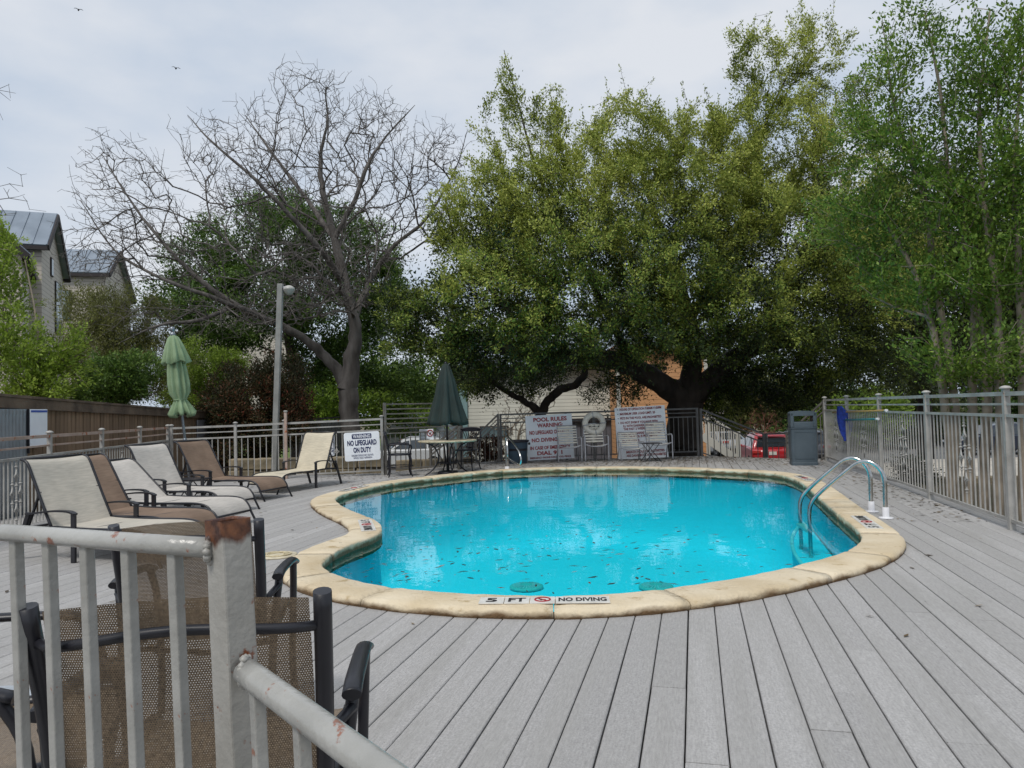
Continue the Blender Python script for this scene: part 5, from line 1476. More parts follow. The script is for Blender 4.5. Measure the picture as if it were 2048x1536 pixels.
window(t, (HW * 0.16, -0.03, 0.35), 1.2, 0.5, 0)
mb = MB(); mb.prism([(-0.9, -0.5, 3.0), (HW + 0.5, -0.5, 3.0), (HW + 0.5, 4, 4.4), (-0.9, 4, 4.4)], (0, 0, 0.15)); mb.build('roof', M_roof, t)
ox0, ox1 = at(1240, 900, 28.5), at(1416, 900, 28.5)
t = thing('ochre_house', 'ochre sided house wall behind the big dark tree trunk', 'house', (ox0.x, ox0.y, 0))
OW = ox1.x - ox0.x
mb = MB(); mb.box((OW / 2, 3, 0.8), (OW, 6, 5.8)); mb.build('wall', M_so, t)
for xx in (0.0, OW):
    mb = MB(); mb.box((xx, -0.02, 0.8), (0.14, 0.12, 5.8)); mb.build('corner_trim', M_trimw, t)
mb = MB(); mb.prism([(-0.4, -0.4, 3.65), (OW + 0.4, -0.4, 3.65), (OW + 0.4, 3, 4.9), (-0.4, 3, 4.9)], (0, 0, 0.15)); mb.build('roof', M_roof, t)
# outside stair of the ochre house with white stringer and balusters
sa, sb = at(1404, 872, 27.5), at(1476, 920, 27.5)
t = thing('house_stair', 'white outside stair with balusters leading down from the ochre house', 'stair', sa)
dv_ = (sb - sa); e_ = dv_.normalized()
mb = MB(); mb.bar((0, 0, 0), dv_ + e_ * 0.6, 0.06, 0.28); mb.build('stringer', M_trimw, t)
mb = MB(); mb.bar((0, 0, 0.95), dv_ + Vector((0, 0, 0.95)), 0.07, 0.07); mb.build('hand_rail', M_trimw, t)
for k in range(15):
    mb = MB(); q = dv_ * ((k + 0.5) / 15); mb.bar(q + Vector((0, 0, 0.14)), q + Vector((0, 0, 0.92)), 0.035, 0.035); mb.build('baluster', M_trimw, t)
mb = MB(); mb.box(dv_ + Vector((0.04, 0, 0.3)), (0.12, 0.12, 1.5)); mb.build('newel', M_trimw, t)
sg = at(1427, 824, 30); t = thing('address_board', 'small pale board on the corner of the ochre house beside its stair', 'sign', (sg.x, sg.y - 0.6, sg.z))
mb = MB(); mb.box((0, 0, 0), (0.52, 0.05, 0.2)); mb.build('panel', M_trimw, t); mb = MB(); mb.box((-0.1, 0.3, -0.2), (0.07, 0.07, 0.7)); mb.build('bracket', M_fasc, t)

# ------------------------------------------------------------------ parked cars
M_tyre = mat('tyre', lin(30, 30, 31), rough=0.85); M_rim = mat('alloy_rim', lin(170, 172, 176), rough=0.3, metal=0.8)
M_cglass = mat('car_glass', lin(40, 46, 52), lin(52, 60, 66), rough=0.06, scale=1, spec=0.9)
M_tail = mat('tail_lamp', lin(150, 24, 26), lin(190, 60, 54), rough=0.15, scale=6); M_headl = mat('head_lamp', lin(206, 210, 216), rough=0.1)
def car(label, loc, yaw, paint, suv=True, group=None):
    """front points to local +y; rear faces local -y"""
    t = thing('parked_car', label, 'car', loc, math.radians(yaw), group)
    L_, W_ = (4.5, 1.84) if suv else (4.6, 1.8)
    if suv: low = [(-2.2, 0.42), (-2.25, 0.62), (-2.22, 0.9), (-2.12, 1.02), (-1.0, 1.06), (0.9, 1.06), (1.0, 1.04), (1.9, 0.95), (2.2, 0.78), (2.25, 0.55), (2.18, 0.36), (1.8, 0.26), (-1.9, 0.28)]; top = [(-2.1, 1.03), (-1.92, 1.52), (-1.7, 1.64), (-0.4, 1.68), (0.25, 1.6), (1.0, 1.05)]
    else: low = [(-2.25, 0.4), (-2.3, 0.6), (-2.25, 0.92), (-2.1, 0.98), (-1.0, 0.95), (1.0, 0.92), (2.0, 0.8), (2.28, 0.65), (2.3, 0.45), (2.2, 0.3), (1.8, 0.22), (-1.9, 0.24)]; top = [(-1.75, 0.97), (-1.05, 1.38), (-0.6, 1.45), (0.1, 1.43), (0.95, 0.95)]
    rows = []
    for (fx, ins) in ((-1, 0.10), (-0.97, 0.03), (-0.9, 0.0), (0, -0.012), (0.9, 0.0), (0.97, 0.03), (1, 0.10)):
        rows.append([Vector((fx * W_ / 2, y * (1 - ins * 0.35), 0.66 + (z - 0.66) * (1 - ins * 1.3))) for (y, z) in low])
    mb = MB(); mb.sheet(rows, True, closed=True); n = len(low); mb.face(list(range(n))); mb.face([6 * n + q for q in reversed(range(n))]); mb.build('body', paint, t)
    rows = []
    zt_ = max(z for _, z in top); zb_ = top[0][1]
    for fx in (-1, -0.86, 0, 0.86, 1):
        row = []
        for (y, z) in top:
            f = (z - zb_) / (zt_ - zb_); wid = W_ / 2 * (0.95 - 0.2 * f)
            row.append(Vector((fx * wid, y, z - (0.02 if abs(fx) == 1 else 0) * f + 0.012 * (fx == 0))))
        rows.append(row)
    n = len(top)
    mb = MB(); mb.sheet(rows, True); mb.face(list(range(n))); mb.face([4 * n + q for q in reversed(range(n))]); gh = mb.build('cabin', paint, t)
    def pane(ys, nm='window'):
        # side windows
        for s_ in (-1, 1):
            pts = []
            for (y, z) in ys:
                f = (z - zb_) / (zt_ - zb_); pts.append(Vector((s_ * (W_ / 2 * (0.95 - 0.2 * f) + 0.006), y, z)))
            MB().prism(pts, (s_ * 0.006, 0, 0)).build(nm, M_cglass, gh)
    if suv:
        pane([(-1.0, 1.1), (-1.0, 1.54), (-0.4, 1.57), (-0.15, 1.56), (-0.15, 1.1)]); pane([(-0.08, 1.1), (-0.08, 1.55), (0.2, 1.5), (0.78, 1.12)]); pane([(-1.85, 1.14), (-1.75, 1.45), (-1.1, 1.53), (-1.1, 1.12)])
        rw = [(-0.70, -2.075, 1.10), (0.70, -2.075, 1.10), (0.60, -1.945, 1.48), (-0.60, -1.945, 1.48)]; ws = [(-0.74, 0.93, 1.12), (0.74, 0.93, 1.12), (0.62, 0.34, 1.56), (-0.62, 0.34, 1.56)]
    else:
        pane([(-1.35, 1.02), (-1.0, 1.33), (-0.45, 1.38), (-0.45, 1.0)]); pane([(-0.38, 1.0), (-0.38, 1.38), (0.1, 1.37), (0.72, 1.0)])
        rw = [(-0.66, -1.70, 1.01), (0.66, -1.70, 1.01), (0.56, -1.1, 1.37), (-0.56, -1.1, 1.37)]; ws = [(-0.7, 0.85, 1.02), (0.7, 0.85, 1.02), (0.58, 0.2, 1.4), (-0.58, 0.2, 1.4)]
    MB().prism([Vector(p) + Vector((0, -0.025, 0.012)) for p in rw], (0, -0.006, 0.003)).build('rear_window', M_cglass, gh)
    MB().prism([Vector(p) + Vector((0, 0.02, 0.015)) for p in ws], (0, 0.006, 0.004)).build('windscreen', M_cglass, gh)
    yr = -2.23 if suv else -2.28
    for s_ in (-1, 1):
        mb = MB(); mb.box((s_ * 0.70, yr, 0.88), (0.36, 0.10, 0.13)); mb.build('tail_lamp', M_tail, t, bevel=0.02)
        mb = MB(); mb.box((s_ * 0.66, 2.2, 0.72), (0.34, 0.1, 0.12)); mb.build('head_lamp', M_headl, t, bevel=0.02)
        mb = MB(); mb.box((s_ * (W_ / 2 + 0.08), 0.72, 1.04), (0.16, 0.1, 0.12)); mb.build('mirror', paint, t, bevel=0.03)
        for y in (-1.35, 1.4):
            wh = MB().tube([(s_ * (W_ / 2 - 0.2), y, 0.34), (s_ * (W_ / 2 + 0.012), y, 0.34)], 0.345, 28).build('wheel', M_tyre, t)
            MB().tube([(s_ * (W_ / 2), y, 0.34), (s_ * (W_ / 2 + 0.02), y, 0.34)], 0.22, 20).build('rim', M_rim, wh)
            for k in range(5):
                g = 2 * math.pi * k / 5; MB().bar((s_ * (W_ / 2 + 0.024), y, 0.34), (s_ * (W_ / 2 + 0.024), y + 0.2 * math.cos(g), 0.34 + 0.2 * math.sin(g)), 0.05, 0.012, up=(1, 0, 0)).build('spoke', M_hole, wh)
        if suv: MB().tube([(s_ * 0.66, -1.7, 1.66), (s_ * 0.66, -1.5, 1.71), (s_ * 0.66, -0.2, 1.72), (s_ * 0.66, 0.1, 1.64)], 0.018, 6).build('roof_rail', M_rim, t)
    mb = MB(); mb.box((0, yr - 0.03, 0.82 if suv else 0.72), (0.34, 0.02, 0.15)); mb.build('number_plate', M_trimw, t)
    mb = MB(); mb.box((0, yr + 0.02, 0.42), (1.5, 0.12, 0.16)); mb.build('bumper', M_hole, t, bevel=0.03)
    mb = MB(); mb.box((0, yr - 0.02, 0.53), (1.5, 0.05, 0.03)); mb.build('chrome_strip', M_rim, t)
    if suv: mb = MB(); mb.box((0, -1.98, 1.60), (1.2, 0.2, 0.04)); mb.build('spoiler', paint, t, bevel=0.015)
    return t
def paint(name, c): return mat(name, c, tuple(x * 0.93 for x in c[:3]) + (1,), rough=0.3, scale=1, coat=0.6)
P_red, P_grey, P_white, P_blue, P_silver = paint('red_car_paint', lin(166, 28, 36)), paint('dark_grey_car_paint', lin(62, 64, 70)), paint('white_car_paint', lin(206, 206, 206)), paint('dark_blue_car_paint', lin(34, 42, 58)), paint('silver_car_paint', lin(160, 164, 168))
def on_ground(u, Y):
    q = at(u, 900, Y); return (q.x, q.y, ground_z(q.x, q.y) + 0.02)
car('red sport utility car seen from behind beyond the stair railing', on_ground(1528, 36.0), -9, P_red)
car('dark grey car parked just right of the red one, mostly behind the trash can', on_ground(1600, 39.0), -6, P_grey)
car('silver car glimpsed between the house stair and the red car', on_ground(1440, 46.0), 10, P_silver, False)
car('white car glimpsed behind the dark cast chair', on_ground(815, 41), 100, P_white, True)
car('red car glimpsed behind the dark cast chair, beyond the white one', on_ground(822, 46), 8, P_red, False)
car('dark blue car parked beyond the street fence near the right picture edge', on_ground(1985, 41.0), 84, P_blue, True)
# pale van box behind the barred panel
vb = on_ground(880, 54); t = thing('box_van', 'pale grey box van behind the barred panel', 'van', vb, math.radians(90))
mb = MB(); mb.box((0, 0, 1.75), (2.1, 4.6, 2.4)); mb.build('cargo_box', paint('grey_van_paint', lin(140, 152, 160)), t, bevel=0.04)
mb = MB(); mb.prism([(-1.0, 2.35, 0.5), (-1.0, 4.0, 0.5), (-1.0, 4.1, 1.2), (-1.0, 3.4, 2.2), (-1.0, 2.35, 2.2)], (2.0, 0, 0)); mb.build('cab', P_silver, t, bevel=0.05)
mb = MB(); mb.prism([(-1.01, 2.6, 1.3), (-1.01, 3.7, 1.3), (-1.01, 3.3, 2.0), (-1.01, 2.6, 2.0)], (2.02, 0, 0)); mb.build('cab_window', M_cglass, t)
mb = MB(); mb.box((1.06, -0.6, 2.3), (0.03, 0.7, 0.3)); mb.build('vent', M_hole, t)
for s_ in (-1, 1):
    for y in (-1.4, 3.0):
        MB().tube([(s_ * 0.75, y, 0.38), (s_ * 1.02, y, 0.38)], 0.38, 24).build('wheel', M_tyre, t)
# two small birds high in the sky
M_bird = mat('bird_dark', lin(60, 62, 66), rough=0.9)
for (u, v, lab) in ((157, 20, 'tiny dark bird at the top edge of the sky'), (352, 137, 'tiny dark bird above the bare tree')):
    c = at(u, v, 40); t = thing('bird', lab, 'bird', c, 0.6)
    mb = MB()
    mb.tube([(0, -0.13, 0), (0, -0.06, 0.005), (0, 0.02, 0.01), (0, 0.09, 0.01), (0, 0.14, 0.015)], [0.012, 0.035, 0.045, 0.03, 0.008], 8)
    for s_ in (-1, 1):
        mb.sheet([[Vector((0, 0.05, 0.02)), Vector((0, -0.04, 0.02))], [Vector((s_ * 0.11, 0.05, 0.08)), Vector((s_ * 0.11, -0.03, 0.075))], [Vector((s_ * 0.22, 0.0, 0.03)), Vector((s_ * 0.22, -0.05, 0.03))]])
    mb.build('body', M_bird, t)

# ================================================================== TREES AND SHRUBS
def np_mesh(name, V, F, mat_, tone=None, smooth=False):
    me = bpy.data.meshes.new(name)
    nv, nf = len(V), len(F)
    me.vertices.add(nv); me.vertices.foreach_set('co', np.asarray(V, np.float32).ravel())
    me.loops.add(nf * 4); me.polygons.add(nf)
    me.loops.foreach_set('vertex_index', np.asarray(F, np.int32).ravel())
    me.polygons.foreach_set('loop_start', np.arange(0, nf * 4, 4, dtype=np.int32))
    me.polygons.foreach_set('loop_total', np.full(nf, 4, np.int32))
    if smooth: me.polygons.foreach_set('use_smooth', np.ones(nf, bool))
    me.materials.append(mat_)
    if tone is not None:
        a = me.attributes.new('tone', 'FLOAT', 'POINT'); a.data.foreach_set('value', np.asarray(tone, np.float32))
    me.update(calc_edges=True)
    return me
def frusta(P0, P1, R0, R1, n):
    """tapered n-sided segments"""
    D = P1 - P0; Ln = np.linalg.norm(D, axis=1, keepdims=True); D = D / np.maximum(Ln, 1e-6)
    ref = np.where(np.abs(D[:, 2:3]) < 0.9, np.array([[0, 0, 1.0]]), np.array([[0, 1.0, 0]]))
    A = np.cross(D, ref); A /= np.maximum(np.linalg.norm(A, axis=1, keepdims=True), 1e-6); B = np.cross(D, A)
    g = np.arange(n) * 2 * np.pi / n; c, s = np.cos(g), np.sin(g)
    dirs = A[:, None, :] * c[None, :, None] + B[:, None, :] * s[None, :, None]
    V = np.concatenate([P0[:, None, :] + dirs * R0[:, None, None], P1[:, None, :] + dirs * R1[:, None, None]], axis=1)
    m = len(P0); base = (np.arange(m) * 2 * n)[:, None]
    j = np.arange(n); j2 = (j + 1) % n
    F = np.stack([base + j, base + j2, base + n + j2, base + n + j], axis=2)
    return V.reshape(-1, 3), F.reshape(-1, 4)
class Skeleton:
    def __init__(s, seed):
        s.P = []; s.par = []; s.rmin = []; s.limbs = []; s.rng = np.random.default_rng(seed)
    def limb(s, pts, radii, parent=-1, per=5):
        """a hand-placed limb: smooth polyline; returns index of its last node"""
        C = smooth_curve(pts, per); k = len(C); r = np.interp(np.linspace(0, 1, k), np.linspace(0, 1, len(radii)), radii)
        own = [parent] if parent >= 0 else []
        for i, p in enumerate(C):
            if i == 0 and parent >= 0: continue
            w = s.rng.normal(0, 0.02, 3) * (1 if 0 < i < k - 1 else 0) * min(1, r[i] * 8)
            s.P.append(np.array(p) + w); s.par.append(parent); s.rmin.append(r[i]); parent = len(s.P) - 1; own.append(parent)
        s.limbs.append((own, r[0]))
        return parent
    def nearest(s, p, i0=0):
        A = np.array(s.P); return int(np.argmin(((A - np.array(p)) ** 2).sum(1)))
    def colonise(s, tips, step=0.35, droop=0.0, wob=0.06, skip=0, bias=0.55):
        """attach each tip to the nearest node by a slightly bent twig; returns indices of the tips"""
        cap = len(s.P) + len(tips) * 14 + 10
        A = np.full((cap, 3), 1e9); A[:len(s.P)] = np.array(s.P); n = len(s.P)
        A[:skip] = 1e9
        Dn = np.zeros((cap, 3)); Dn[:, 2] = 1.0
        for i in range(n):
            if s.par[i] >= 0:
                dd_ = s.P[i] - s.P[s.par[i]]; Dn[i] = dd_ / max(1e-6, np.linalg.norm(dd_))
        out = []
        for p in tips:
            df = p - A[:n]; dist = np.sqrt((df ** 2).sum(1)); ca_ = (df * Dn[:n]).sum(1) / np.maximum(dist, 1e-6)
            k = int(np.argmin(dist * (1 + bias * (1 - ca_))))
            a = A[k]; d = p - a; Ld = np.linalg.norm(d)
            m = int(min(12, max(1, round(Ld / step)))); par = k
            bow = s.rng.normal(0, wob, 3) * Ld; bow[2] += 0.10 * Ld - droop * Ld
            for j in range(1, m + 1):
                f = j / m; q = a + d * f + bow * (4 * f * (1 - f)) * 0.5 + s.rng.normal(0, 0.011, 3) * (j < m)
                Dn[n] = d / max(Ld, 1e-6); A[n] = q; s.P.append(q); s.par.append(par); s.rmin.append(0.0); par = n; n += 1
            out.append(n - 1)
        return out
    def radii(s, tip=0.004, power=2.35, rmax=10):
        n = len(s.P); acc = np.zeros(n); rmin = np.array(s.rmin)
        for i in range(n - 1, -1, -1):
            if acc[i] == 0: acc[i] = tip ** power
            if s.par[i] >= 0: acc[s.par[i]] += acc[i]
        r = np.minimum(acc ** (1 / power), rmax)
        man = rmin > 0
        r[man] = rmin[man]
        for i in range(n):          # a twig is never thicker than what carries it
            p = s.par[i]
            if p >= 0: r[i] = min(r[i], r[p] * 0.98 if not man[i] else r[i])
        return r
    def wood(s, name, mat_, tip=0.004, power=2.35):
        r = s.radii(tip, power); P = np.array(s.P); par = np.array(s.par)
        idx = np.nonzero((par >= 0) & (np.array(s.rmin) <= 0))[0]
        r1 = r[idx]; r0 = np.minimum(r[par[idx]], r1 * 1.6 + 0.004)
        r0 = np.where(np.array(s.rmin)[idx] > 0, r[par[idx]], r0)
        Vs, Fs, off = [], [], 0
        for own, r_first in s.limbs:
            pts = [Vector(P[i]) for i in own]; rs = [r[i] for i in own]; rs[0] = min(rs[0], r_first)
            mb = MB(); n = 14 if rs[0] > 0.06 else 8
            mb.tube(pts, rs, n, caps=False)
            V = np.array(mb.V); C = np.repeat(np.array([tuple(q) for q in pts]), n, axis=0)
            k1, k2 = s.rng.normal(0, 9, 3), s.rng.normal(0, 5, 3)
            V = C + (V - C) * (1 + 0.07 * np.sin(V @ k1) + 0.06 * np.sin(V @ k2 + 1))[:, None]
            Vs.append(V); Fs.append(np.array(mb.F) + off); off += len(V)
        for lo, hi, n in ((0, 0.014, 3), (0.014, 0.05, 5), (0.05, 99, 12)):
            k = (r1 >= lo) & (r1 < hi)
            if not k.any(): continue
            a, b = P[par[idx[k]]], P[idx[k]]
            V, F = frusta(a - (b - a) * 0.06, b + (b - a) * 0.06, r0[k], r1[k], n)
            Vs.append(V); Fs.append(F + off); off += len(V)
        return np.concatenate(Vs), np.concatenate(Fs)
def leaves(C, per, spread, size, seed, tone, tone_sd=0.15, aspect=0.42, up=0.4, flat=1.0):
    """leaf quads clustered round the points C; tone per cluster"""
    g = np.random.default_rng(seed); n = len(C) * per
    base = np.repeat(C, per, axis=0); tn = np.repeat(np.asarray(tone), per)
    off = g.normal(0, 1, (n, 3)); off /= np.maximum(np.linalg.norm(off, axis=1, keepdims=True), 1e-6)
    off *= (g.random((n, 1)) ** 0.55) * spread; off[:, 2] *= flat
    c = base + off
    d = off / spread * 0.8 + g.normal(0, 0.6, (n, 3)); d[:, 2] += up * 0.3; d /= np.linalg.norm(d, axis=1, keepdims=True)
    nn = g.normal(0, 0.7, (n, 3)); nn[:, 2] += up * 1.6
    w = np.cross(d, nn); w /= np.maximum(np.linalg.norm(w, axis=1, keepdims=True), 1e-6)
    l = size * g.uniform(0.6, 1.35, (n, 1)); d = d * l; w = w * l * aspect
    V = np.stack([c - d * 0.5, c + w * 0.5 - d * 0.05, c + d * 0.5, c - w * 0.5 - d * 0.05], axis=1).reshape(-1, 3)
    F = np.arange(n * 4).reshape(-1, 4)
    t = np.clip(tn + g.normal(0, tone_sd, n), 0, 1)
    return V, F, np.repeat(t, 4)
def sprigs(A, B, per, rad, size, seed, tone, tone_sd=0.15, aspect=0.46, up=0.5, flat=1.0):
    """leaves set along the twigs A->B and past their ends"""
    g = np.random.default_rng(seed); n = len(A) * per
    a, b = np.repeat(A, per, axis=0), np.repeat(B, per, axis=0); tn = np.repeat(np.asarray(tone), per)
    f = g.random((n, 1)) ** 0.75 * 1.25
    ax = b - a; axn = ax / np.maximum(np.linalg.norm(ax, axis=1, keepdims=True), 1e-6)
    off = g.normal(0, 1, (n, 3)) * rad * (1.15 - 0.6 * np.minimum(f, 1.2)); off[:, 2] *= flat
    c = a + ax * f + off
    d = axn * 0.7 + off / rad * 0.35 + g.normal(0, 0.45, (n, 3)); d[:, 2] += 0.1; d /= np.linalg.norm(d, axis=1, keepdims=True)
    nn = g.normal(0, 0.6, (n, 3)); nn[:, 2] += up * 1.6; nn[:, 1] -= 0.25
    w = np.cross(d, nn); w /= np.maximum(np.linalg.norm(w, axis=1, keepdims=True), 1e-6)
    l = size * g.uniform(0.6, 1.35, (n, 1)); d = d * l; w = w * l * aspect
    V = np.stack([c - d * 0.5, c + w * 0.5 - d * 0.05, c + d * 0.5, c - w * 0.5 - d * 0.05], axis=1).reshape(-1, 3)
    t = np.clip(tn + g.normal(0, tone_sd, n) + 0.12 * (f[:, 0] - 0.6), 0, 1)
    return V, np.arange(n * 4).reshape(-1, 4), np.repeat(t, 4)
def back(sk, idx, dist):
    """walk down each twig by about dist"""
    out = []
    for i in idx:
        p = sk.P[i]; k = i
        while sk.par[k] >= 0 and np.linalg.norm(sk.P[k] - p) < dist: k = sk.par[k]
        q = sk.P[k]; L_ = np.linalg.norm(q - p)
        out.append(p + (q - p) * min(1.0, dist / max(L_, 1e-6)))
    return np.array(out)
def blob_points(blobs, n, seed, shell=0.45, sizefn=None):
    """points in ellipsoids given as (u, v, depth, half width px, half height px, half depth m); shell>0 keeps them near the skin"""
    g = np.random.default_rng(seed); vol = np.array([(b[3] * b[4]) * b[2] ** 2 for b in blobs], float); vol = vol ** 0.9 * np.array([b[6] if len(b) > 6 else 1.0 for b in blobs]); vol /= vol.sum()
    out = []; which = []
    for bi, (b, f) in enumerate(zip(blobs, vol)):
        k = max(3, int(n * f)); q = g.normal(0, 1, (k, 3)); q /= np.linalg.norm(q, axis=1, keepdims=True)
        q *= (shell + (1 - shell) * g.random((k, 1)) ** 0.5)
        q *= 1 + 0.16 * np.sin(q[:, :1] * 5 + bi) * np.cos(q[:, 2:3] * 4 + bi * 2)
        c = np.array(at(b[0], b[1], b[2])); m = b[2] / FOCAL
        out.append(c + q * np.array([b[3] * m, b[5], b[4] * m])); which += [bi] * k
    return np.concatenate(out), np.array(which)
def lumpy(p, seed, sc=0.9):
    g = np.random.default_rng(seed); s = 0
    for k in range(5):
        w = g.normal(0, sc, 3); s = s + np.sin(p @ w + g.uniform(0, 6.28))
    return s / 5
def tree(name, label, cat, base, sk, woodm, foliage=None, group=None, wood_name='trunk', tip=0.004, power=2.35):
    base = np.array(base, float)
    t = thing(name, label, cat, tuple(base), group=group)
    V, F = sk.wood(wood_name, woodm, tip, power)
    put(wood_name, np_mesh(wood_name, V - base, F, woodm, smooth=True), t)
    if foliage is not None:
        V, F, T, m = foliage
        o = put('crown', np_mesh('crown', V - base, F, m, T), t); o['kind'] = 'stuff'
    return t
M_bark = mat('dark_oak_bark', lin(62, 54, 48), lin(38, 34, 31), rough=0.95, scale=5, detail=8, bump=1.0, bscale=14, stretch=(1, 1, 0.3))
M_bark2 = mat('grey_brown_bark', lin(112, 107, 103), lin(78, 73, 69), rough=0.95, scale=5, detail=8, bump=1.0, bscale=14, stretch=(1, 1, 0.3))
M_bark3 = mat('smooth_pale_bark', lin(150, 138, 122), lin(112, 104, 92), rough=0.8, scale=4, detail=6, bump=0.3, bscale=10)
V3 = lambda u, v, Y: at(u, v, Y)

# ---------------------------------------------------------------- the big live oak
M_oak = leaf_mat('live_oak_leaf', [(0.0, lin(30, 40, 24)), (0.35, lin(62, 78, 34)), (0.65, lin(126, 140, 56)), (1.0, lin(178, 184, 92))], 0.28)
sk = Skeleton(21); Yo = 20.4
gz = ground_z(at(1370, 900, Yo).x, Yo)
root = at(1368, 900, Yo); root.z = gz - 0.1
n1 = sk.limb([root, V3(1366, 905, Yo), V3(1366, 850, Yo), V3(1372, 800, Yo)], [0.62, 0.50, 0.46, 0.48])
Lm = sk.limb([V3(1372, 800, Yo), V3(1320, 765, Yo - 0.2), V3(1265, 735, Yo - 0.6), V3(1180, 712, Yo - 1.4), V3(1080, 715, Yo - 2.2), V3(980, 690, Yo - 3), V3(890, 640, Yo - 3.6)], [0.34, 0.30, 0.26, 0.22, 0.17, 0.11, 0.05], n1)
Um = sk.limb([V3(1372, 800, Yo), V3(1384, 730, Yo), V3(1380, 640, Yo + 0.2), V3(1345, 520, Yo), V3(1300, 400, Yo), V3(1270, 300, Yo)], [0.34, 0.25, 0.17, 0.10, 0.06, 0.02], n1)
Rm = sk.limb([V3(1372, 800, Yo), V3(1440, 745, Yo), V3(1500, 700, Yo + 0.2), V3(1580, 680, Yo), V3(1680, 640, Yo - 0.4), V3(1760, 590, Yo)], [0.36, 0.30, 0.24, 0.18, 0.12, 0.04], n1)
k = sk.nearest(V3(1380, 640, Yo + 0.2)); sk.limb([sk.P[k], V3(1450, 520, Yo), V3(1500, 380, Yo + 0.5), V3(1530, 250, Yo + 0.4), V3(1590, 120, Yo)], [0.12, 0.085, 0.06, 0.04, 0.012], k)
k = sk.nearest(V3(1265, 735, Yo - 0.6)); sk.limb([sk.P[k], V3(1200, 600, Yo - 1.2), V3(1120, 450, Yo - 1), V3(1070, 330, Yo - 0.6), V3(1040, 220, Yo - 0.4), V3(1008, 100, Yo - 0.4)], [0.14, 0.09, 0.06, 0.04, 0.022, 0.008], k)
k = sk.nearest(V3(1080, 715, Yo - 2.2)); sk.limb([sk.P[k], V3(1000, 600, Yo - 3), V3(920, 500, Yo - 2.5), V3(890, 400, Yo - 2)], [0.08, 0.055, 0.035, 0.012], k)
k = sk.nearest(V3(1500, 700, Yo)); sk.limb([sk.P[k], V3(1600, 560, Yo - 1), V3(1660, 430, Yo - 0.8)], [0.09, 0.05, 0.015], k)
OAK = [(1180, 560, 17.8, 230, 150, 2.6), (1330, 480, 19.2, 210, 190, 3.0), (980, 600, 17.2, 150, 130, 2.2), (860, 640, 16.6, 95, 85, 1.6), (960, 440, 18.6, 115, 130, 1.8), (1060, 400, 19.2, 110, 120, 2.0), (1045, 250, 19.8, 95, 85, 1.2, 0.42), (1010, 160, 19.8, 30, 60, 0.6, 0.3), (1095, 215, 20, 50, 50, 0.6, 0.4), (1265, 280, 20, 120, 95, 1.8, 0.8), (1180, 360, 19.4, 130, 110, 2.0), (1420, 350, 19.8, 120, 150, 2.2), (1540, 310, 20.4, 140, 150, 2.2), (1545, 140, 20.4, 90, 85, 1.2, 0.42), (1625, 110, 20.4, 80, 70, 1.0, 0.42), (1480, 90, 20.4, 30, 75, 0.6, 0.3), (1610, 30, 20.4, 35, 40, 0.5, 0.4), (1560, 500, 18.8, 160, 140, 2.6), (1690, 390, 20, 100, 170, 1.8), (1440, 620, 18.2, 190, 85, 2.6), (1680, 610, 19.5, 140, 120, 2.4), (1760, 480, 20.5, 110, 120, 1.8), (1020, 700, 17.4, 160, 60, 2.2), (1240, 680, 18.0, 150, 55, 2.6), (1500, 690, 18.8, 190, 55, 2.6), (1010, 765, 20.8, 120, 42, 1.2, 0.6), (1240, 755, 21.4, 90, 36, 1.0, 0.5), (1540, 770, 20.4, 130, 50, 1.6), (1700, 720, 20.0, 120, 75, 2.0), (1440, 800, 21, 60, 50, 1.2), (1600, 790, 21.5, 70, 40, 1.2), (790, 640, 16.8, 60, 75, 1.2, 0.7), (1685, 210, 20.4, 75, 85, 1.0, 0.5)]
tips, wb = blob_points(OAK, 4700, 5, 0.35)
order = np.argsort(np.linalg.norm(tips - np.array(V3(1372, 700, Yo)), axis=1)); tips = tips[order]; wb = wb[order]
ti = sk.colonise(tips, 0.4, 0.05)
rs_ = np.random.default_rng(77); Cs = np.array(sk.P)[ti]; topm = np.nonzero((Cs[:, 2] > 5.2) | (rs_.random(len(Cs)) < 0.03))[0]; pick = rs_.choice(topm, 260, replace=False)
shoot = Cs[pick] + np.stack([rs_.normal(0, 0.14, 260), rs_.normal(0, 0.1, 260), rs_.uniform(0.35, 0.85, 260)], 1)
si = sk.colonise(shoot, 0.3, 0.0, 0.03)
C = np.array(sk.P)[ti]
mid = np.array(sk.P)[[sk.par[i] for i in ti]]
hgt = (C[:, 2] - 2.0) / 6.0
tone = 0.53 + 0.34 * np.clip(hgt, -0.9, 0.75) + 0.30 * lumpy(C, 9, 1.7) + np.where(wb >= 22, -0.22, 0.0)  # fresh leaves brighter up high; lower crown's shade also put into the tone
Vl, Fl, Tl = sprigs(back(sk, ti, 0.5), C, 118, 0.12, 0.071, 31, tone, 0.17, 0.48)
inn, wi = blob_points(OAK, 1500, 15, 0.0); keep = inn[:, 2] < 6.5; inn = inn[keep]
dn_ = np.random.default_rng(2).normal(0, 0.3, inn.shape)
Va, Fa, Ta = sprigs(inn, inn + dn_, 60, 0.26, 0.09, 37, np.full(len(inn), 0.12), 0.12, 0.5)  # dark inner fill leaves: the crown's inner shade put into their colour
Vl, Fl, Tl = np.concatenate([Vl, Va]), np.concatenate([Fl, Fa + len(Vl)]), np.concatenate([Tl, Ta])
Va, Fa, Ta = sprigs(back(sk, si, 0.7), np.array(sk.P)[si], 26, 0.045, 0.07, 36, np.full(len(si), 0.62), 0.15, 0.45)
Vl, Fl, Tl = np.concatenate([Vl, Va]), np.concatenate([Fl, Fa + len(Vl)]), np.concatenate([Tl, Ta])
tree('live_oak', 'huge live oak with dark trunk and yellow green crown over the far deck', 'tree', root, sk, M_bark, (Vl, Fl, Tl, M_oak), tip=0.0045)
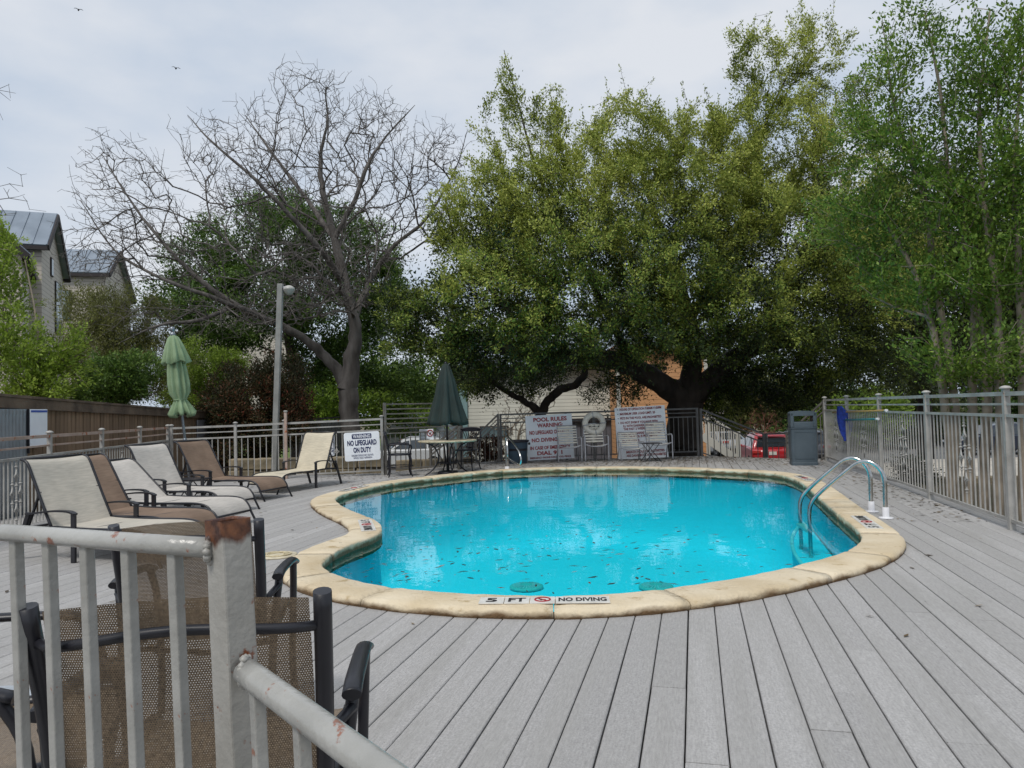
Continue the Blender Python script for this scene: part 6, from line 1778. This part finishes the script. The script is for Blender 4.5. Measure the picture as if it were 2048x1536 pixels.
# small twisted tree in front of the white house
sk = Skeleton(4); b = at(1078, 905, 20.6); b.z = ground_z(b.x, b.y)
n1 = sk.limb([b, V3(1078, 880, 20.6), V3(1080, 830, 20.5)], [0.2, 0.17, 0.15])
a1 = sk.limb([V3(1080, 830, 20.5), V3(1096, 800, 20.4), V3(1120, 780, 20.2), V3(1150, 770, 20), V3(1170, 745, 19.8), V3(1165, 715, 19.6), V3(1190, 680, 19.4)], [0.14, 0.12, 0.11, 0.1, 0.09, 0.06, 0.02], n1)
a2 = sk.limb([V3(1080, 830, 20.5), V3(1055, 805, 20.4), V3(1015, 785, 20.2), V3(975, 755, 20), V3(940, 720, 20)], [0.12, 0.09, 0.07, 0.05, 0.015], n1)
tp, w_ = blob_points([(1000, 760, 20.4, 90, 35, 1.0), (1100, 745, 20.2, 90, 35, 1.0), (930, 740, 19.8, 60, 40, 0.9), (1200, 790, 20.0, 45, 22, 0.7), (1260, 790, 20.2, 40, 22, 0.7)], 260, 8, 0.2)
ti = sk.colonise(tp, 0.35, 0.0); C = np.array(sk.P)[ti]
Vl, Fl, Tl = leaves(C, 34, 0.26, 0.06, 33, 0.25 + 0.15 * lumpy(C, 3, 2), 0.15, 0.46)
tree('twisted_tree', 'small crooked dark tree growing behind the POOL RULES board', 'tree', b, sk, M_bark, (Vl, Fl, Tl, M_oak))

# ---------------------------------------------------------------- the bare tree
sk = Skeleton(12); Yb = 21.5
b = at(705, 905, Yb); b.z = ground_z(b.x, b.y) - 0.1
n1 = sk.limb([b, V3(703, 880, Yb), V3(698, 830, Yb), V3(694, 780, Yb)], [0.36, 0.30, 0.27, 0.29])
sk.limb([V3(694, 780, Yb), V3(665, 730, Yb), V3(625, 690, Yb - 0.3), V3(560, 650, Yb - 0.8), V3(470, 610, Yb - 1.4), V3(400, 560, Yb - 1.8), V3(330, 490, Yb - 2), V3(260, 400, Yb - 2), V3(205, 310, Yb - 2)], [0.2, 0.16, 0.13, 0.105, 0.085, 0.065, 0.045, 0.028, 0.01], n1)
um = sk.limb([V3(694, 780, Yb), V3(708, 700, Yb), V3(708, 640, Yb), V3(690, 570, Yb), V3(670, 480, Yb), V3(650, 400, Yb), V3(640, 320, Yb), V3(655, 240, Yb), V3(650, 180, Yb)], [0.27, 0.22, 0.18, 0.15, 0.12, 0.09, 0.06, 0.03, 0.01], n1)
def branch(frm, pts, r):
    k = sk.nearest(frm); return sk.limb([sk.P[k]] + pts, r, k)
branch(V3(690, 570, Yb), [V3(640, 500, Yb - 1), V3(570, 420, Yb - 1.6), V3(500, 350, Yb - 2), V3(420, 280, Yb - 2), V3(375, 230, Yb - 2)], [0.1, 0.08, 0.06, 0.045, 0.025, 0.008])
branch(V3(670, 480, Yb), [V3(600, 380, Yb + 1), V3(540, 300, Yb + 1.2), V3(490, 230, Yb + 1.5)], [0.08, 0.06, 0.04, 0.01])
branch(V3(670, 480, Yb), [V3(710, 400, Yb - 0.5), V3(735, 330, Yb - 0.6), V3(775, 270, Yb - 0.5), V3(830, 210, Yb - 0.5)], [0.09, 0.07, 0.05, 0.03, 0.008])
branch(V3(708, 640, Yb), [V3(740, 560, Yb + 0.6), V3(790, 490, Yb + 0.6), V3(850, 440, Yb + 0.6), V3(910, 340, Yb + 0.4), V3(935, 260, Yb)], [0.1, 0.08, 0.06, 0.045, 0.02, 0.008])
branch(V3(470, 610, Yb - 1.4), [V3(400, 640, Yb - 2.4), V3(320, 650, Yb - 3), V3(230, 690, Yb - 3.2)], [0.07, 0.05, 0.03, 0.008])
branch(V3(560, 650, Yb - 0.8), [V3(440, 600, Yb - 2.4), V3(330, 560, Yb - 3), V3(230, 500, Yb - 3), V3(160, 400, Yb - 3)], [0.08, 0.055, 0.04, 0.025, 0.008])
BARE = [(650, 270, Yb, 130, 130, 2.6), (480, 330, Yb - 1, 120, 110, 2.2), (780, 300, Yb, 90, 110, 2.0), (560, 430, Yb - 1.4, 160, 110, 2.4), (250, 380, Yb - 2.2, 95, 110, 1.6), (330, 500, Yb - 2.6, 140, 90, 1.8), (210, 510, Yb - 3, 90, 70, 1.4), (640, 560, Yb - 1.8, 150, 90, 1.6, 1.8), (560, 600, Yb - 2.2, 150, 60, 1.2, 1.5), (760, 450, Yb, 100, 90, 1.8), (440, 640, Yb - 2.6, 130, 40, 1.4), (270, 640, Yb - 3, 110, 35, 1.0), (870, 380, Yb + 0.3, 60, 110, 1.4), (900, 300, Yb, 40, 60, 0.8)]
t1, _ = blob_points(BARE, 620, 41, 0.6)
o_ = np.argsort(np.linalg.norm(t1 - np.array(V3(700, 640, Yb)), axis=1)); sk.colonise(t1[o_], 0.3, 0.0, 0.07, skip=14, bias=1.3)
t2, _ = blob_points(BARE, 5200, 42, 0.2)
o_ = np.argsort(np.linalg.norm(t2 - np.array(V3(700, 640, Yb)), axis=1)); sk.colonise(t2[o_], 0.2, 0.0, 0.05, skip=14, bias=0.9)
t3 = np.array(sk.P)[np.random.default_rng(5).integers(200, len(sk.P), 7000)]; t3 = t3 + np.random.default_rng(6).normal(0, 1, t3.shape) * np.array([0.14, 0.14, 0.10]) + np.array([0, 0, 0.17])
sk.colonise(t3, 0.15, 0.0, 0.05, skip=14, bias=0.7)
tree('bare_tree', 'leafless grey brown tree with a wide fan of twigs behind the lamp post', 'tree', b, sk, M_bark2, tip=0.0042, power=2.75)

# ---------------------------------------------------------------- other leafy trees
def leafy(name, label, blobs, base_uvY, limbs, n_tip, per, spread, size, leafm, barkm, tone0, seed, tr0=0.2, shell=0.35, tone_v=0.25, aspect=0.46, cat='tree', group=None, tip=0.004, mids=10, up=0.4, multi=None, flat=1.0):
    sk = Skeleton(seed); b = at(*base_uvY); b.z = ground_z(b.x, b.y) - 0.05
    if multi is None:
        k0 = len(sk.P)
        p = sk.limb([b] + [at(*q) for q in limbs], list(np.linspace(tr0, tr0 * 0.25, len(limbs) + 1)))
    else:
        for pts in multi:
            q0 = at(*pts[0]); q0.z = ground_z(q0.x, q0.y) - 0.05
            sk.limb([q0] + [at(*q) for q in pts[1:]], list(np.linspace(tr0, tr0 * 0.15, len(pts))))
    tp, wb = blob_points(blobs, n_tip, seed + 1, shell)
    c0 = np.array(sk.P[min(len(sk.P) - 1, 4)]); tp = tp[np.argsort(np.linalg.norm(tp - c0, axis=1))]
    ti = sk.colonise(tp, 0.45, 0.0, skip=0); C = np.array(sk.P)[ti]
    tone = tone0 + tone_v * lumpy(C, seed, 1.3)
    Vl, Fl, Tl = sprigs(back(sk, ti, spread * 1.7), C, per + mids, spread * 0.5, size, seed + 2, tone, 0.14, aspect, up, flat)
    return tree(name, label, cat, b, sk, barkm, (Vl, Fl, Tl, leafm), group, 'trunk' if cat == 'tree' else 'stem', tip)
M_lf_green = leaf_mat('fresh_green_leaf', [(0, lin(32, 50, 24)), (0.5, lin(68, 96, 40)), (1, lin(124, 150, 68))], 0.28)
M_lf_lime = leaf_mat('lime_leaf', [(0, lin(88, 112, 40)), (0.5, lin(146, 170, 66)), (1, lin(192, 206, 106))], 0.45)
M_lf_olive = leaf_mat('olive_leaf', [(0, lin(66, 72, 38)), (0.5, lin(118, 122, 66)), (1, lin(166, 166, 102))], 0.4)
M_lf_dark = leaf_mat('dark_evergreen_leaf', [(0, lin(24, 32, 22)), (0.5, lin(46, 58, 32)), (1, lin(98, 106, 50))], 0.25)
M_lf_photinia = leaf_mat('photinia_leaf', [(0, lin(38, 42, 28)), (0.5, lin(66, 68, 42)), (0.8, lin(112, 74, 54)), (1, lin(156, 76, 62))], 0.3)
M_lf_myrtle = leaf_mat('crape_myrtle_leaf', [(0, lin(44, 66, 28)), (0.5, lin(88, 118, 44)), (1, lin(144, 166, 72))], 0.33)
M_lf_red = leaf_mat('red_shoot_leaf', [(0, lin(40, 48, 30)), (0.5, lin(84, 60, 44)), (1, lin(176, 60, 58))], 0.35)

leafy('leafy_oak', 'fresh green leafy tree standing behind the bare tree', [(560, 480, 27, 150, 85, 2.8), (420, 540, 27, 95, 85, 2.2), (690, 500, 27, 120, 85, 2.4), (350, 600, 26.5, 70, 55, 1.6), (500, 600, 26, 150, 75, 2.6), (680, 620, 27, 130, 75, 2.4), (770, 590, 27, 60, 80, 1.6), (420, 680, 26.5, 90, 40, 1.5), (560, 420, 27.5, 80, 40, 1.4), (740, 720, 27, 110, 60, 1.8), (860, 760, 27, 90, 50, 1.6), (620, 720, 27, 60, 40, 1.2)],
      (596, 900, 27.0), [(598, 800, 27), (585, 720, 27), (570, 640, 27), (560, 560, 27)], 1500, 74, 0.42, 0.115, M_lf_green, M_bark, 0.55, 51, tr0=0.3, tone_v=0.22)
leafy('crape_myrtle', 'tall multi stemmed crape myrtle with open green crown beside the street fence', [(1760, 300, 11.5, 110, 100, 1.3), (1680, 440, 12.0, 90, 60, 1.0), (1740, 520, 11.8, 70, 40, 0.8), (1735, 200, 11.6, 60, 80, 0.8, 0.6), (1900, 170, 11.0, 150, 130, 1.4, 0.7), (2010, 120, 10.6, 130, 130, 1.3, 0.75), (2000, 330, 10.4, 130, 150, 1.4), (1860, 400, 11, 130, 110, 1.3), (1770, 110, 11.6, 55, 85, 0.8, 0.5), (1840, 40, 11.4, 70, 60, 0.8, 0.5), (1960, 540, 10.4, 130, 90, 1.1), (2080, 420, 10, 120, 200, 1.3), (1830, 560, 11, 90, 60, 1.0), (1990, 690, 10.0, 95, 65, 0.9), (1850, 690, 10.6, 50, 35, 0.6), (1930, 740, 10.2, 60, 30, 0.6)],
      None or (1930, 900, 10.6), [], 1100, 46, 0.30, 0.064, M_lf_myrtle, M_bark3, 0.55, 61, tr0=0.07, shell=0.15, tip=0.0035, mids=6, aspect=0.52, flat=0.4, up=0.9,
      multi=[[(1900, 900, 10.6), (1885, 780, 10.6), (1850, 600, 10.9), (1780, 460, 11.3), (1700, 400, 11.8)], [(1905, 900, 10.6), (1905, 760, 10.6), (1870, 560, 11), (1850, 400, 11.2), (1790, 220, 11.5), (1770, 80, 11.6)], [(1925, 900, 10.5), (1950, 740, 10.5), (1940, 540, 10.6), (1900, 360, 10.8), (1880, 180, 11), (1850, 30, 11.2)], [(1990, 900, 10.2), (2000, 740, 10.2), (1985, 540, 10.2), (1965, 380, 10.3), (1960, 200, 10.5), (1980, 20, 10.6)], [(2040, 900, 10.0), (2045, 700, 10.0), (2035, 500, 10.0), (2030, 300, 10.1), (2050, 100, 10.2)], [(1960, 900, 10.4), (1975, 720, 10.4), (1960, 640, 10.5), (1930, 480, 10.6), (1925, 300, 10.7)]])
leafy('dark_evergreen', 'dense dark evergreen tree filling the shade behind the leaf net', [(1780, 640, 25, 140, 110, 2.6), (1900, 600, 25, 130, 140, 2.4), (1720, 500, 25, 110, 110, 2.2), (1860, 420, 25.5, 150, 130, 2.2), (1800, 730, 24, 150, 50, 2.2), (1990, 560, 25, 120, 180, 2.4)], (1850, 900, 25), [(1850, 780, 25), (1840, 660, 25), (1830, 520, 25.4)], 1100, 66, 0.48, 0.13, M_lf_dark, M_bark, 0.52, 71, tr0=0.26)
leafy('dark_evergreen', 'dense dark evergreen tree behind the crape myrtle stems', [(2060, 640, 22, 120, 150, 2.2), (1960, 720, 22, 120, 60, 2.0), (2150, 500, 22, 150, 200, 2.4), (1890, 760, 21.5, 80, 40, 1.4)], (2070, 900, 22), [(2070, 800, 22), (2065, 660, 22)], 640, 62, 0.48, 0.12, M_lf_dark, M_bark, 0.5, 75, tr0=0.22)
# left side planting behind the board wall
leafy('young_tree', 'sparse young tree with lime green leaves at the left picture edge', [(15, 560, 15, 40, 110, 0.9, 0.8), (30, 690, 14.6, 80, 80, 1.0), (110, 735, 14.8, 60, 55, 0.9), (150, 680, 15, 30, 35, 0.6, 0.6), (-10, 470, 15, 35, 50, 0.8, 0.7), (80, 775, 14.6, 90, 25, 0.8)], (70, 900, 14.8), [(72, 800, 14.8), (78, 720, 14.8), (70, 620, 14.9), (50, 520, 15)], 460, 30, 0.19, 0.078, M_lf_lime, M_bark3, 0.42, 81, tr0=0.05, shell=0.1, mids=5)
leafy('feathery_tree', 'olive feathery leaved tree in front of the farther town house', [(190, 620, 19.5, 70, 50, 1.3), (260, 640, 19.5, 80, 70, 1.4), (170, 720, 19, 80, 80, 1.4), (290, 740, 19.5, 90, 70, 1.4), (220, 690, 19, 90, 80, 1.4)], (230, 900, 19.5), [(228, 800, 19.5), (225, 720, 19.5), (230, 640, 19.5)], 900, 66, 0.26, 0.07, M_lf_olive, M_bark2, 0.42, 85, tr0=0.09, aspect=0.28, tone_v=0.2)
leafy('green_shrub', 'bright green leafy shrub rising over the board wall beside the parasol', [(230, 760, 16.8, 65, 50, 0.9), (270, 740, 17, 40, 45, 0.8), (190, 790, 16.6, 50, 30, 0.8)], (232, 930, 17.0), [(232, 840, 17), (235, 780, 17)], 340, 56, 0.2, 0.065, M_lf_green, M_bark2, 0.72, 88, tr0=0.05, cat='shrub')
leafy('yellow_green_shrub', 'yellow green shrub behind the pale green parasol', [(410, 740, 24, 60, 60, 1.2), (440, 800, 24, 50, 45, 1.0), (370, 780, 24, 45, 60, 1.0), (460, 730, 24.4, 40, 40, 0.8)], (412, 930, 24), [(412, 850, 24), (410, 780, 24)], 450, 60, 0.3, 0.08, M_lf_lime, M_bark2, 0.25, 91, tr0=0.06, cat='shrub')
leafy('photinia_bush', 'large dark photinia bush with reddish tips behind the lamp post', [(500, 800, 20.5, 85, 75, 1.4), (560, 760, 20.8, 55, 60, 1.2), (450, 830, 20.2, 50, 60, 1.0), (540, 860, 20.2, 70, 50, 1.2), (590, 820, 20.8, 40, 60, 1.0), (480, 900, 20, 60, 40, 1.0)], (520, 945, 20.5), [(520, 880, 20.5), (522, 800, 20.5)], 850, 64, 0.27, 0.075, M_lf_photinia, M_bark, 0.45, 95, tr0=0.08, cat='shrub', tone_v=0.28)
leafy('red_tipped_shrub', 'low shrub with red tips beside the stairs by the blue bin', [(958, 905, 19.6, 30, 28, 0.5), (985, 895, 19.6, 25, 28, 0.5), (1000, 915, 19.2, 25, 22, 0.5), (946, 880, 19.6, 8, 18, 0.2)], (972, 940, 19.6), [(972, 915, 19.6)], 150, 30, 0.14, 0.055, M_lf_red, M_bark, 0.55, 97, tr0=0.03, cat='shrub', tone_v=0.35)
leafy('low_shrub', 'low dark leaved shrub behind the street fence pickets', [(1815, 935, 13.4, 38, 28, 0.4), (1850, 950, 13.0, 22, 20, 0.3)], (1820, 975, 13.4), [(1820, 950, 13.4)], 90, 20, 0.15, 0.055, M_lf_dark, M_bark, 0.5, 99, tr0=0.02, cat='shrub', shell=0.1)
# bare twiggy shrubs: in front of the white house, and a red brown one by the cars
for (nm, lab, blobs, base, sd, m_, k_) in (('bare_shrub', 'bare twiggy shrub against the white house wall', [(1045, 830, 24, 55, 50, 0.8), (1010, 850, 24, 35, 40, 0.6), (1075, 800, 24, 40, 40, 0.6)], (1040, 930, 24), 101, M_bark3, 420), ('bare_shrub', 'red brown leafless bush beyond the stair railing above the red car', [(1525, 830, 44, 34, 40, 0.9), (1500, 850, 44, 24, 30, 0.8), (1550, 850, 44, 22, 30, 0.8)], (1524, 905, 44), 103, mat('red_brown_twig', lin(116, 70, 52), lin(84, 52, 42), rough=0.9, scale=6), 520)):
    sk = Skeleton(sd); b = at(*base); b.z = ground_z(b.x, b.y)
    for q in range(5):
        sk.limb([b + Vector((random.uniform(-0.1, 0.1), 0, 0)), at(base[0] + random.uniform(-30, 30), base[1] - 60, base[2]), at(base[0] + random.uniform(-50, 50), base[1] - 110, base[2])], [0.03, 0.022, 0.012])
    tp, _ = blob_points(blobs, k_, sd + 1, 0.1); sk.colonise(tp[np.argsort(np.linalg.norm(tp - np.array(b), axis=1))], 0.3)
    tree(nm, lab, 'shrub', b, sk, m_, tip=0.006, wood_name='stem')
# far trees closing the view
far = [('far_tree', 'pale green far tree behind the bare tree trunk', [(650, 800, 48, 70, 70, 3), (720, 780, 50, 80, 70, 3), (600, 830, 48, 50, 50, 3)], (665, 930, 49), M_lf_lime, 0.15, 111),
       ('far_tree', 'fresh green far tree behind the barred panel', [(790, 790, 55, 70, 60, 3), (860, 800, 55, 70, 55, 3), (830, 840, 54, 90, 35, 3)], (822, 930, 55), M_lf_lime, 0.05, 113),
       ('far_tree', 'olive far tree right of the ochre house', [(1470, 800, 52, 60, 60, 3), (1440, 850, 50, 50, 45, 3), (1530, 790, 54, 50, 50, 3)], (1466, 930, 52), M_lf_olive, 0.35, 115),
       ('far_tree', 'green far tree behind the red car and trash can', [(1600, 830, 56, 80, 60, 3), (1580, 880, 50, 60, 30, 3), (1660, 800, 56, 70, 60, 3)], (1606, 930, 56), M_lf_green, 0.55, 117),
       ('far_tree', 'yellow green far tree behind the corner of the street fence', [(1690, 840, 46, 55, 45, 2.5), (1740, 830, 48, 60, 50, 2.5)], (1712, 930, 47), M_lf_lime, 0.12, 119),
       ('far_tree', 'dark far tree behind the middle of the street fence', [(1820, 820, 50, 90, 60, 3), (1900, 840, 52, 80, 50, 3), (1790, 870, 48, 60, 30, 2)], (1845, 930, 50), M_lf_dark, 0.6, 121),
       ('far_tree', 'dark far tree behind the near end of the street fence', [(2000, 820, 54, 90, 60, 3), (2060, 840, 52, 60, 60, 3), (2120, 800, 52, 90, 90, 3)], (2020, 930, 54), M_lf_green, 0.35, 123),
       ('far_tree', 'dim green far tree between the white house and the twisted tree', [(930, 800, 60, 80, 60, 3), (1010, 780, 62, 80, 50, 3)], (960, 930, 60), M_lf_dark, 0.55, 125),
       ('far_tree', 'dark green far tree above the white house roof', [(1150, 730, 46, 160, 40, 3), (1300, 740, 46, 120, 40, 3), (1440, 740, 46, 80, 50, 3)], (1230, 930, 46), M_lf_dark, 0.6, 127)]
for (nm, lab, blobs, base, m_, tn, sd) in far:
    leafy(nm, lab, blobs, base, [(base[0], base[1] - 50, base[2]), (base[0] + 4, base[1] - 110, base[2])], 340, 40, 0.85, 0.28, m_, M_bark, tn, sd, tr0=0.2, group='trees beyond the parking lot', tip=0.01)
# leafless twigs reaching in at the left picture edge
sk = Skeleton(131); b = at(-90, 900, 13.2); b.z = ground_z(b.x, b.y)
sk.limb([b, at(-92, 700, 13.2), at(-84, 500, 13.1), at(-60, 330, 13), at(-40, 180, 13), at(-10, 90, 13)], [0.09, 0.08, 0.06, 0.04, 0.025, 0.01])
tp, _ = blob_points([(0, 380, 13, 60, 60, 0.6), (20, 410, 13, 70, 30, 0.5), (-20, 180, 13, 35, 60, 0.5)], 40, 133, 0.5); sk.colonise(tp, 0.25, 0, 0.12)
tree('bare_sapling', 'slender leafless sapling whose twigs reach in at the left picture edge', 'tree', b, sk, M_bark2, tip=0.0035)
